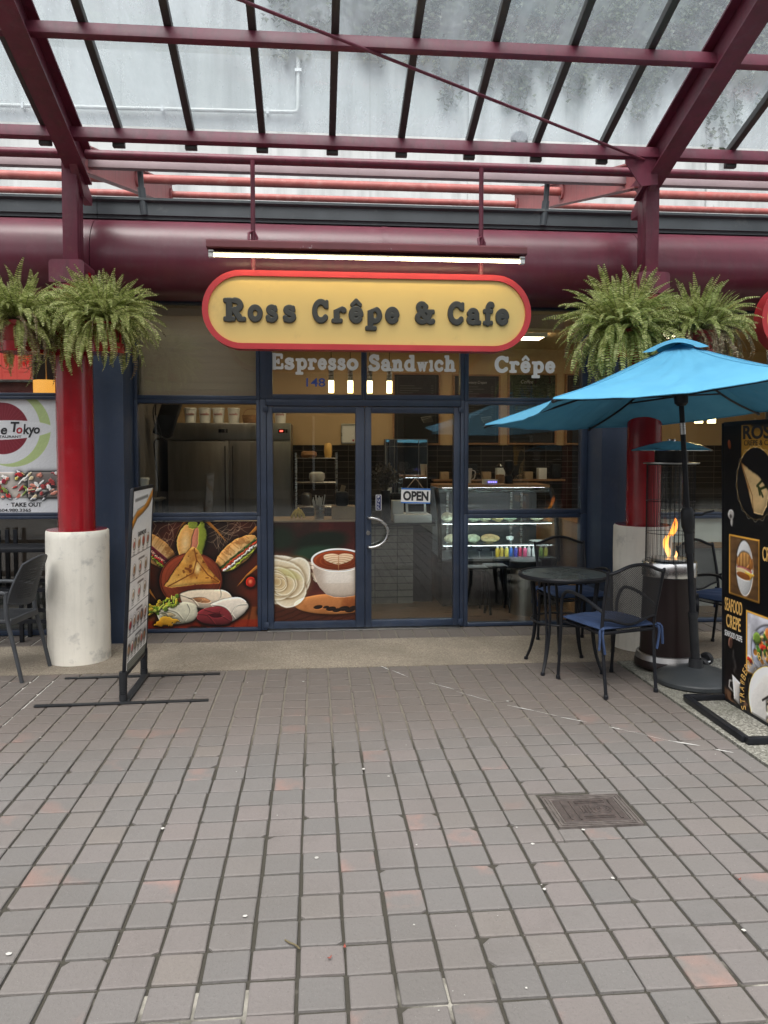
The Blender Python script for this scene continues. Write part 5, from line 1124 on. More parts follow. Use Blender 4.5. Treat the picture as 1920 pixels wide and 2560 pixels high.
# ================================================================== STANDING BOARDS
# left menu stand, nearly edge on
ms = thing('menu_stand', (-1.187, -.38, 0), 'thin white menu panel in a black frame on a low black stand', 'sign')
lean = .058
PX = lambda z: -1.180 + lean * (z - .17)
def P3(u, z, d=0): return Vector((PX(z) + d, -.69 + u * .61, z))     # u from the near edge to the far edge
def poster_menu():
    c = Cv(330, 660, (252, 251, 248)); r = np.random.default_rng(3)
    c.poly([(0, .17), (.10, .115), (.24, .105), (.36, .07), (.5, .005), (.5, .055), (.40, .105), (.26, .135), (.12, .155), (0, .215)], (214, 140, 30)); c.poly([(0, .15), (.12, .105), (.3, .09), (.5, 0), (.5, .012), (.3, .1), (.12, .12), (0, .172)], (120, 112, 100), .7)
    for y in (.36, .50, .655, .80): c.line([(0, y), (.5, y)], .0035, (30, 30, 30))
    for y0, n, dark in ((.295, 4, 0), (.44, 3, 0), (.58, 3, 0), (.735, 5, .3), (.875, 6, .6)):
        for k in range(n):
            x = .5 * (k + .7) / (n + .5); c.ell(x, y0, .036 if n < 6 else .032, .034, (60, 55, 50)); c.ell(x, y0, .032 if n < 6 else .028, .030, (222, 214, 202) if r.random() > dark else (40, 34, 34)); c.ell(x, y0 + .004, .022, .019, [(170, 60, 40), (160, 110, 60), (120, 96, 50), (180, 40, 50), (140, 80, 40)][int(r.integers(5))], nz=(c.noise(22, k, 2) - .5)); 
            for q in range(2): c.line([(x - .026, y0 + .046 + q * .012), (x + .02, y0 + .046 + q * .012)], .005, (110, 108, 106), .8, 3)
    for y in (.395, .53, .685, .83): c.line([(.2, y), (.34, y)], .012, (90, 88, 86), .8, 3)
    c.line([(.06, .055), (.36, .045)], .02, (140, 138, 134), .7, 4); c.put((c.Y > .945) * (c.X > .03), (62, 72, 66)); 
    for q in range(3): c.line([(.06, .957 + q * .013), (.46, .957 + q * .013)], .004, (170, 176, 172), .7, 2)
    return c
m = MB(); m.add([P3(0, .178, .007), P3(1, .178, .007), P3(1, 1.372, .007), P3(0, 1.372, .007)], [(0, 1, 2, 3)], [[(0, 0), (1, 0), (1, 1), (0, 1)]]); pn = m.build('menu_panel', printmat('menu_print', poster_menu(), .3), ms, sharp=0)
m = MB(); text(m, 'SANDWICHES', P3(.30, 1.372 - .262 * 1.194, .008), .25, .030, (0, 1, 0), (lean, 0, 1), .001); m.build('lettering', M['ink'], pn, sharp=0)
m = MB(); m.add([P3(0, .178, .0), P3(1, .178, .0), P3(1, 1.372, .0), P3(0, 1.372, .0)], [(3, 2, 1, 0)]); m.build('back_panel', M['black'], ms, sharp=0)
m = MB()
for a, b in ((P3(-.012, .165), P3(-.012, 1.385)), (P3(1.012, .165), P3(1.012, 1.385)), (P3(-.012, .17), P3(1.012, .17)), (P3(-.012, 1.38), P3(1.012, 1.38))): m.bar(a, b, .022, .022, (0, 1, 0) if abs((b - a).y) < .1 else (0, 0, 1), .003)
m.build('frame', M['black'], ms)
for y in (-.692, -.08):
    m = MB(); m.tube([(-1.187, y, .012), (-1.187, y, .052), (-1.187, y, .0521), (-1.187, y, .12), (-1.186, y, .20)], [.026, .026, .021, .026, .026], 14)
    for i in range(5): m.tube([(-1.187, y, .058 + i * .011), (-1.187, y, .064 + i * .011)], .025, 14)
    m.build('post', M['blackp'], ms)
    m = MB(); m.bar((-1.73, y - .045, .006), (-.64, y - .02, .006), .036, .010, bev=.003); m.build('foot_bar', M['blackp'], ms)
m = MB(); m.bar((-1.17, -.70, .010), (-1.17, -.07, .010), .05, .012, bev=.003); m.build('cross_bar', M['blackp'], ms)
# right board
bd = thing('menu_board', (2.734, -1.36, 0), 'tall black pictured crepe menu board in a heavy frame at the right edge', 'sign')
BL, BT = .80, 1.80; tl_ = -.022
def Q3(u, z, d=0): return Vector((2.734 + tl_ * z - d, -.966 - u, z))   # u away from the far post, facing -X
def poster_board():
    c = Cv(400, 890, (17, 17, 19), ax=.8 / 1.77); k = 1 / 1.77; H = 1.77   # paint units: metres times k, y from the top
    X = lambda u: u * 1.3 * k; Yy = lambda z: (1.79 - z) * k; n = c.noise(9, 3, 5); n2 = c.noise(40, 4, 3); r = np.random.default_rng(8)
    c.put((c.X > X(.172)) * (c.Y < Yy(1.45)) * np.clip(1.15 - c.Y * 1.0, 0, 1), (176, 128, 46))
    c.ell(X(.296), Yy(1.435), X(.167), X(.167), (20, 20, 22)); d = c.ed(X(.296), Yy(1.435), X(.167), X(.167))
    th = np.arctan2(c.Y - Yy(1.435), c.X - X(.296)); c.put(np.clip(1 - abs(d - 1.0) * 45, 0, 1), (196, 150, 72)); c.put(np.clip(1 - abs(d - 1.03 - .04 * np.sin(th * 17)) * 70, 0, 1), (226, 214, 186)); 
    P = [(X(.168), Yy(1.56)), (X(.33), Yy(1.48)), (X(.42), Yy(1.38)), (X(.36), Yy(1.25)), (X(.28), Yy(1.26))]
    i = c.poly(P, (222, 186, 130), 1, (n2 - .5) * .01); c.put(i * np.clip((n - .5) * 5, 0, .8), (176, 112, 52)); c.put(i * np.clip((c.X - X(.3)) * 2.2, 0, .5), (244, 222, 176)); c.line(P[:1] + [(X(.27), Yy(1.36)), P[4]], .004, (130, 80, 40), .7)
    for a, b in (((.31, 1.42), (.355, 1.455)), ((.33, 1.40), (.385, 1.42)), ((.33, 1.41), (.36, 1.36)), ((.32, 1.42), (.335, 1.37))): c.line([(X(a[0]), Yy(a[1])), (X(b[0]), Yy(b[1]))], .009, (48, 58, 26), 1, 3)
    c.ell(X(.06), Yy(1.67), .011, .018, (150, 74, 40), -20); c.ell(X(.075), Yy(1.225), .022, .019, (214, 208, 200)); c.ell(X(.083), Yy(1.18), .009, .018, (200, 194, 186)); c.ell(X(.072), Yy(1.215), .008, .007, (90, 84, 80))
    def frame(u0, u1, z0, z1, sk, bg):
        Pq = [(X(u0), Yy(z1)), (X(u1), Yy(z1 - sk)), (X(u1), Yy(z0 - sk)), (X(u0), Yy(z0))]; c.poly(Pq, (204, 146, 60)); q = .012; return c.poly([(X(u0 + q), Yy(z1 - q)), (X(u1 - q), Yy(z1 - q - sk)), (X(u1 - q), Yy(z0 + q - sk)), (X(u0 + q), Yy(z0 + q))], bg)
    i = frame(.055, .335, .715, 1.10, 0, (112, 82, 52)); c.put(i * np.clip(np.sin(c.Y * 150 + n * 8) - .3, 0, 1) * .5, (70, 50, 32)); c.ell(X(.20), Yy(.905), .058, .098, (226, 226, 224))
    c.ell(X(.20), Yy(.93), .053, .042, (184, 120, 60), -8, nz=(n2 - .5) * .3); c.ell(X(.195), Yy(.955), .04, .03, (214, 160, 92), -10, nz=(n2 - .5) * .3)
    for q in range(6): c.line([(X(.13 + q * .028), Yy(1.0 - abs(q - 2.5) * .012)), (X(.125 + q * .03), Yy(.91))], .006, (140, 84, 38), .7, 2)
    c.ell(X(.20), Yy(.895), .05, .010, (206, 120, 116), 4); c.ell(X(.19), Yy(.88), .05, .012, (232, 208, 160), 4); c.poly([(X(.2), Yy(.885)), (X(.29), Yy(.88)), (X(.245), Yy(.835))], (236, 178, 66)); c.ell(X(.19), Yy(.855), .045, .012, (150, 88, 44), 4)
    i = frame(.215, .66, .26, .65, .0, (206, 206, 214)); c.put(i * np.clip((n - .5) * 3, 0, .6), (150, 150, 160)); c.ell(X(.44), Yy(.43), .13, .10, (186, 190, 208)); c.ell(X(.44), Yy(.435), .105, .078, (214, 216, 226))
    for q in range(60):
        u, v = r.normal(.42, .07), r.normal(.47, .045); c.ell(X(u), Yy(v), r.uniform(.008, .022), r.uniform(.006, .012), [(214, 140, 60), (180, 84, 40), (196, 52, 40), (104, 140, 44), (232, 190, 120), (70, 110, 40)][q % 6], r.uniform(0, 180), nz=(n2 - .5) * .6)
    c.ell(X(.46), Yy(.54), .062, .028, (216, 120, 60), 10, nz=(n2 - .5) * .3); c.ell(X(.31), Yy(.50), .02, .02, (120, 150, 60), nz=(n2 - .5)); c.line([(X(.24), Yy(.37)), (X(.40), Yy(.30))], .006, (240, 240, 244), .8, 3)
    # coffee beans, cup
    k2 = np.clip((c.Y - Yy(.10) - (c.X - X(.1)) * .05 + .02 * (n - .5)) * 60, 0, 1); bn = c.noise(46, 9, 2); c.put(k2, (70, 46, 34)); c.put(k2 * np.clip((bn - .52) * 8, 0, 1), (126, 92, 68)); c.put(k2 * np.clip((.42 - bn) * 8, 0, 1), (30, 20, 16))
    c.put(np.clip((c.Y - Yy(.32)) * 6, 0, .5) * (1 - k2) * (c.X < X(.22)), (48, 30, 26)); c.poly([(X(.085), Yy(.20)), (X(.165), Yy(.17)), (X(.155), Yy(.03)), (X(.105), Yy(.045))], (226, 220, 214)); c.line([(X(.09), Yy(.16)), (X(.06), Yy(.15)), (X(.055), Yy(.11)), (X(.10), Yy(.09))], .008, (220, 214, 208))
    for q in range(5): c.ell(X(.105 + .012 * math.sin(q * 1.4)), Yy(.23 + q * .03), .012, .016, (120, 112, 108), 0, soft=.8, al=.45)
    c.ell(X(.07), Yy(.40), .016, .022, (120, 84, 70), 15); c.ell(X(.07), Yy(.40), .008, .016, (80, 52, 44), 15)
    c.ell(X(.45), Yy(.13), X(.21), X(.18), (218, 214, 208)); d = c.ed(X(.45), Yy(.13), X(.21), X(.18)); th = np.arctan2(c.Y - Yy(.13), c.X - X(.45)); c.put(np.clip(1 - abs(d - 1) * 40, 0, 1), (214, 170, 80)); c.put(np.clip(1 - abs(d - 1.03 - .05 * np.sin(th * 15)) * 60, 0, 1), (200, 160, 84))
    c.put((d < .97) * np.clip((.2 - (c.X - X(.3)) * 2), 0, .4), (240, 240, 244)); c.ell(X(.52), Yy(.10), .10, .055, (238, 222, 186), 12, nz=(n2 - .5) * .3)
    for q in range(7): c.line([(X(.36 + q * .035), Yy(.14 - q * .012)), (X(.42 + q * .035), Yy(.19 - q * .01)), (X(.5 + q * .03), Yy(.15 - q * .02)), (X(.56 + q * .02), Yy(.10 - q * .02))], .007, (26, 20, 20), .95, 2)
    c.ell(X(.47), Yy(.015), .05, .025, (176, 74, 50), 30, nz=(n2 - .5) * .4); c.ell(X(.42), Yy(.03), .02, .014, (224, 196, 160), 30); return c
m = MB(); m.add([Q3(.02, .02, .012), Q3(BL - .02, .02, .012), Q3(BL - .02, 1.79, .012), Q3(.02, 1.79, .012)], [(0, 1, 2, 3)], [[(0, 0), (1, 0), (1, 1), (0, 1)]]); pn = m.build('picture_panel', printmat('crepe_print', poster_board(), .3), bd, sharp=0)
m = MB(); m.add([Q3(.02, .02, -.005), Q3(BL - .02, .02, -.005), Q3(BL - .02, 1.79, -.005), Q3(.02, 1.79, -.005)], [(3, 2, 1, 0)]); m.build('back_panel', M['black'], bd, sharp=0)
m = MB()
for a, b in ((Q3(.01, .0), Q3(.01, 1.81)), (Q3(BL - .01, .0), Q3(BL - .01, 1.81)), (Q3(.02, .012), Q3(BL - .02, .012)), (Q3(.02, 1.80), Q3(BL - .02, 1.80))): m.bar(a, b, .03, .024, (1, 0, 0), .004)
m.build('frame', M['black'], bd)
m = MB()
for a, b in (((2.455, -.985, .022), (3.02, -.985, .022)), ((2.44, -1.745, .022), (3.0, -1.745, .022)), ((2.462, -1.005, .022), (2.445, -1.725, .022)), ((3.01, -1.005, .022), (2.99, -1.725, .022))): m.bar(a, b, .04, .036, bev=.004)
m.build('base_frame', M['black'], bd)
yd = (0, -1, 0); zd = (tl_, 0, 1)
m = MB(); text(m, 'ROSS', Q3(.255, 1.70, .0135), .36, .085, yd, zd, .001, bold=.03); m.build('dark_lettering', M['ink'], pn, sharp=0); m = MB(); text(m, 'CREPE & CAFE', Q3(.265, 1.662, .0135), .34, .032, yd, zd, .001); m.build('dark_lettering', M['ink'], pn, sharp=0)
for w_, o_, a_, b_ in (('SEAFOOD', (.040, .60), .205, .085), ('CREPE', (.058, .495), .17, .085), ('CROISSANT', (.465, .98), .30, .085)):
    m = MB(); text(m, w_, Q3(*o_, .0135), a_, b_, yd, zd, .001, bold=.015); m.build('gold_lettering', M['gold'], pn, sharp=0)
m = MB()
s_ = 'STRAWBERRY BANANA CREPE'
for i, ch in enumerate(s_):
    if ch == ' ': continue
    a = rad(200 - i * 7.6); cu_, cz__ = .585, .13; q = .318; u = cu_ + q * math.cos(a); z = cz__ + q * .86 * math.sin(a); t_ = a - math.pi / 2; X_ = Vector((tl_ * math.sin(t_), -math.cos(t_), math.sin(t_))); Z_ = Vector((tl_ * math.cos(t_), math.sin(t_), math.cos(t_)))
    o_ = Q3(u, z, .0135) - X_ * .013; text(m, ch, o_, .026 if ch != 'I' else .008, .05, X_, Z_, .001)
m.build('gold_lettering', M['gold'], pn, sharp=0)
m = MB(); text(m, 'SEAFOOD CREPE', Q3(.040, .435, .0135), .205, .036, yd, zd, .001); m.build('white_lettering', M['white_ink'], pn, sharp=0)
# ================================================================== CAFE INTERIOR
def tilemat():
    m, nt = newmat('dark_gloss_tile'); t = NT(nt); v = t.coord('Object', rot=(rad(90), 0, 0)); b = t.n('TexBrick'); t.l(v, b.inputs['Vector'])
    b.inputs['Scale'].default_value = 1; b.inputs['Brick Width'].default_value = .30; b.inputs['Row Height'].default_value = .075; b.inputs['Mortar Size'].default_value = .0035; b.inputs['Color1'].default_value = (.018, .016, .015, 1); b.inputs['Color2'].default_value = (.032, .028, .025, 1); b.inputs['Mortar'].default_value = (.11, .095, .08, 1); b.offset = .0
    t.out(t.bsdf(b.outputs['Color'], .12, nrm=t.bump(b.outputs['Fac'], -.5, .004)).outputs[0]); return m
def stonemat():
    m, nt = newmat('slate_brick_counter'); t = NT(nt); v = t.coord('Object', rot=(rad(90), 0, 0)); b = t.n('TexBrick'); t.l(v, b.inputs['Vector']); b.offset = .0
    b.inputs['Scale'].default_value = 1; b.inputs['Brick Width'].default_value = .24; b.inputs['Row Height'].default_value = .0735; b.inputs['Mortar Size'].default_value = .0045; b.inputs['Color1'].default_value = (.13, .125, .11, 1); b.inputs['Color2'].default_value = (.20, .19, .165, 1); b.inputs['Mortar'].default_value = (.02, .02, .02, 1)
    c = t.mix(t.ramp(t.noise(v, 9, 5, .7), [(.5, (0, 0, 0)), (.75, (.6, .6, .6))]), b.outputs['Color'], (.30, .29, .26))
    t.out(t.bsdf(c, .35, nrm=t.bump(b.outputs['Fac'], -.6, .006)).outputs[0]); return m
M['tile'] = tilemat(); M['stone'] = stonemat()
M['floor_wood'] = pmat('laminate_floor', (.16, .085, .045), .3, var=.35, scale=3, stretch=(1, 12, 1))
MB().box(-1.83, 6.9, 1.36, 4.58, -.01, .004).build('floor', M['floor_wood'], cafe, sharp=0)
MB().box(-1.83, 6.9, 1.36, 4.6, 3.02, 3.10).build('ceiling', M['cream'], cafe, sharp=0)
MB().box(-1.90, 6.9, 4.60, 4.75, 0, 3.44).build('back_wall', M['cream'], cafe, sharp=0)
MB().box(-1.82, 6.88, 4.585, 4.598, 0, 1.72).build('wall_tile', M['tile'], cafe, sharp=0)
MB().box(-1.90, -1.83, 1.40, 4.59, 0, 3.01).build('side_wall', pmat('grey_kitchen_wall', (.12, .11, .10), .5), cafe, sharp=0)
MB().box(6.9, 7.0, 1.40, 4.75, 0, 3.44).build('side_wall', M['cream'], cafe, sharp=0)
MB().box(-1.82, -.42, 1.44, 1.46, 2.06, 3.01).build('bulkhead', M['beige_panel'], cafe, sharp=0)
m = MB()
for k in range(15): m.bar((-1.50, 1.405, 2.10 + k * .0605), (-.44, 1.405, 2.10 + k * .0605), .005, .0595, (0, .035, 1))
m.build('blind', M['beige_panel'], cafe, sharp=0)
MB().box(-.41, 2.6, 2.0, 2.1, 2.88, 3.015).build('ceiling_beam', M['beige_panel'], cafe, sharp=0)
M['ceil_light'] = emit('ceiling_light_panel', (1, .80, .55), 6); M['pend'] = None
for x, y, lb in ((-.9, 2.9, 'ceiling light panel above the steel fridge inside the cafe'), (.7, 3.4, 'ceiling light panel above the stone counter inside the cafe'), (2.3, 3.3, 'ceiling light panel above the lit display case'), (4.2, 3.0, 'ceiling light panel in the right bay behind the heater')):
    o = thing('ceiling_light', (x, y, 2.98), lb, 'lamp', 'light panels in the cafe ceiling')
    MB().box(x - .45, x + .45, y - .14, y + .14, 2.975, 2.995).build('diffuser', M['ceil_light'], o, sharp=0); ring_ = MB()
    for a in ((x - .47, x + .47, y - .16, y - .14), (x - .47, x + .47, y + .14, y + .16)): ring_.box(*a, 2.97, 3.018)
    ring_.build('frame', M['white'], o, sharp=0)
# pendant lamps
def pendmat():
    m, nt = newmat('bubbled_lit_glass'); t = NT(nt); v = t.coord('Object'); vo = t.n('TexVoronoi'); vo.inputs['Scale'].default_value = 60; t.l(v, vo.inputs['Vector'])
    c = t.ramp(vo.outputs['Distance'], [(.15, (1, .93, .62)), (.6, (.95, .66, .22))]); e = t.n('Emission'); t.l(c, e.inputs[0]); e.inputs[1].default_value = 4.5; t.out(e.outputs[0]); return m
M['pend'] = pendmat()
def pendant(x, y, z, lb, r=.031):
    o = thing('pendant_lamp', (x, y, z), lb, 'lamp', 'lit glass pendant lamps over the counter')
    MB().lathe([(r, 0), (r, .135)], (x, y, z), 20).build('lit_glass', M['pend'], o); MB().lathe([(r * .95, .136), (r * .95, .30)], (x, y, z), 20).build('socket', M['steel'], o)
    MB().tube([(x, y, z + .29), (x, y, 3.02)], .004, 5).build('cable', M['blackp'], o)
for x, lb in ((.242, 'lit glass pendant lamp beside the house number 148'), (.457, 'second lit pendant lamp, between 148 and the middle transom bar'), (.677, 'third lit pendant lamp, just right of the middle transom bar'), (.899, 'fourth lit pendant lamp, nearest the dark menu board')): pendant(x, 3.0, 2.292, lb)
pendant(4.35, 2.6, 1.95, 'lit pendant lamp above the black board in the right bay', .045); pendant(4.50, 2.6, 1.95, 'lit pendant lamp half behind the black board in the right bay', .045); pendant(4.62, 2.6, 2.55, 'high lit pendant lamp beside the second yellow sign', .05)
# chalkboards
def board_print(seed, n):
    c = Cv(240, 400, (24, 23, 22)); r = np.random.default_rng(seed); c.a += (c.noise(6, seed, 4)[..., None] - .5) * .05
    for q in (.04,): 
        for P in ([(q, .03), (.6 - q, .03), (.6 - q, .97), (q, .97), (q, .03)],): c.line(P, .004, (110, 106, 100), .8)
    y = .16
    for s_ in range(n):
        for q in range(int(r.integers(3, 6))):
            L = r.uniform(.15, .32); c.line([(.08, y), (.08 + L, y)], .008, (130, 126, 118), .75, 3); c.line([(.50, y), (.525, y)], .008, (130, 126, 118), .75, 3); y += .035
        y += .10
    c.poly([(.36, .62), (.50, .60), (.52, .68), (.40, .70)], (60, 58, 54)); c.line([(.36, .62), (.50, .60), (.52, .68), (.40, .70), (.36, .62)], .005, (140, 136, 128), .9); c.line([(.36, .66), (.5, .62)], .004, (140, 136, 128)); return c
for k, (x0, x1, z0, z1, t1, t2, lb) in enumerate(((1.115, 1.715, 1.745, 2.66, None, 'Crepes', 'framed dark menu board seen through the right glass door'), (1.93, 2.535, 1.75, 2.65, 'Savoury Crepes', None, 'dark menu board just right of the navy door mullion, under the umbrella reflection'), (2.68, 3.315, 1.75, 2.67, 'Coffee', 'Lemonade', 'dark menu board headed Coffee behind the umbrella tip'), (3.48, 4.0, 1.75, 2.67, None, None, 'dark menu board at the right edge of the right window'))):
    o = thing('chalkboard', ((x0 + x1) / 2, 4.58, z0), lb, 'menu board', 'dark menu boards on the back wall'); f = MB(); q = .02
    for a in ((x0 - q, x0, z0 - q, z1 + q), (x1, x1 + q, z0 - q, z1 + q), (x0, x1, z0 - q, z0), (x0, x1, z1, z1 + q)): f.box(a[0], a[1], 4.55, 4.597, a[2], a[3])
    f.build('frame', M['wood'], o, sharp=0); b_ = MB().quad((x0, 4.575, z0), (x1, 4.575, z0), (x1, 4.575, z1), (x0, 4.575, z1)).build('board', printmat('menu_print', board_print(k + 3, 2), .5), o, sharp=0)
    if t1 or t2:
        m = MB()
        if t1: text(m, t1, (x0 + .16, 4.573, z1 - .115), .28 if len(t1) > 7 else .17, .05, shear=.25)
        if t2: text(m, t2, (x0 + .20, 4.573, z0 + .40), .24, .05, shear=.25)
        m.build('lettering', pmat('chalk', (.4, .39, .36), .9), b_, sharp=0)
o = thing('certificate', (.51, 4.58, 1.74), 'silver framed certificate hanging on the beige wall', 'picture frame'); f = MB()
for a in ((.405, .42, 1.74, 2.005), (.60, .615, 1.74, 2.005), (.42, .60, 1.74, 1.755), (.42, .60, 1.99, 2.005)): f.box(a[0], a[1], 4.57, 4.598, a[2], a[3])
f.build('frame', M['steel'], o, sharp=0); MB().box(.42, .60, 4.585, 4.59, 1.755, 1.99).build('paper', M['white'], o, sharp=0); MB().box(.555, .58, 4.582, 4.5845, 1.77, 1.795).build('seal', M['red_ink'], o, sharp=0)
# fridge with tubs on it
fr = thing('fridge', (-.98, 4.1, 0), 'double door stainless steel fridge inside the cafe', 'fridge')
MB().box(-1.715, -.235, 3.78, 4.55, .10, 1.98, .006).build('cabinet', M['steel_dark'], fr)
for x0, x1 in ((-1.64, -.985), (-.965, -.245)):
    d = MB().box(x0, x1, 3.745, 3.779, .16, 1.755, .008).build('door', M['steel_dark'], fr); MB().box(x1 - .05 if x0 < -1.5 else x0 + .02, x1 - .035 if x0 < -1.5 else x0 + .035, 3.735, 3.745, .3, 1.7, .002).build('grip', M['blackp'], d)
MB().box(-1.70, -.245, 3.75, 3.779, 1.775, 1.975, .005).build('top_panel', M['steel_dark'], fr)
for x in (-1.05, -.33):
    g = MB().box(x - .055, x + .02, 3.744, 3.7495, 1.86, 1.905).build('display', M['screen'], fr, sharp=0); MB().box(x + .03, x + .055, 3.744, 3.7495, 1.86, 1.905).build('switch', M['ink'], fr, sharp=0)
MB().box(-.37, -.33, 3.7425, 3.7438, 1.872, 1.892).build('digits', emit('red_digits', (1, .03, .02), 2), fr, sharp=0)
for k, (x, lb) in enumerate(((-1.465, 'leftmost white lettered tub on top of the fridge'), (-1.29, 'second white lettered tub from the left on the fridge'), (-1.125, 'third white lettered tub from the left on the fridge'), (-.94, 'fourth white lettered tub, left of the basket on the fridge'), (-.37, 'white lettered tub alone at the fridge end behind the left door'))):
    o = thing('tub', (x, 3.95, 1.982), lb, 'tub', 'white tubs on the fridge'); MB().lathe([(.062, 0), (.074, .165)], (x, 3.95, 1.982), 24).build('bucket', M['white'], o)
    MB().lathe([(.079, .166), (.079, .182), (.07, .188)], (x, 3.95, 1.982), 24).build('lid', M['white'], o); m = MB(); v, f = text_mesh('nutella', 0, .01); lo = v.min(0); hi = v.max(0)
    pts = []
    for a, b, c_ in v: th = -math.pi / 2 + ((a - lo[0]) / (hi[0] - lo[0]) - .5) * 1.5; zz = .095 + .03 * (b - lo[1]) / (hi[1] - lo[1]); q = .0715 + (zz - .08) * .07 + .001 * (c_ > 0); pts.append((x + q * math.cos(th), 3.95 + q * math.sin(th), 1.982 + zz))
    m.add(pts, f).build('lettering', M['red_ink'], o, sharp=0)
o = thing('wicker_basket', (-.72, 3.95, 1.982), 'brown wicker basket beside the tubs on the fridge', 'basket'); m = MB()
for i in range(7): m.tube([(-.72 + (.10 + i * .003) * math.cos(2 * math.pi * k / 20), 3.95 + (.08 + i * .003) * math.sin(2 * math.pi * k / 20), 1.992 + i * .014) for k in range(20)], .008, 6, closed=True)
m.tube(catmull([(-.83, 3.95, 2.07), (-.78, 3.95, 2.15), (-.66, 3.95, 2.15), (-.61, 3.95, 2.07)], 6), .007, 6); m.build('weave', M['wood'], o)
o = thing('wall_speaker', (-1.62, 3.3, 2.1), 'black angled speaker bracket with loose cables beside the fridge', 'speaker'); m = MB(); m.M = Matrix.Translation((-1.60, 3.2, 2.02)) @ Euler((.2, .35, 0)).to_matrix().to_4x4(); m.box(-.10, .10, -.08, .08, -.22, .24, .02); m.build('body', M['blackp'], o)
m = MB(); m.tube(catmull([(-1.7, 3.15, 2.3), (-1.72, 3.12, 2.05), (-1.66, 3.12, 1.8), (-1.74, 3.12, 1.72), (-1.70, 3.12, 1.3), (-1.72, 3.12, 1.05)], 6), .008, 6); m.tube(catmull([(-1.65, 3.15, 2.3), (-1.74, 3.1, 2.1), (-1.7, 3.1, 1.85), (-1.6, 3.1, 1.75)], 6), .006, 6); m.build('cable', M['blackp'], o)
o = thing('prep_stand', (-1.63, 2.2, 0), 'black kitchen stand behind the left window', 'stand'); m = MB(); m.box(-1.80, -1.48, 2.0, 2.4, 1.14, 1.16); m.build('top', M['steel_dark'], o, sharp=0)
m = MB()
for x in (-1.78, -1.5):
    for y in (2.02, 2.38): m.box(x - .015, x + .015, y - .015, y + .015, 0, 1.139)
m.build('leg', M['black'], o, sharp=0)
o = thing('bucket', (-1.69, 2.18, 1.162), 'white plastic bucket with lid and red straw behind the left window', 'bucket'); MB().lathe([(.066, 0), (.083, .18)], (-1.69, 2.18, 1.162), 26).build('body', M['white'], o); MB().lathe([(.089, .18), (.09, .20), (.085, .205)], (-1.69, 2.18, 1.162), 26).build('lid', M['white'], o); m = MB(); m.tube([(-1.73, 2.14, 1.35), (-1.75, 2.13, 1.42)], .006, 6); m.build('straw', M['red_ink'], o)
# counter
ct = thing('counter', (.45, 2.65, 0), 'dark topped service counter faced with grey slate bricks', 'counter')
MB().box(-1.0, 1.10, 2.42, 2.9, .0, .835).build('stone_front', M['stone'], ct, sharp=0); MB().box(.58, 1.34, 2.38, 2.95, .836, .868, .004).build('counter_top', M['black'], ct); MB().box(-1.0, .579, 2.38, 2.95, .875, .905, .004).build('wood_top', M['card'], ct); MB().box(1.101, 1.32, 2.50, 2.9, 0, .83).build('end_panel', M['blackp'], ct, sharp=0)
rg = thing('cash_register', (1.09, 2.55, .869), 'white cash drawer with a tilted card screen on the counter', 'cash register'); MB().box(.90, 1.30, 2.42, 2.78, .869, .955, .005).build('drawer', M['white'], rg); MB().box(.89, 1.01, 2.52, 2.70, .956, 1.10, .006).build('printer', M['white'], rg)
m = MB(); m.M = Matrix.Translation((1.14, 2.50, 1.02)) @ Matrix.Rotation(rad(-20), 4, 'X'); m.box(-.11, .11, -.01, .01, -.06, .06, .004); s_ = m.build('screen_case', M['white'], rg); m = MB(); m.M = Matrix.Translation((1.14, 2.50, 1.02)) @ Matrix.Rotation(rad(-20), 4, 'X'); m.box(-.085, .085, -.0125, -.0105, -.042, .042); m.build('screen', M['screen'], s_, sharp=0)
vs_ = thing('flower_vase', (.815, 2.56, .869), 'dark vase of dried dark flowers behind the PULL plate', 'vase'); MB().lathe([(.05, 0), (.055, .1), (.05, .30), (.055, .34)], (.815, 2.56, .869), 20).build('vase', M['black'], vs_); m = MB(); r = random.Random(5); fl = MB()
for k in range(46):
    a = r.uniform(0, 6.28); e = r.uniform(.1, .85); L = r.uniform(.15, .30); p0 = Vector((.815, 2.56, 1.2)); p1 = p0 + Vector((math.cos(a) * e * L, math.sin(a) * e * L * .7, L * (1.1 - e * .5))); m.tube([p0, p0.lerp(p1, .5) + Vector((0, 0, .02)), p1], .0025, 4)
    for _ in range(9):
        c = p0.lerp(p1, r.uniform(.45, 1.05)) + Vector([r.uniform(-.02, .02) for _ in range(3)]); q = .018; u = Vector([r.uniform(-1, 1) for _ in range(3)]).normalized() * q; w = Vector([r.uniform(-1, 1) for _ in range(3)]).normalized() * q; fl.add([c - u, c + w, c + u, c - w], [(0, 1, 2, 3)])
m.build('stem', M['stem'], vs_); fl.build('petal', leafmat('dried_flower', [(0, (.05, .045, .04)), (.7, (.10, .09, .075)), (1, (.3, .28, .24))]), vs_, sharp=0)
o = thing('straw_cup', (.10, 2.5, .906), 'steel cup packed with white paper straws on the counter', 'cup'); MB().lathe([(.05, 0), (.06, .155)], (.10, 2.5, .906), 24, cap=False).build('cup', M['steel'], o); m = MB()
for k in range(34): a = r.uniform(0, 6.28); q = r.uniform(0, .045); m.tube([(.10 + q * .7 * math.cos(a), 2.5 + q * .7 * math.sin(a), .92), (.10 + q * 1.8 * math.cos(a), 2.5 + q * 1.8 * math.sin(a), 1.10 + r.uniform(0, .07))], .0045, 6)
m.build('straw', M['white'], o)
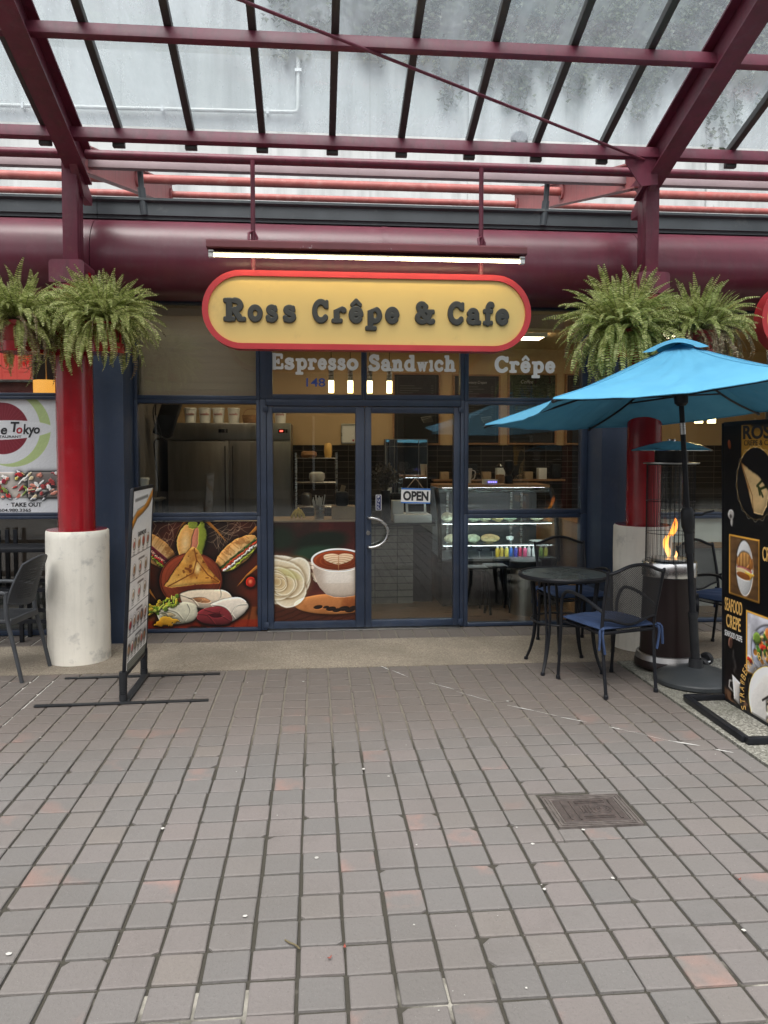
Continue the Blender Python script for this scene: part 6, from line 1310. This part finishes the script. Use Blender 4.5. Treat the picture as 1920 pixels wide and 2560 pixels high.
o = thing('coffee_machine', (.345, 2.6, 1.045), 'small black rounded appliance on a cardboard box', 'appliance'); MB().box(.275, .415, 2.5, 2.7, 1.045, 1.20, .03).build('body', M['blackp'], o); m = MB(); m.M = Matrix.Translation((.345, 2.55, 1.20)) @ Matrix.Rotation(.25, 4, 'Y'); m.box(-.025, .025, -.01, .01, 0, .07, .003); m.build('paper_tag', M['card'], o)
o = thing('cardboard_box', (.36, 2.6, .906), 'brown cardboard box on the counter beside the straws', 'box'); MB().box(.235, .49, 2.45, 2.75, .906, 1.044, .003).build('carton', M['card'], o)
o = thing('banana_bunch', (-.12, 2.5, .906), 'bunch of yellow bananas on the counter above the coffee picture', 'bananas'); M['banana'] = pmat('banana_skin', (.6, .42, .08), .5, var=.15, scale=20, col2=(.2, .12, .03), lo=.66, hi=.75)
for k in range(4): m = MB(); dx = -.05 + k * .03; m.tube(catmull([(-.12, 2.5, 1.03), (-.12 + dx * .6, 2.47, 1.0), (-.12 + dx * 1.3, 2.45, .955), (-.12 + dx * 1.3, 2.46, .925)], 5), [.006] * 4 + [.016] * 9 + [.012, .01, .005], 8); m.build('banana', M['banana'], o)
o = thing('wire_rack', (.12, 3.9, 0), 'tall chrome wire rack against the dark tiles', 'rack'); m = MB()
for x in (-.18, .32):
    for y in (3.75, 4.15): m.tube([(x, y, 0), (x, y, 1.62)], .011, 6)
m.build('upright', M['steel'], o); m = MB()
for z in (.95, 1.25, 1.55):
    for k in range(8): m.tube([(-.18, 3.75 + k * .057, z), (.32, 3.75 + k * .057, z)], .004, 4)
    for x in (-.18, .32): m.tube([(x, 3.75, z), (x, 4.15, z)], .005, 4)
m.build('shelf', M['steel'], o)
for x, z, rr, h, lb, nm in ((-.02, 1.558, .10, .08, 'brown wicker dish on the top rack shelf', 'dish'), (.22, 1.558, .05, .18, 'gold canister standing on the wire rack', 'canister'), (.08, 1.258, .10, .12, 'grey wrapped bag on the middle rack shelf', 'bag'), (-.05, .958, .07, .16, 'dark steel pot on the lower rack shelf', 'pot')):
    o = tag(MB().lathe([(rr * .8, 0), (rr, h * .4), (rr * .95, h * .85), (rr * .6, h)], (x, 3.95, z), 20).build(nm, {'dish': M['wood'], 'canister': M['gold'], 'bag': M['white'], 'pot': M['steel_dark']}[nm]), lb, nm)
mr = thing('wall_mirror', (1.26, 4.3, 1.10), 'tall mirror with thin dark frame behind the flowers and the OPEN sign', 'mirror'); f = MB(); f.box(.985, 1.535, 4.40, 4.42, 1.09, 1.79); f.build('mirror_glass', pmat('mirror', (.85, .86, .86), .02, 1, var=0, rvar=.0), mr, sharp=0); f = MB()
for a in ((.975, .985, 1.08, 1.80), (1.535, 1.545, 1.08, 1.80), (.985, 1.535, 1.08, 1.09), (.985, 1.535, 1.79, 1.80), (1.10, 1.105, 1.09, 1.79), (1.42, 1.425, 1.09, 1.79), (.985, 1.535, 1.70, 1.705)): f.box(a[0], a[1], 4.39, 4.399, a[2], a[3])
f.build('frame', M['steel_dark'], mr, sharp=0)
MB().box(.975, 1.545, 4.421, 4.584, 1.08, 1.80).build('backing', M['black'], mr, sharp=0)
# display case
dc = thing('display_case', (2.0, 2.5, 0), 'curved glass refrigerated display case with lit shelves of wrapped food', 'display case')
M['led'] = emit('case_led', (.86, .95, 1.0), 10); M['case_in'] = pmat('case_lining', (.09, .09, .095), .4)
XA, XB = 1.37, 2.60
MB().box(XA, XB, 2.16, 2.98, .02, .49, .006).build('base', M['black'], dc)
MB().box(XA, XB, 2.95, 2.98, .50, 1.24).build('back_panel', M['case_in'], dc, sharp=0)
MB().box(XA, XB, 2.18, 2.948, .492, .505).build('deck', M['case_in'], dc, sharp=0)
MB().box(XA, XB, 2.44, 2.98, 1.242, 1.272, .004).build('top_shelf', M['wood'], dc)
prof = catmull([(2.155, .49, 0), (2.165, .65, 0), (2.20, .85, 0), (2.27, 1.05, 0), (2.36, 1.18, 0), (2.44, 1.24, 0)], 4)
for x0, x1 in ((XA - .03, XA), (XB, XB + .03)):
    m = MB(); P = [(p[0], p[1]) for p in prof]; inn = [(p[0] + .07, p[1] - .03) for p in prof][::-1]; m.prism(P + inn, lambda u, v, w: (x0 + w, u, v), .03); m.build('end_frame', M['black'], dc, sharp=30)
m = MB(); m.add([(x, p[0], p[1]) for x in (XA, XB) for p in prof], [(i, i + 1, len(prof) + i + 1, len(prof) + i) for i in range(len(prof) - 1)]); m.build('front_glass', M['glass_thin'], dc, sharp=60)
for z, y in ((.872, 2.26), (.645, 2.22)):
    s_ = MB().box(XA + .01, XB - .01, y, 2.94, z, z + .009).build('shelf', glassmat('shelf_glass', tint=(.85, .92, .92), f0=.08), dc, sharp=0); MB().box(XA + .01, XB - .01, y - .006, y - .001, z - .004, z + .014).build('edge', M['steel'], s_, sharp=0); MB().box(XA + .03, XB - .03, y + .015, y + .03, z - .008, z - .001).build('light_strip', M['led'], s_, sharp=0)
MB().box(XA + .05, XB - .05, 2.47, 2.49, 1.225, 1.24).build('light_strip', M['led'], dc, sharp=0)
MB().box(XA + .01, XB - .01, 2.445, 2.455, 1.19, 1.241).build('light_lip', M['steel'], dc, sharp=0)
m = MB()
for x in (1.56, 1.66, 2.30, 2.42): m.box(x - .012, x + .012, 2.935, 2.949, .51, 1.23)
m.build('rack_strip', M['steel'], dc, sharp=0)
r = random.Random(12); M['wrap'] = [pmat('pale_wrap_%d' % i, c, .35, var=.3, scale=40, bump=.4, bscale=60) for i, c in enumerate(((.55, .50, .33), (.5, .36, .16), (.42, .45, .30)))]
def pack(x, y, z, w, h, mt, lb, nm='wrapped_sandwich', cat='sandwich'):
    m = MB(); n1, n2 = 12, 8
    def f(u, v):
        a = 2 * math.pi * u; b = math.pi * v; q = 1 + .10 * math.sin(a * 5 + x * 40) ; return (x + w * math.cos(a) * math.sin(b) * q, y + w * .6 * math.sin(a) * math.sin(b) * q, z + h * .5 - h * .5 * math.cos(b) * (1 + .1 * math.sin(a * 3)))
    m.grid(f, n1, n2); return tag(m.build(nm, mt), lb, cat, 'wrapped food on the case shelves')
xs = [1.47, 1.62, 1.76, 1.88, 2.02, 2.15, 2.45]
for i, x in enumerate(xs): pack(x, 2.40, .883, .078, .095, M['wrap'][i % 3], 'wrapped sandwich on the upper lit shelf, %s' % ['at its left end by the case frame', 'behind the navy door mullion', 'left of the first yellow wrap', 'pale green one left of the yellow pair', 'yellow one near the shelf middle', 'yellow one right of the middle', 'alone at the right end'][i])
for i, x in enumerate((1.50, 1.74, 1.92)): pack(x, 2.36, .656, .10 if i == 2 else .075, .09, M['wrap'][(i * 2) % 3], 'wrapped sandwich on the lower lit shelf, %s' % ['at its left end', 'behind the door mullion', 'the wide one left of the dessert cup'][i])
o = thing('dessert_cup', (2.14, 2.36, .655), 'clear cup with a white dessert on the lower lit shelf', 'cup'); MB().lathe([(.03, 0), (.045, .07)], (2.14, 2.36, .655), 18, cap=False).build('glass', M['glass_thin'], o); MB().lathe([(.0, .03), (.035, .032), (.042, .062), (.0, .07)], (2.14, 2.36, .655), 18, cap=False).build('cream', M['white'], o)
o = thing('plate', (2.45, 2.40, .655), 'white plate with greens at the right end of the lower shelf', 'plate'); MB().lathe([(.0, 0), (.05, 0), (.085, .014), (.083, .016), (.05, .004), (.0, .004)], (2.45, 2.40, .655), 28, cap=False).build('dish', M['white'], o)
cols = [(.6, .42, .05), (.55, .40, .08), (.6, .5, .1), (.05, .15, .5), (.05, .06, .35), (.55, .05, .12), (.6, .1, .2), (.7, .7, .68), (.65, .66, .64), (.35, .5, .12), (.6, .55, .1)]
for i, c in enumerate(cols):
    x = 2.0 + i * .05 + (.03 if i > 8 else 0); o = thing('drink_bottle', (x, 2.34 + .02 * (i % 2), .506), '%s drink standing on the case floor, %s' % (['amber', 'golden', 'yellow', 'blue', 'navy', 'crimson', 'pink', 'white', 'pale', 'green', 'lemon'][i], ['leftmost of the row', 'second from the left', 'beside the blue one', 'among the yellow and navy ones', 'left of the crimson one', 'between navy and pink', 'left of the white one', 'right of the pink one', 'beside the white one', 'near the right end', 'at the right end'][i]), 'bottle', 'drinks on the floor of the case')
    MB().lathe([(.021, 0), (.022, .05), (.022, .075), (.012, .095)], (x, 2.34 + .02 * (i % 2), .506), 14).build('bottle', pmat('drink_%d' % i, c, .3, var=.1), o); MB().lathe([(.012, .0955), (.012, .11)], (x, 2.34 + .02 * (i % 2), .506), 12).build('cap', M['white'], o)
for x, lb in ((1.79, 'small black price tag on a stick, left of the pair in the case'), (1.93, 'small black price tag on a stick, right of the pair in the case')):
    o = thing('price_tag', (x, 2.24, .506), lb, 'price tag'); m = MB(); m.tube([(x, 2.24, .506), (x - .012, 2.24, .58)], .003, 5); m.build('stick', M['white'], o); m = MB(); m.box(x - .04, x + .018, 2.236, 2.24, .58, .61); m.build('card', M['ink'], o, sharp=0)
# things on top of the case
def lz(nm, x, y, z, prof, mt, lb, cat, part='body'):
    o = thing(nm, (x, y, z), lb, cat); MB().lathe(prof, (x, y, z), 24, cap=False).build(part, mt, o); return o
TZ = 1.273
o = lz('candy_jar', 2.11, 2.7, TZ, [(.0, .0), (.055, 0), (.06, .03), (.06, .15), (.05, .18), (.05, .185)], M['glass_thin'], 'tall lidded glass jar on the case top', 'jar'); MB().lathe([(.053, .186), (.053, .2), (.02, .22), (.012, .25), (.0, .255)], (2.11, 2.7, TZ), 20, cap=False).build('lid', M['glass_thin'], o); MB().lathe([(.0, .01), (.05, .012), (.05, .10), (.0, .11)], (2.11, 2.7, TZ), 16, cap=False).build('sweets', M['wood'], o)
o = lz('cake_dome', 1.84, 2.62, TZ, [(.075, 0), (.075, .06), (.055, .10), (.02, .12), (.0, .122)], M['glass_thin'], 'low glass dome with a dark knob on the case top, left of the tall jar', 'dome'); MB().lathe([(.0, .123), (.016, .128), (.018, .145), (.0, .155)], (1.84, 2.62, TZ), 14, cap=False).build('knob', M['blackp'], o)
lz('cake_dome', 2.33, 2.66, TZ, [(.075, 0), (.075, .05), (.05, .09), (.0, .105)], M['glass_thin'], 'round glass dome on the case top, right of the dark grinder', 'dome')
o = lz('grinder', 2.22, 2.75, TZ, [(.0, 0), (.05, .0), (.045, .08), (.03, .10), (.06, .17), (.055, .25), (.03, .26), (.0, .265)], M['blackp'], 'dark coffee grinder between the tall jar and the right dome', 'grinder')
for x, lb in ((1.70, 'stack of white cups beside the mullion on the case top'), (1.78, 'white jug with a handle behind the left glass dome')):
    o = lz('cup_stack', x, 2.85, TZ, [(.0, 0), (.032, 0), (.045, .17), (.04, .17), (.0, .16)], M['white'], lb, 'cups')
    if x > 1.75: m = MB(); m.tube(catmull([(x + .04, 2.85, TZ + .15), (x + .08, 2.85, TZ + .13), (x + .07, 2.85, TZ + .06), (x + .038, 2.85, TZ + .04)], 5), .006, 6); m.build('handle', M['white'], o)
o = thing('counter_device', (1.98, 2.6, TZ), 'pale device with a row of blue lights on the case top', 'appliance'); MB().box(1.90, 2.05, 2.55, 2.68, TZ, TZ + .05, .005).build('case', M['white'], o); m = MB()
for k in range(4): m.box(1.945 + k * .025, 1.957 + k * .025, 2.546, 2.5495, TZ + .02, TZ + .03)
m.build('light', emit('blue_led', (.15, .12, 1), 5), o, sharp=0)
o = thing('shelf_unit', (2.3, 4.3, 1.0), 'back shelf with bottles and boxes under the menu boards', 'shelf'); MB().box(1.62, 3.4, 4.35, 4.583, 1.24, 1.262).build('board', M['wood'], o, sharp=0)
for i in range(9):
    x = 1.72 + i * .19; o = tag(MB().box(x, x + .11, 4.40, 4.52, 1.263, 1.263 + .10 + .05 * (i % 3), .004).build('carton', [M['card'], M['white'], M['blackp']][i % 3]), '%s carton on the back shelf, %s' % (['brown', 'white', 'black'][i % 3], ['at its left end', 'second from left', 'third from left', 'left of the jar line', 'behind the tall jar', 'behind the grinder', 'right of the grinder', 'second from right', 'at its right end'][i]), 'box', 'cartons on the back shelf')
# bin and stools
o = thing('waste_bin', (2.16, 1.80, 0), 'tall brushed steel bin with a flat dark lid just inside the window', 'bin'); MB().lathe([(.15, 0), (.152, .46)], (2.16, 1.80, .004), 36).build('body', M['steel_v'], o); MB().lathe([(.156, .462), (.16, .47), (.16, .53), (.15, .54), (.0, .545)], (2.16, 1.80, .004), 36, cap=False).build('lid', M['blackp'], o)
for x, y, lb in ((1.66, 1.85, 'dark cafe stool just right of the navy door mullion'), (1.88, 1.95, 'dark cafe stool between the mullion and the steel bin')):
    o = thing('stool', (x, y, 0), lb, 'stool', 'dark stools inside the window'); MB().box(x - .11, x + .11, y - .11, y + .11, .45, .48, .01).build('seat', M['blackp'], o)
    for a, b in ((-1, -1), (-1, 1), (1, -1), (1, 1)): m = MB(); m.tube([(x + a * .09, y + b * .09, .45), (x + a * .13, y + b * .12, .005)], .012, 6); m.build('leg', M['black'], o)
MB().box(2.655, 2.95, 1.5, 3.6, .0, .92).build('side_counter', M['wood'], ct, sharp=0)
# ------------------------------------------------------------------ right bay of the cafe
fascia(2.859, 8.5, cafe); gutter(2.856, 8.5, cafe); MB().box(2.856, 8.5, 1.26, 5.6, 3.45, 3.74).build('roof', M['flash'], cafe, sharp=0); MB().box(2.97, 7.0, 1.262, 1.36, 2.962, 3.45).build('header', M['black'], cafe)
window(2.970, 4.40, 1.03, 2.962, .05, .03, .025, .03); window(2.970, 4.40, .004, 1.028, .05, .03, .03, .035); window(4.402, 6.9, .004, 2.962, .03, .05, .03, .03)
o = thing('service_counter', (4.2, 2.2, 0), 'white and grey counter with a glass front inside the right bay', 'counter'); MB().box(3.05, 6.5, 2.0, 2.6, .0, .62).build('panel', pmat('grey_laminate', (.32, .31, .30), .4, var=.1, stretch=(1, 1, 12)), o, sharp=0); MB().box(3.05, 6.5, 1.95, 2.62, .621, .68, .004).build('ledge', M['wood'], o); MB().box(3.05, 6.5, 2.0, 2.05, .681, .94).build('front_tile', M['white'], o, sharp=0); MB().box(3.02, 6.5, 1.9, 2.6, .945, .985, .004).build('top', M['steel'], o)
MB().box(3.05, 6.5, 2.02, 2.028, .99, 1.30).build('sneeze_guard', M['glass_thin'], o, sharp=0)
# ================================================================== LEFT NEIGHBOUR
su = thing('neighbour_shop', (-3.6, 1.3, 0), 'neighbouring restaurant front with a white window sign at the left edge', 'shop')
fascia(-8.5, -1.753, su); gutter(-8.5, -1.755, su); MB().box(-8.5, -1.755, 1.26, 5.6, 3.45, 3.74).build('roof', M['flash'], su, sharp=0); MB().box(-8, -1.88, 1.262, 1.36, 2.962, 3.45).build('header', M['black'], su)
window(-4.6, -1.88, 2.116, 2.962, .05, .05, .026, .03, su); wl = window(-4.6, -1.88, 1.064, 2.114, .05, .05, .026, .028, su); window(-4.6, -1.88, .004, 1.062, .05, .05, .045, .026, su); window(-8, -4.602, .004, 2.962, .05, .05, .045, .03, su)
MB().box(-8, -1.915, 4.2, 4.3, 0, 3.4).build('back_wall', pmat('dim_brown_wall', (.12, .08, .06), .7), su, sharp=0); MB().box(-8, -1.915, 1.36, 4.2, -.01, .003).build('floor', M['asphalt'], su, sharp=0); MB().box(-8, -1.915, 1.36, 4.2, 3.0, 3.08).build('ceiling', M['beige_panel'], su, sharp=0)
def poster_sushi():
    c = Cv(1200, 450, (212, 212, 214), ax=2.66 / .99); S = 1 / .99; X = lambda x: (x + 4.55) * S; Y = lambda z: (2.088 - z) * S; n = c.noise(14, 5, 5); n2 = c.noise(50, 6, 3)
    c.ell(X(-2.56), Y(1.835), .335 * S, .335 * S, (176, 192, 132), up=0); c.ell(X(-2.63), Y(1.84), .315 * S, .315 * S, (212, 212, 214), up=0); c.ell(X(-2.64), Y(1.835), .225 * S, .225 * S, (120, 30, 44), up=0)
    for k in range(40):
        a = rad(k * 9); c.line([(X(-2.64), Y(1.835)), (X(-2.64 + .225 * math.cos(a)), Y(1.835 + .225 * math.sin(a)))], .0022, (170, 100, 104), .6)
    c.ell(X(-2.66), Y(1.82), .46 * S, .085 * S, (216, 216, 218), -2, up=0); k = c.Y > 9
    for x0, x1, sd in ((-3.4, -2.44, 1), (-2.43, -1.95, 2)):
        i = c.poly([(X(x0), Y(1.452)), (X(x1), Y(1.452)), (X(x1), Y(1.228)), (X(x0), Y(1.228))], (196, 186, 176) if sd == 1 else (120, 112, 108)); r = np.random.default_rng(sd); s0 = c.a.copy()
        for q in range(int((x1 - x0) * 130)):
            u, v = r.uniform(x0, x1), r.uniform(1.23, 1.45); c.ell(X(u), Y(v), r.uniform(.012, .04), r.uniform(.008, .02), [(176, 40, 40), (214, 110, 90), (200, 180, 90), (230, 220, 210), (110, 130, 60), (140, 30, 50)][q % 6] if sd == 1 else [(230, 226, 220), (206, 130, 110), (40, 36, 40), (214, 190, 150), (160, 60, 60)][q % 5], r.uniform(-60, 60), nz=(n2 - .5) * .9, up=.12)
        c.a = np.where(i[..., None], c.a, s0)
    c.a = np.clip(c.a, 0, 1); return c
ps = MB().quad((-4.549, 1.2955, 1.091), (-1.931, 1.2955, 1.091), (-1.931, 1.2955, 2.085), (-4.549, 1.2955, 2.085)).build('window_sign', printmat('restaurant_print', poster_sushi(), .45), wl, sharp=0)
m = MB(); text(m, 'e', (-2.685, 1.294, 1.778), .055, .06, shear=.2, bold=.025); text(m, 'T', (-2.60, 1.294, 1.80), .075, .09, shear=.15, bold=.03); text(m, 'ky', (-2.495, 1.294, 1.752), .10, .118, shear=.12, bold=.025); text(m, 'o', (-2.405, 1.294, 1.785), .052, .056, shear=.15, bold=.025); m.build('script_lettering', M['ink'], ps, sharp=0)
m = MB(); text(m, 'o', (-2.553, 1.294, 1.785), .052, .056, shear=.15, bold=.03); m.build('red_letter', M['red_ink'], ps, sharp=0)
for w_, x_, z_, a_, b_ in (('RESTAURANT', -2.765, 1.748, .255, .022), ('·', -2.648, 1.158, .01, .01), ('TAKE OUT', -2.612, 1.142, .262, .038), ('604.980.3365', -2.715, 1.098, .272, .028)):
    m = MB(); text(m, w_, (x_, 1.294, z_), a_, b_, bold=.03 if w_[0] == 'T' else .012); m.build('lettering', M['ink'], ps, sharp=0)
o = thing('menu_light_box', (-3.1, 2.2, 2.34), 'glowing red menu light box inside the left restaurant', 'light box')
def redbox():
    c = Cv(400, 150, (226, 92, 82), ax=2.2 / .8); n = c.noise(6, 3, 4); r = np.random.default_rng(2)
    for k in range(7): c.ell(.2 + k * .39, .42, .15, .2, (206, 40, 34), nz=(n - .5) * .4); c.ell(.2 + k * .39, .38, .11, .13, (232, 96, 60), nz=(n - .5) * .8); c.line([(.06 + k * .39, .80), (.32 + k * .39, .80)], .02, (160, 40, 40), .7, 3); c.line([(.39 * k + .005, 0), (.39 * k + .005, 1)], .015, (190, 60, 54))
    return c
m_, nt_ = newmat('lit_menu_print'); t_ = NT(nt_); im_ = t_.n('TexImage'); im_.image = redbox().image('lit_menu'); e_ = t_.n('Emission'); t_.l(im_.outputs[0], e_.inputs[0]); e_.inputs[1].default_value = .42; t_.out(e_.outputs[0])
MB().quad((-3.72, 2.195, 2.34), (-2.72, 2.195, 2.34), (-2.72, 2.195, 2.70), (-3.72, 2.195, 2.70)).build('lit_face', m_, o, sharp=0); MB().box(-3.73, -2.71, 2.197, 2.28, 2.32, 2.72).build('case', M['steel_dark'], o, sharp=0)
MB().box(-3.73, -2.71, 2.30, 2.34, 2.0, 2.318).build('panel', M['red_faded'], o, sharp=0)
o = thing('drum_pendant', (-2.49, 1.9, 2.18), 'glowing orange drum pendant beside the left red column', 'lamp'); MB().lathe([(.118, 0), (.118, .125)], (-2.49, 1.9, 2.18), 30).build('shade', emit('orange_shade', (1, .42, .06), .55, (.8, .5, .2)), o); m = MB(); m.tube([(-2.49, 1.9, 2.30), (-2.49, 1.9, 3.0)], .006, 6); m.build('cord', M['gold'], o)
o = thing('metal_table', (-2.7, .95, 0), 'black metal framed table against the left restaurant window', 'table'); MB().box(-3.6, -2.10, .78, 1.14, .80, .835, .004).build('top', M['black'], o)
for x in (-3.57, -2.125):
    for y in (.80, 1.12): MB().box(x - .018, x + .018, y - .018, y + .018, 0, .799).build('leg', M['black'], o, sharp=0)
m = MB()
for z in (.50, .24): m.box(-3.55, -2.145, 1.105, 1.135, z, z + .03); m.box(-3.55, -2.145, .785, .815, z - .03, z)
m.build('stretcher', M['black'], o, sharp=0)
for x, lb in ((-2.62, 'dark slatted bar chair behind the black metal table'),):
    o = thing('slat_chair', (x, 1.0, 0), lb, 'chair'); m = MB()
    for k in range(3): m.box(x - .08 + k * .07, x - .05 + k * .07, 1.19, 1.21, .46, .95)
    m.build('slat', M['black'], o, sharp=0); MB().box(x - .18, x + .2, .99, 1.21, .42, .458, .01).build('seat', M['black'], o)
    for a in (-.16, .18):
        for y in (1.0, 1.19): MB().box(x + a - .015, x + a + .015, y, y + .03, 0, .419).build('leg', M['black'], o, sharp=0)
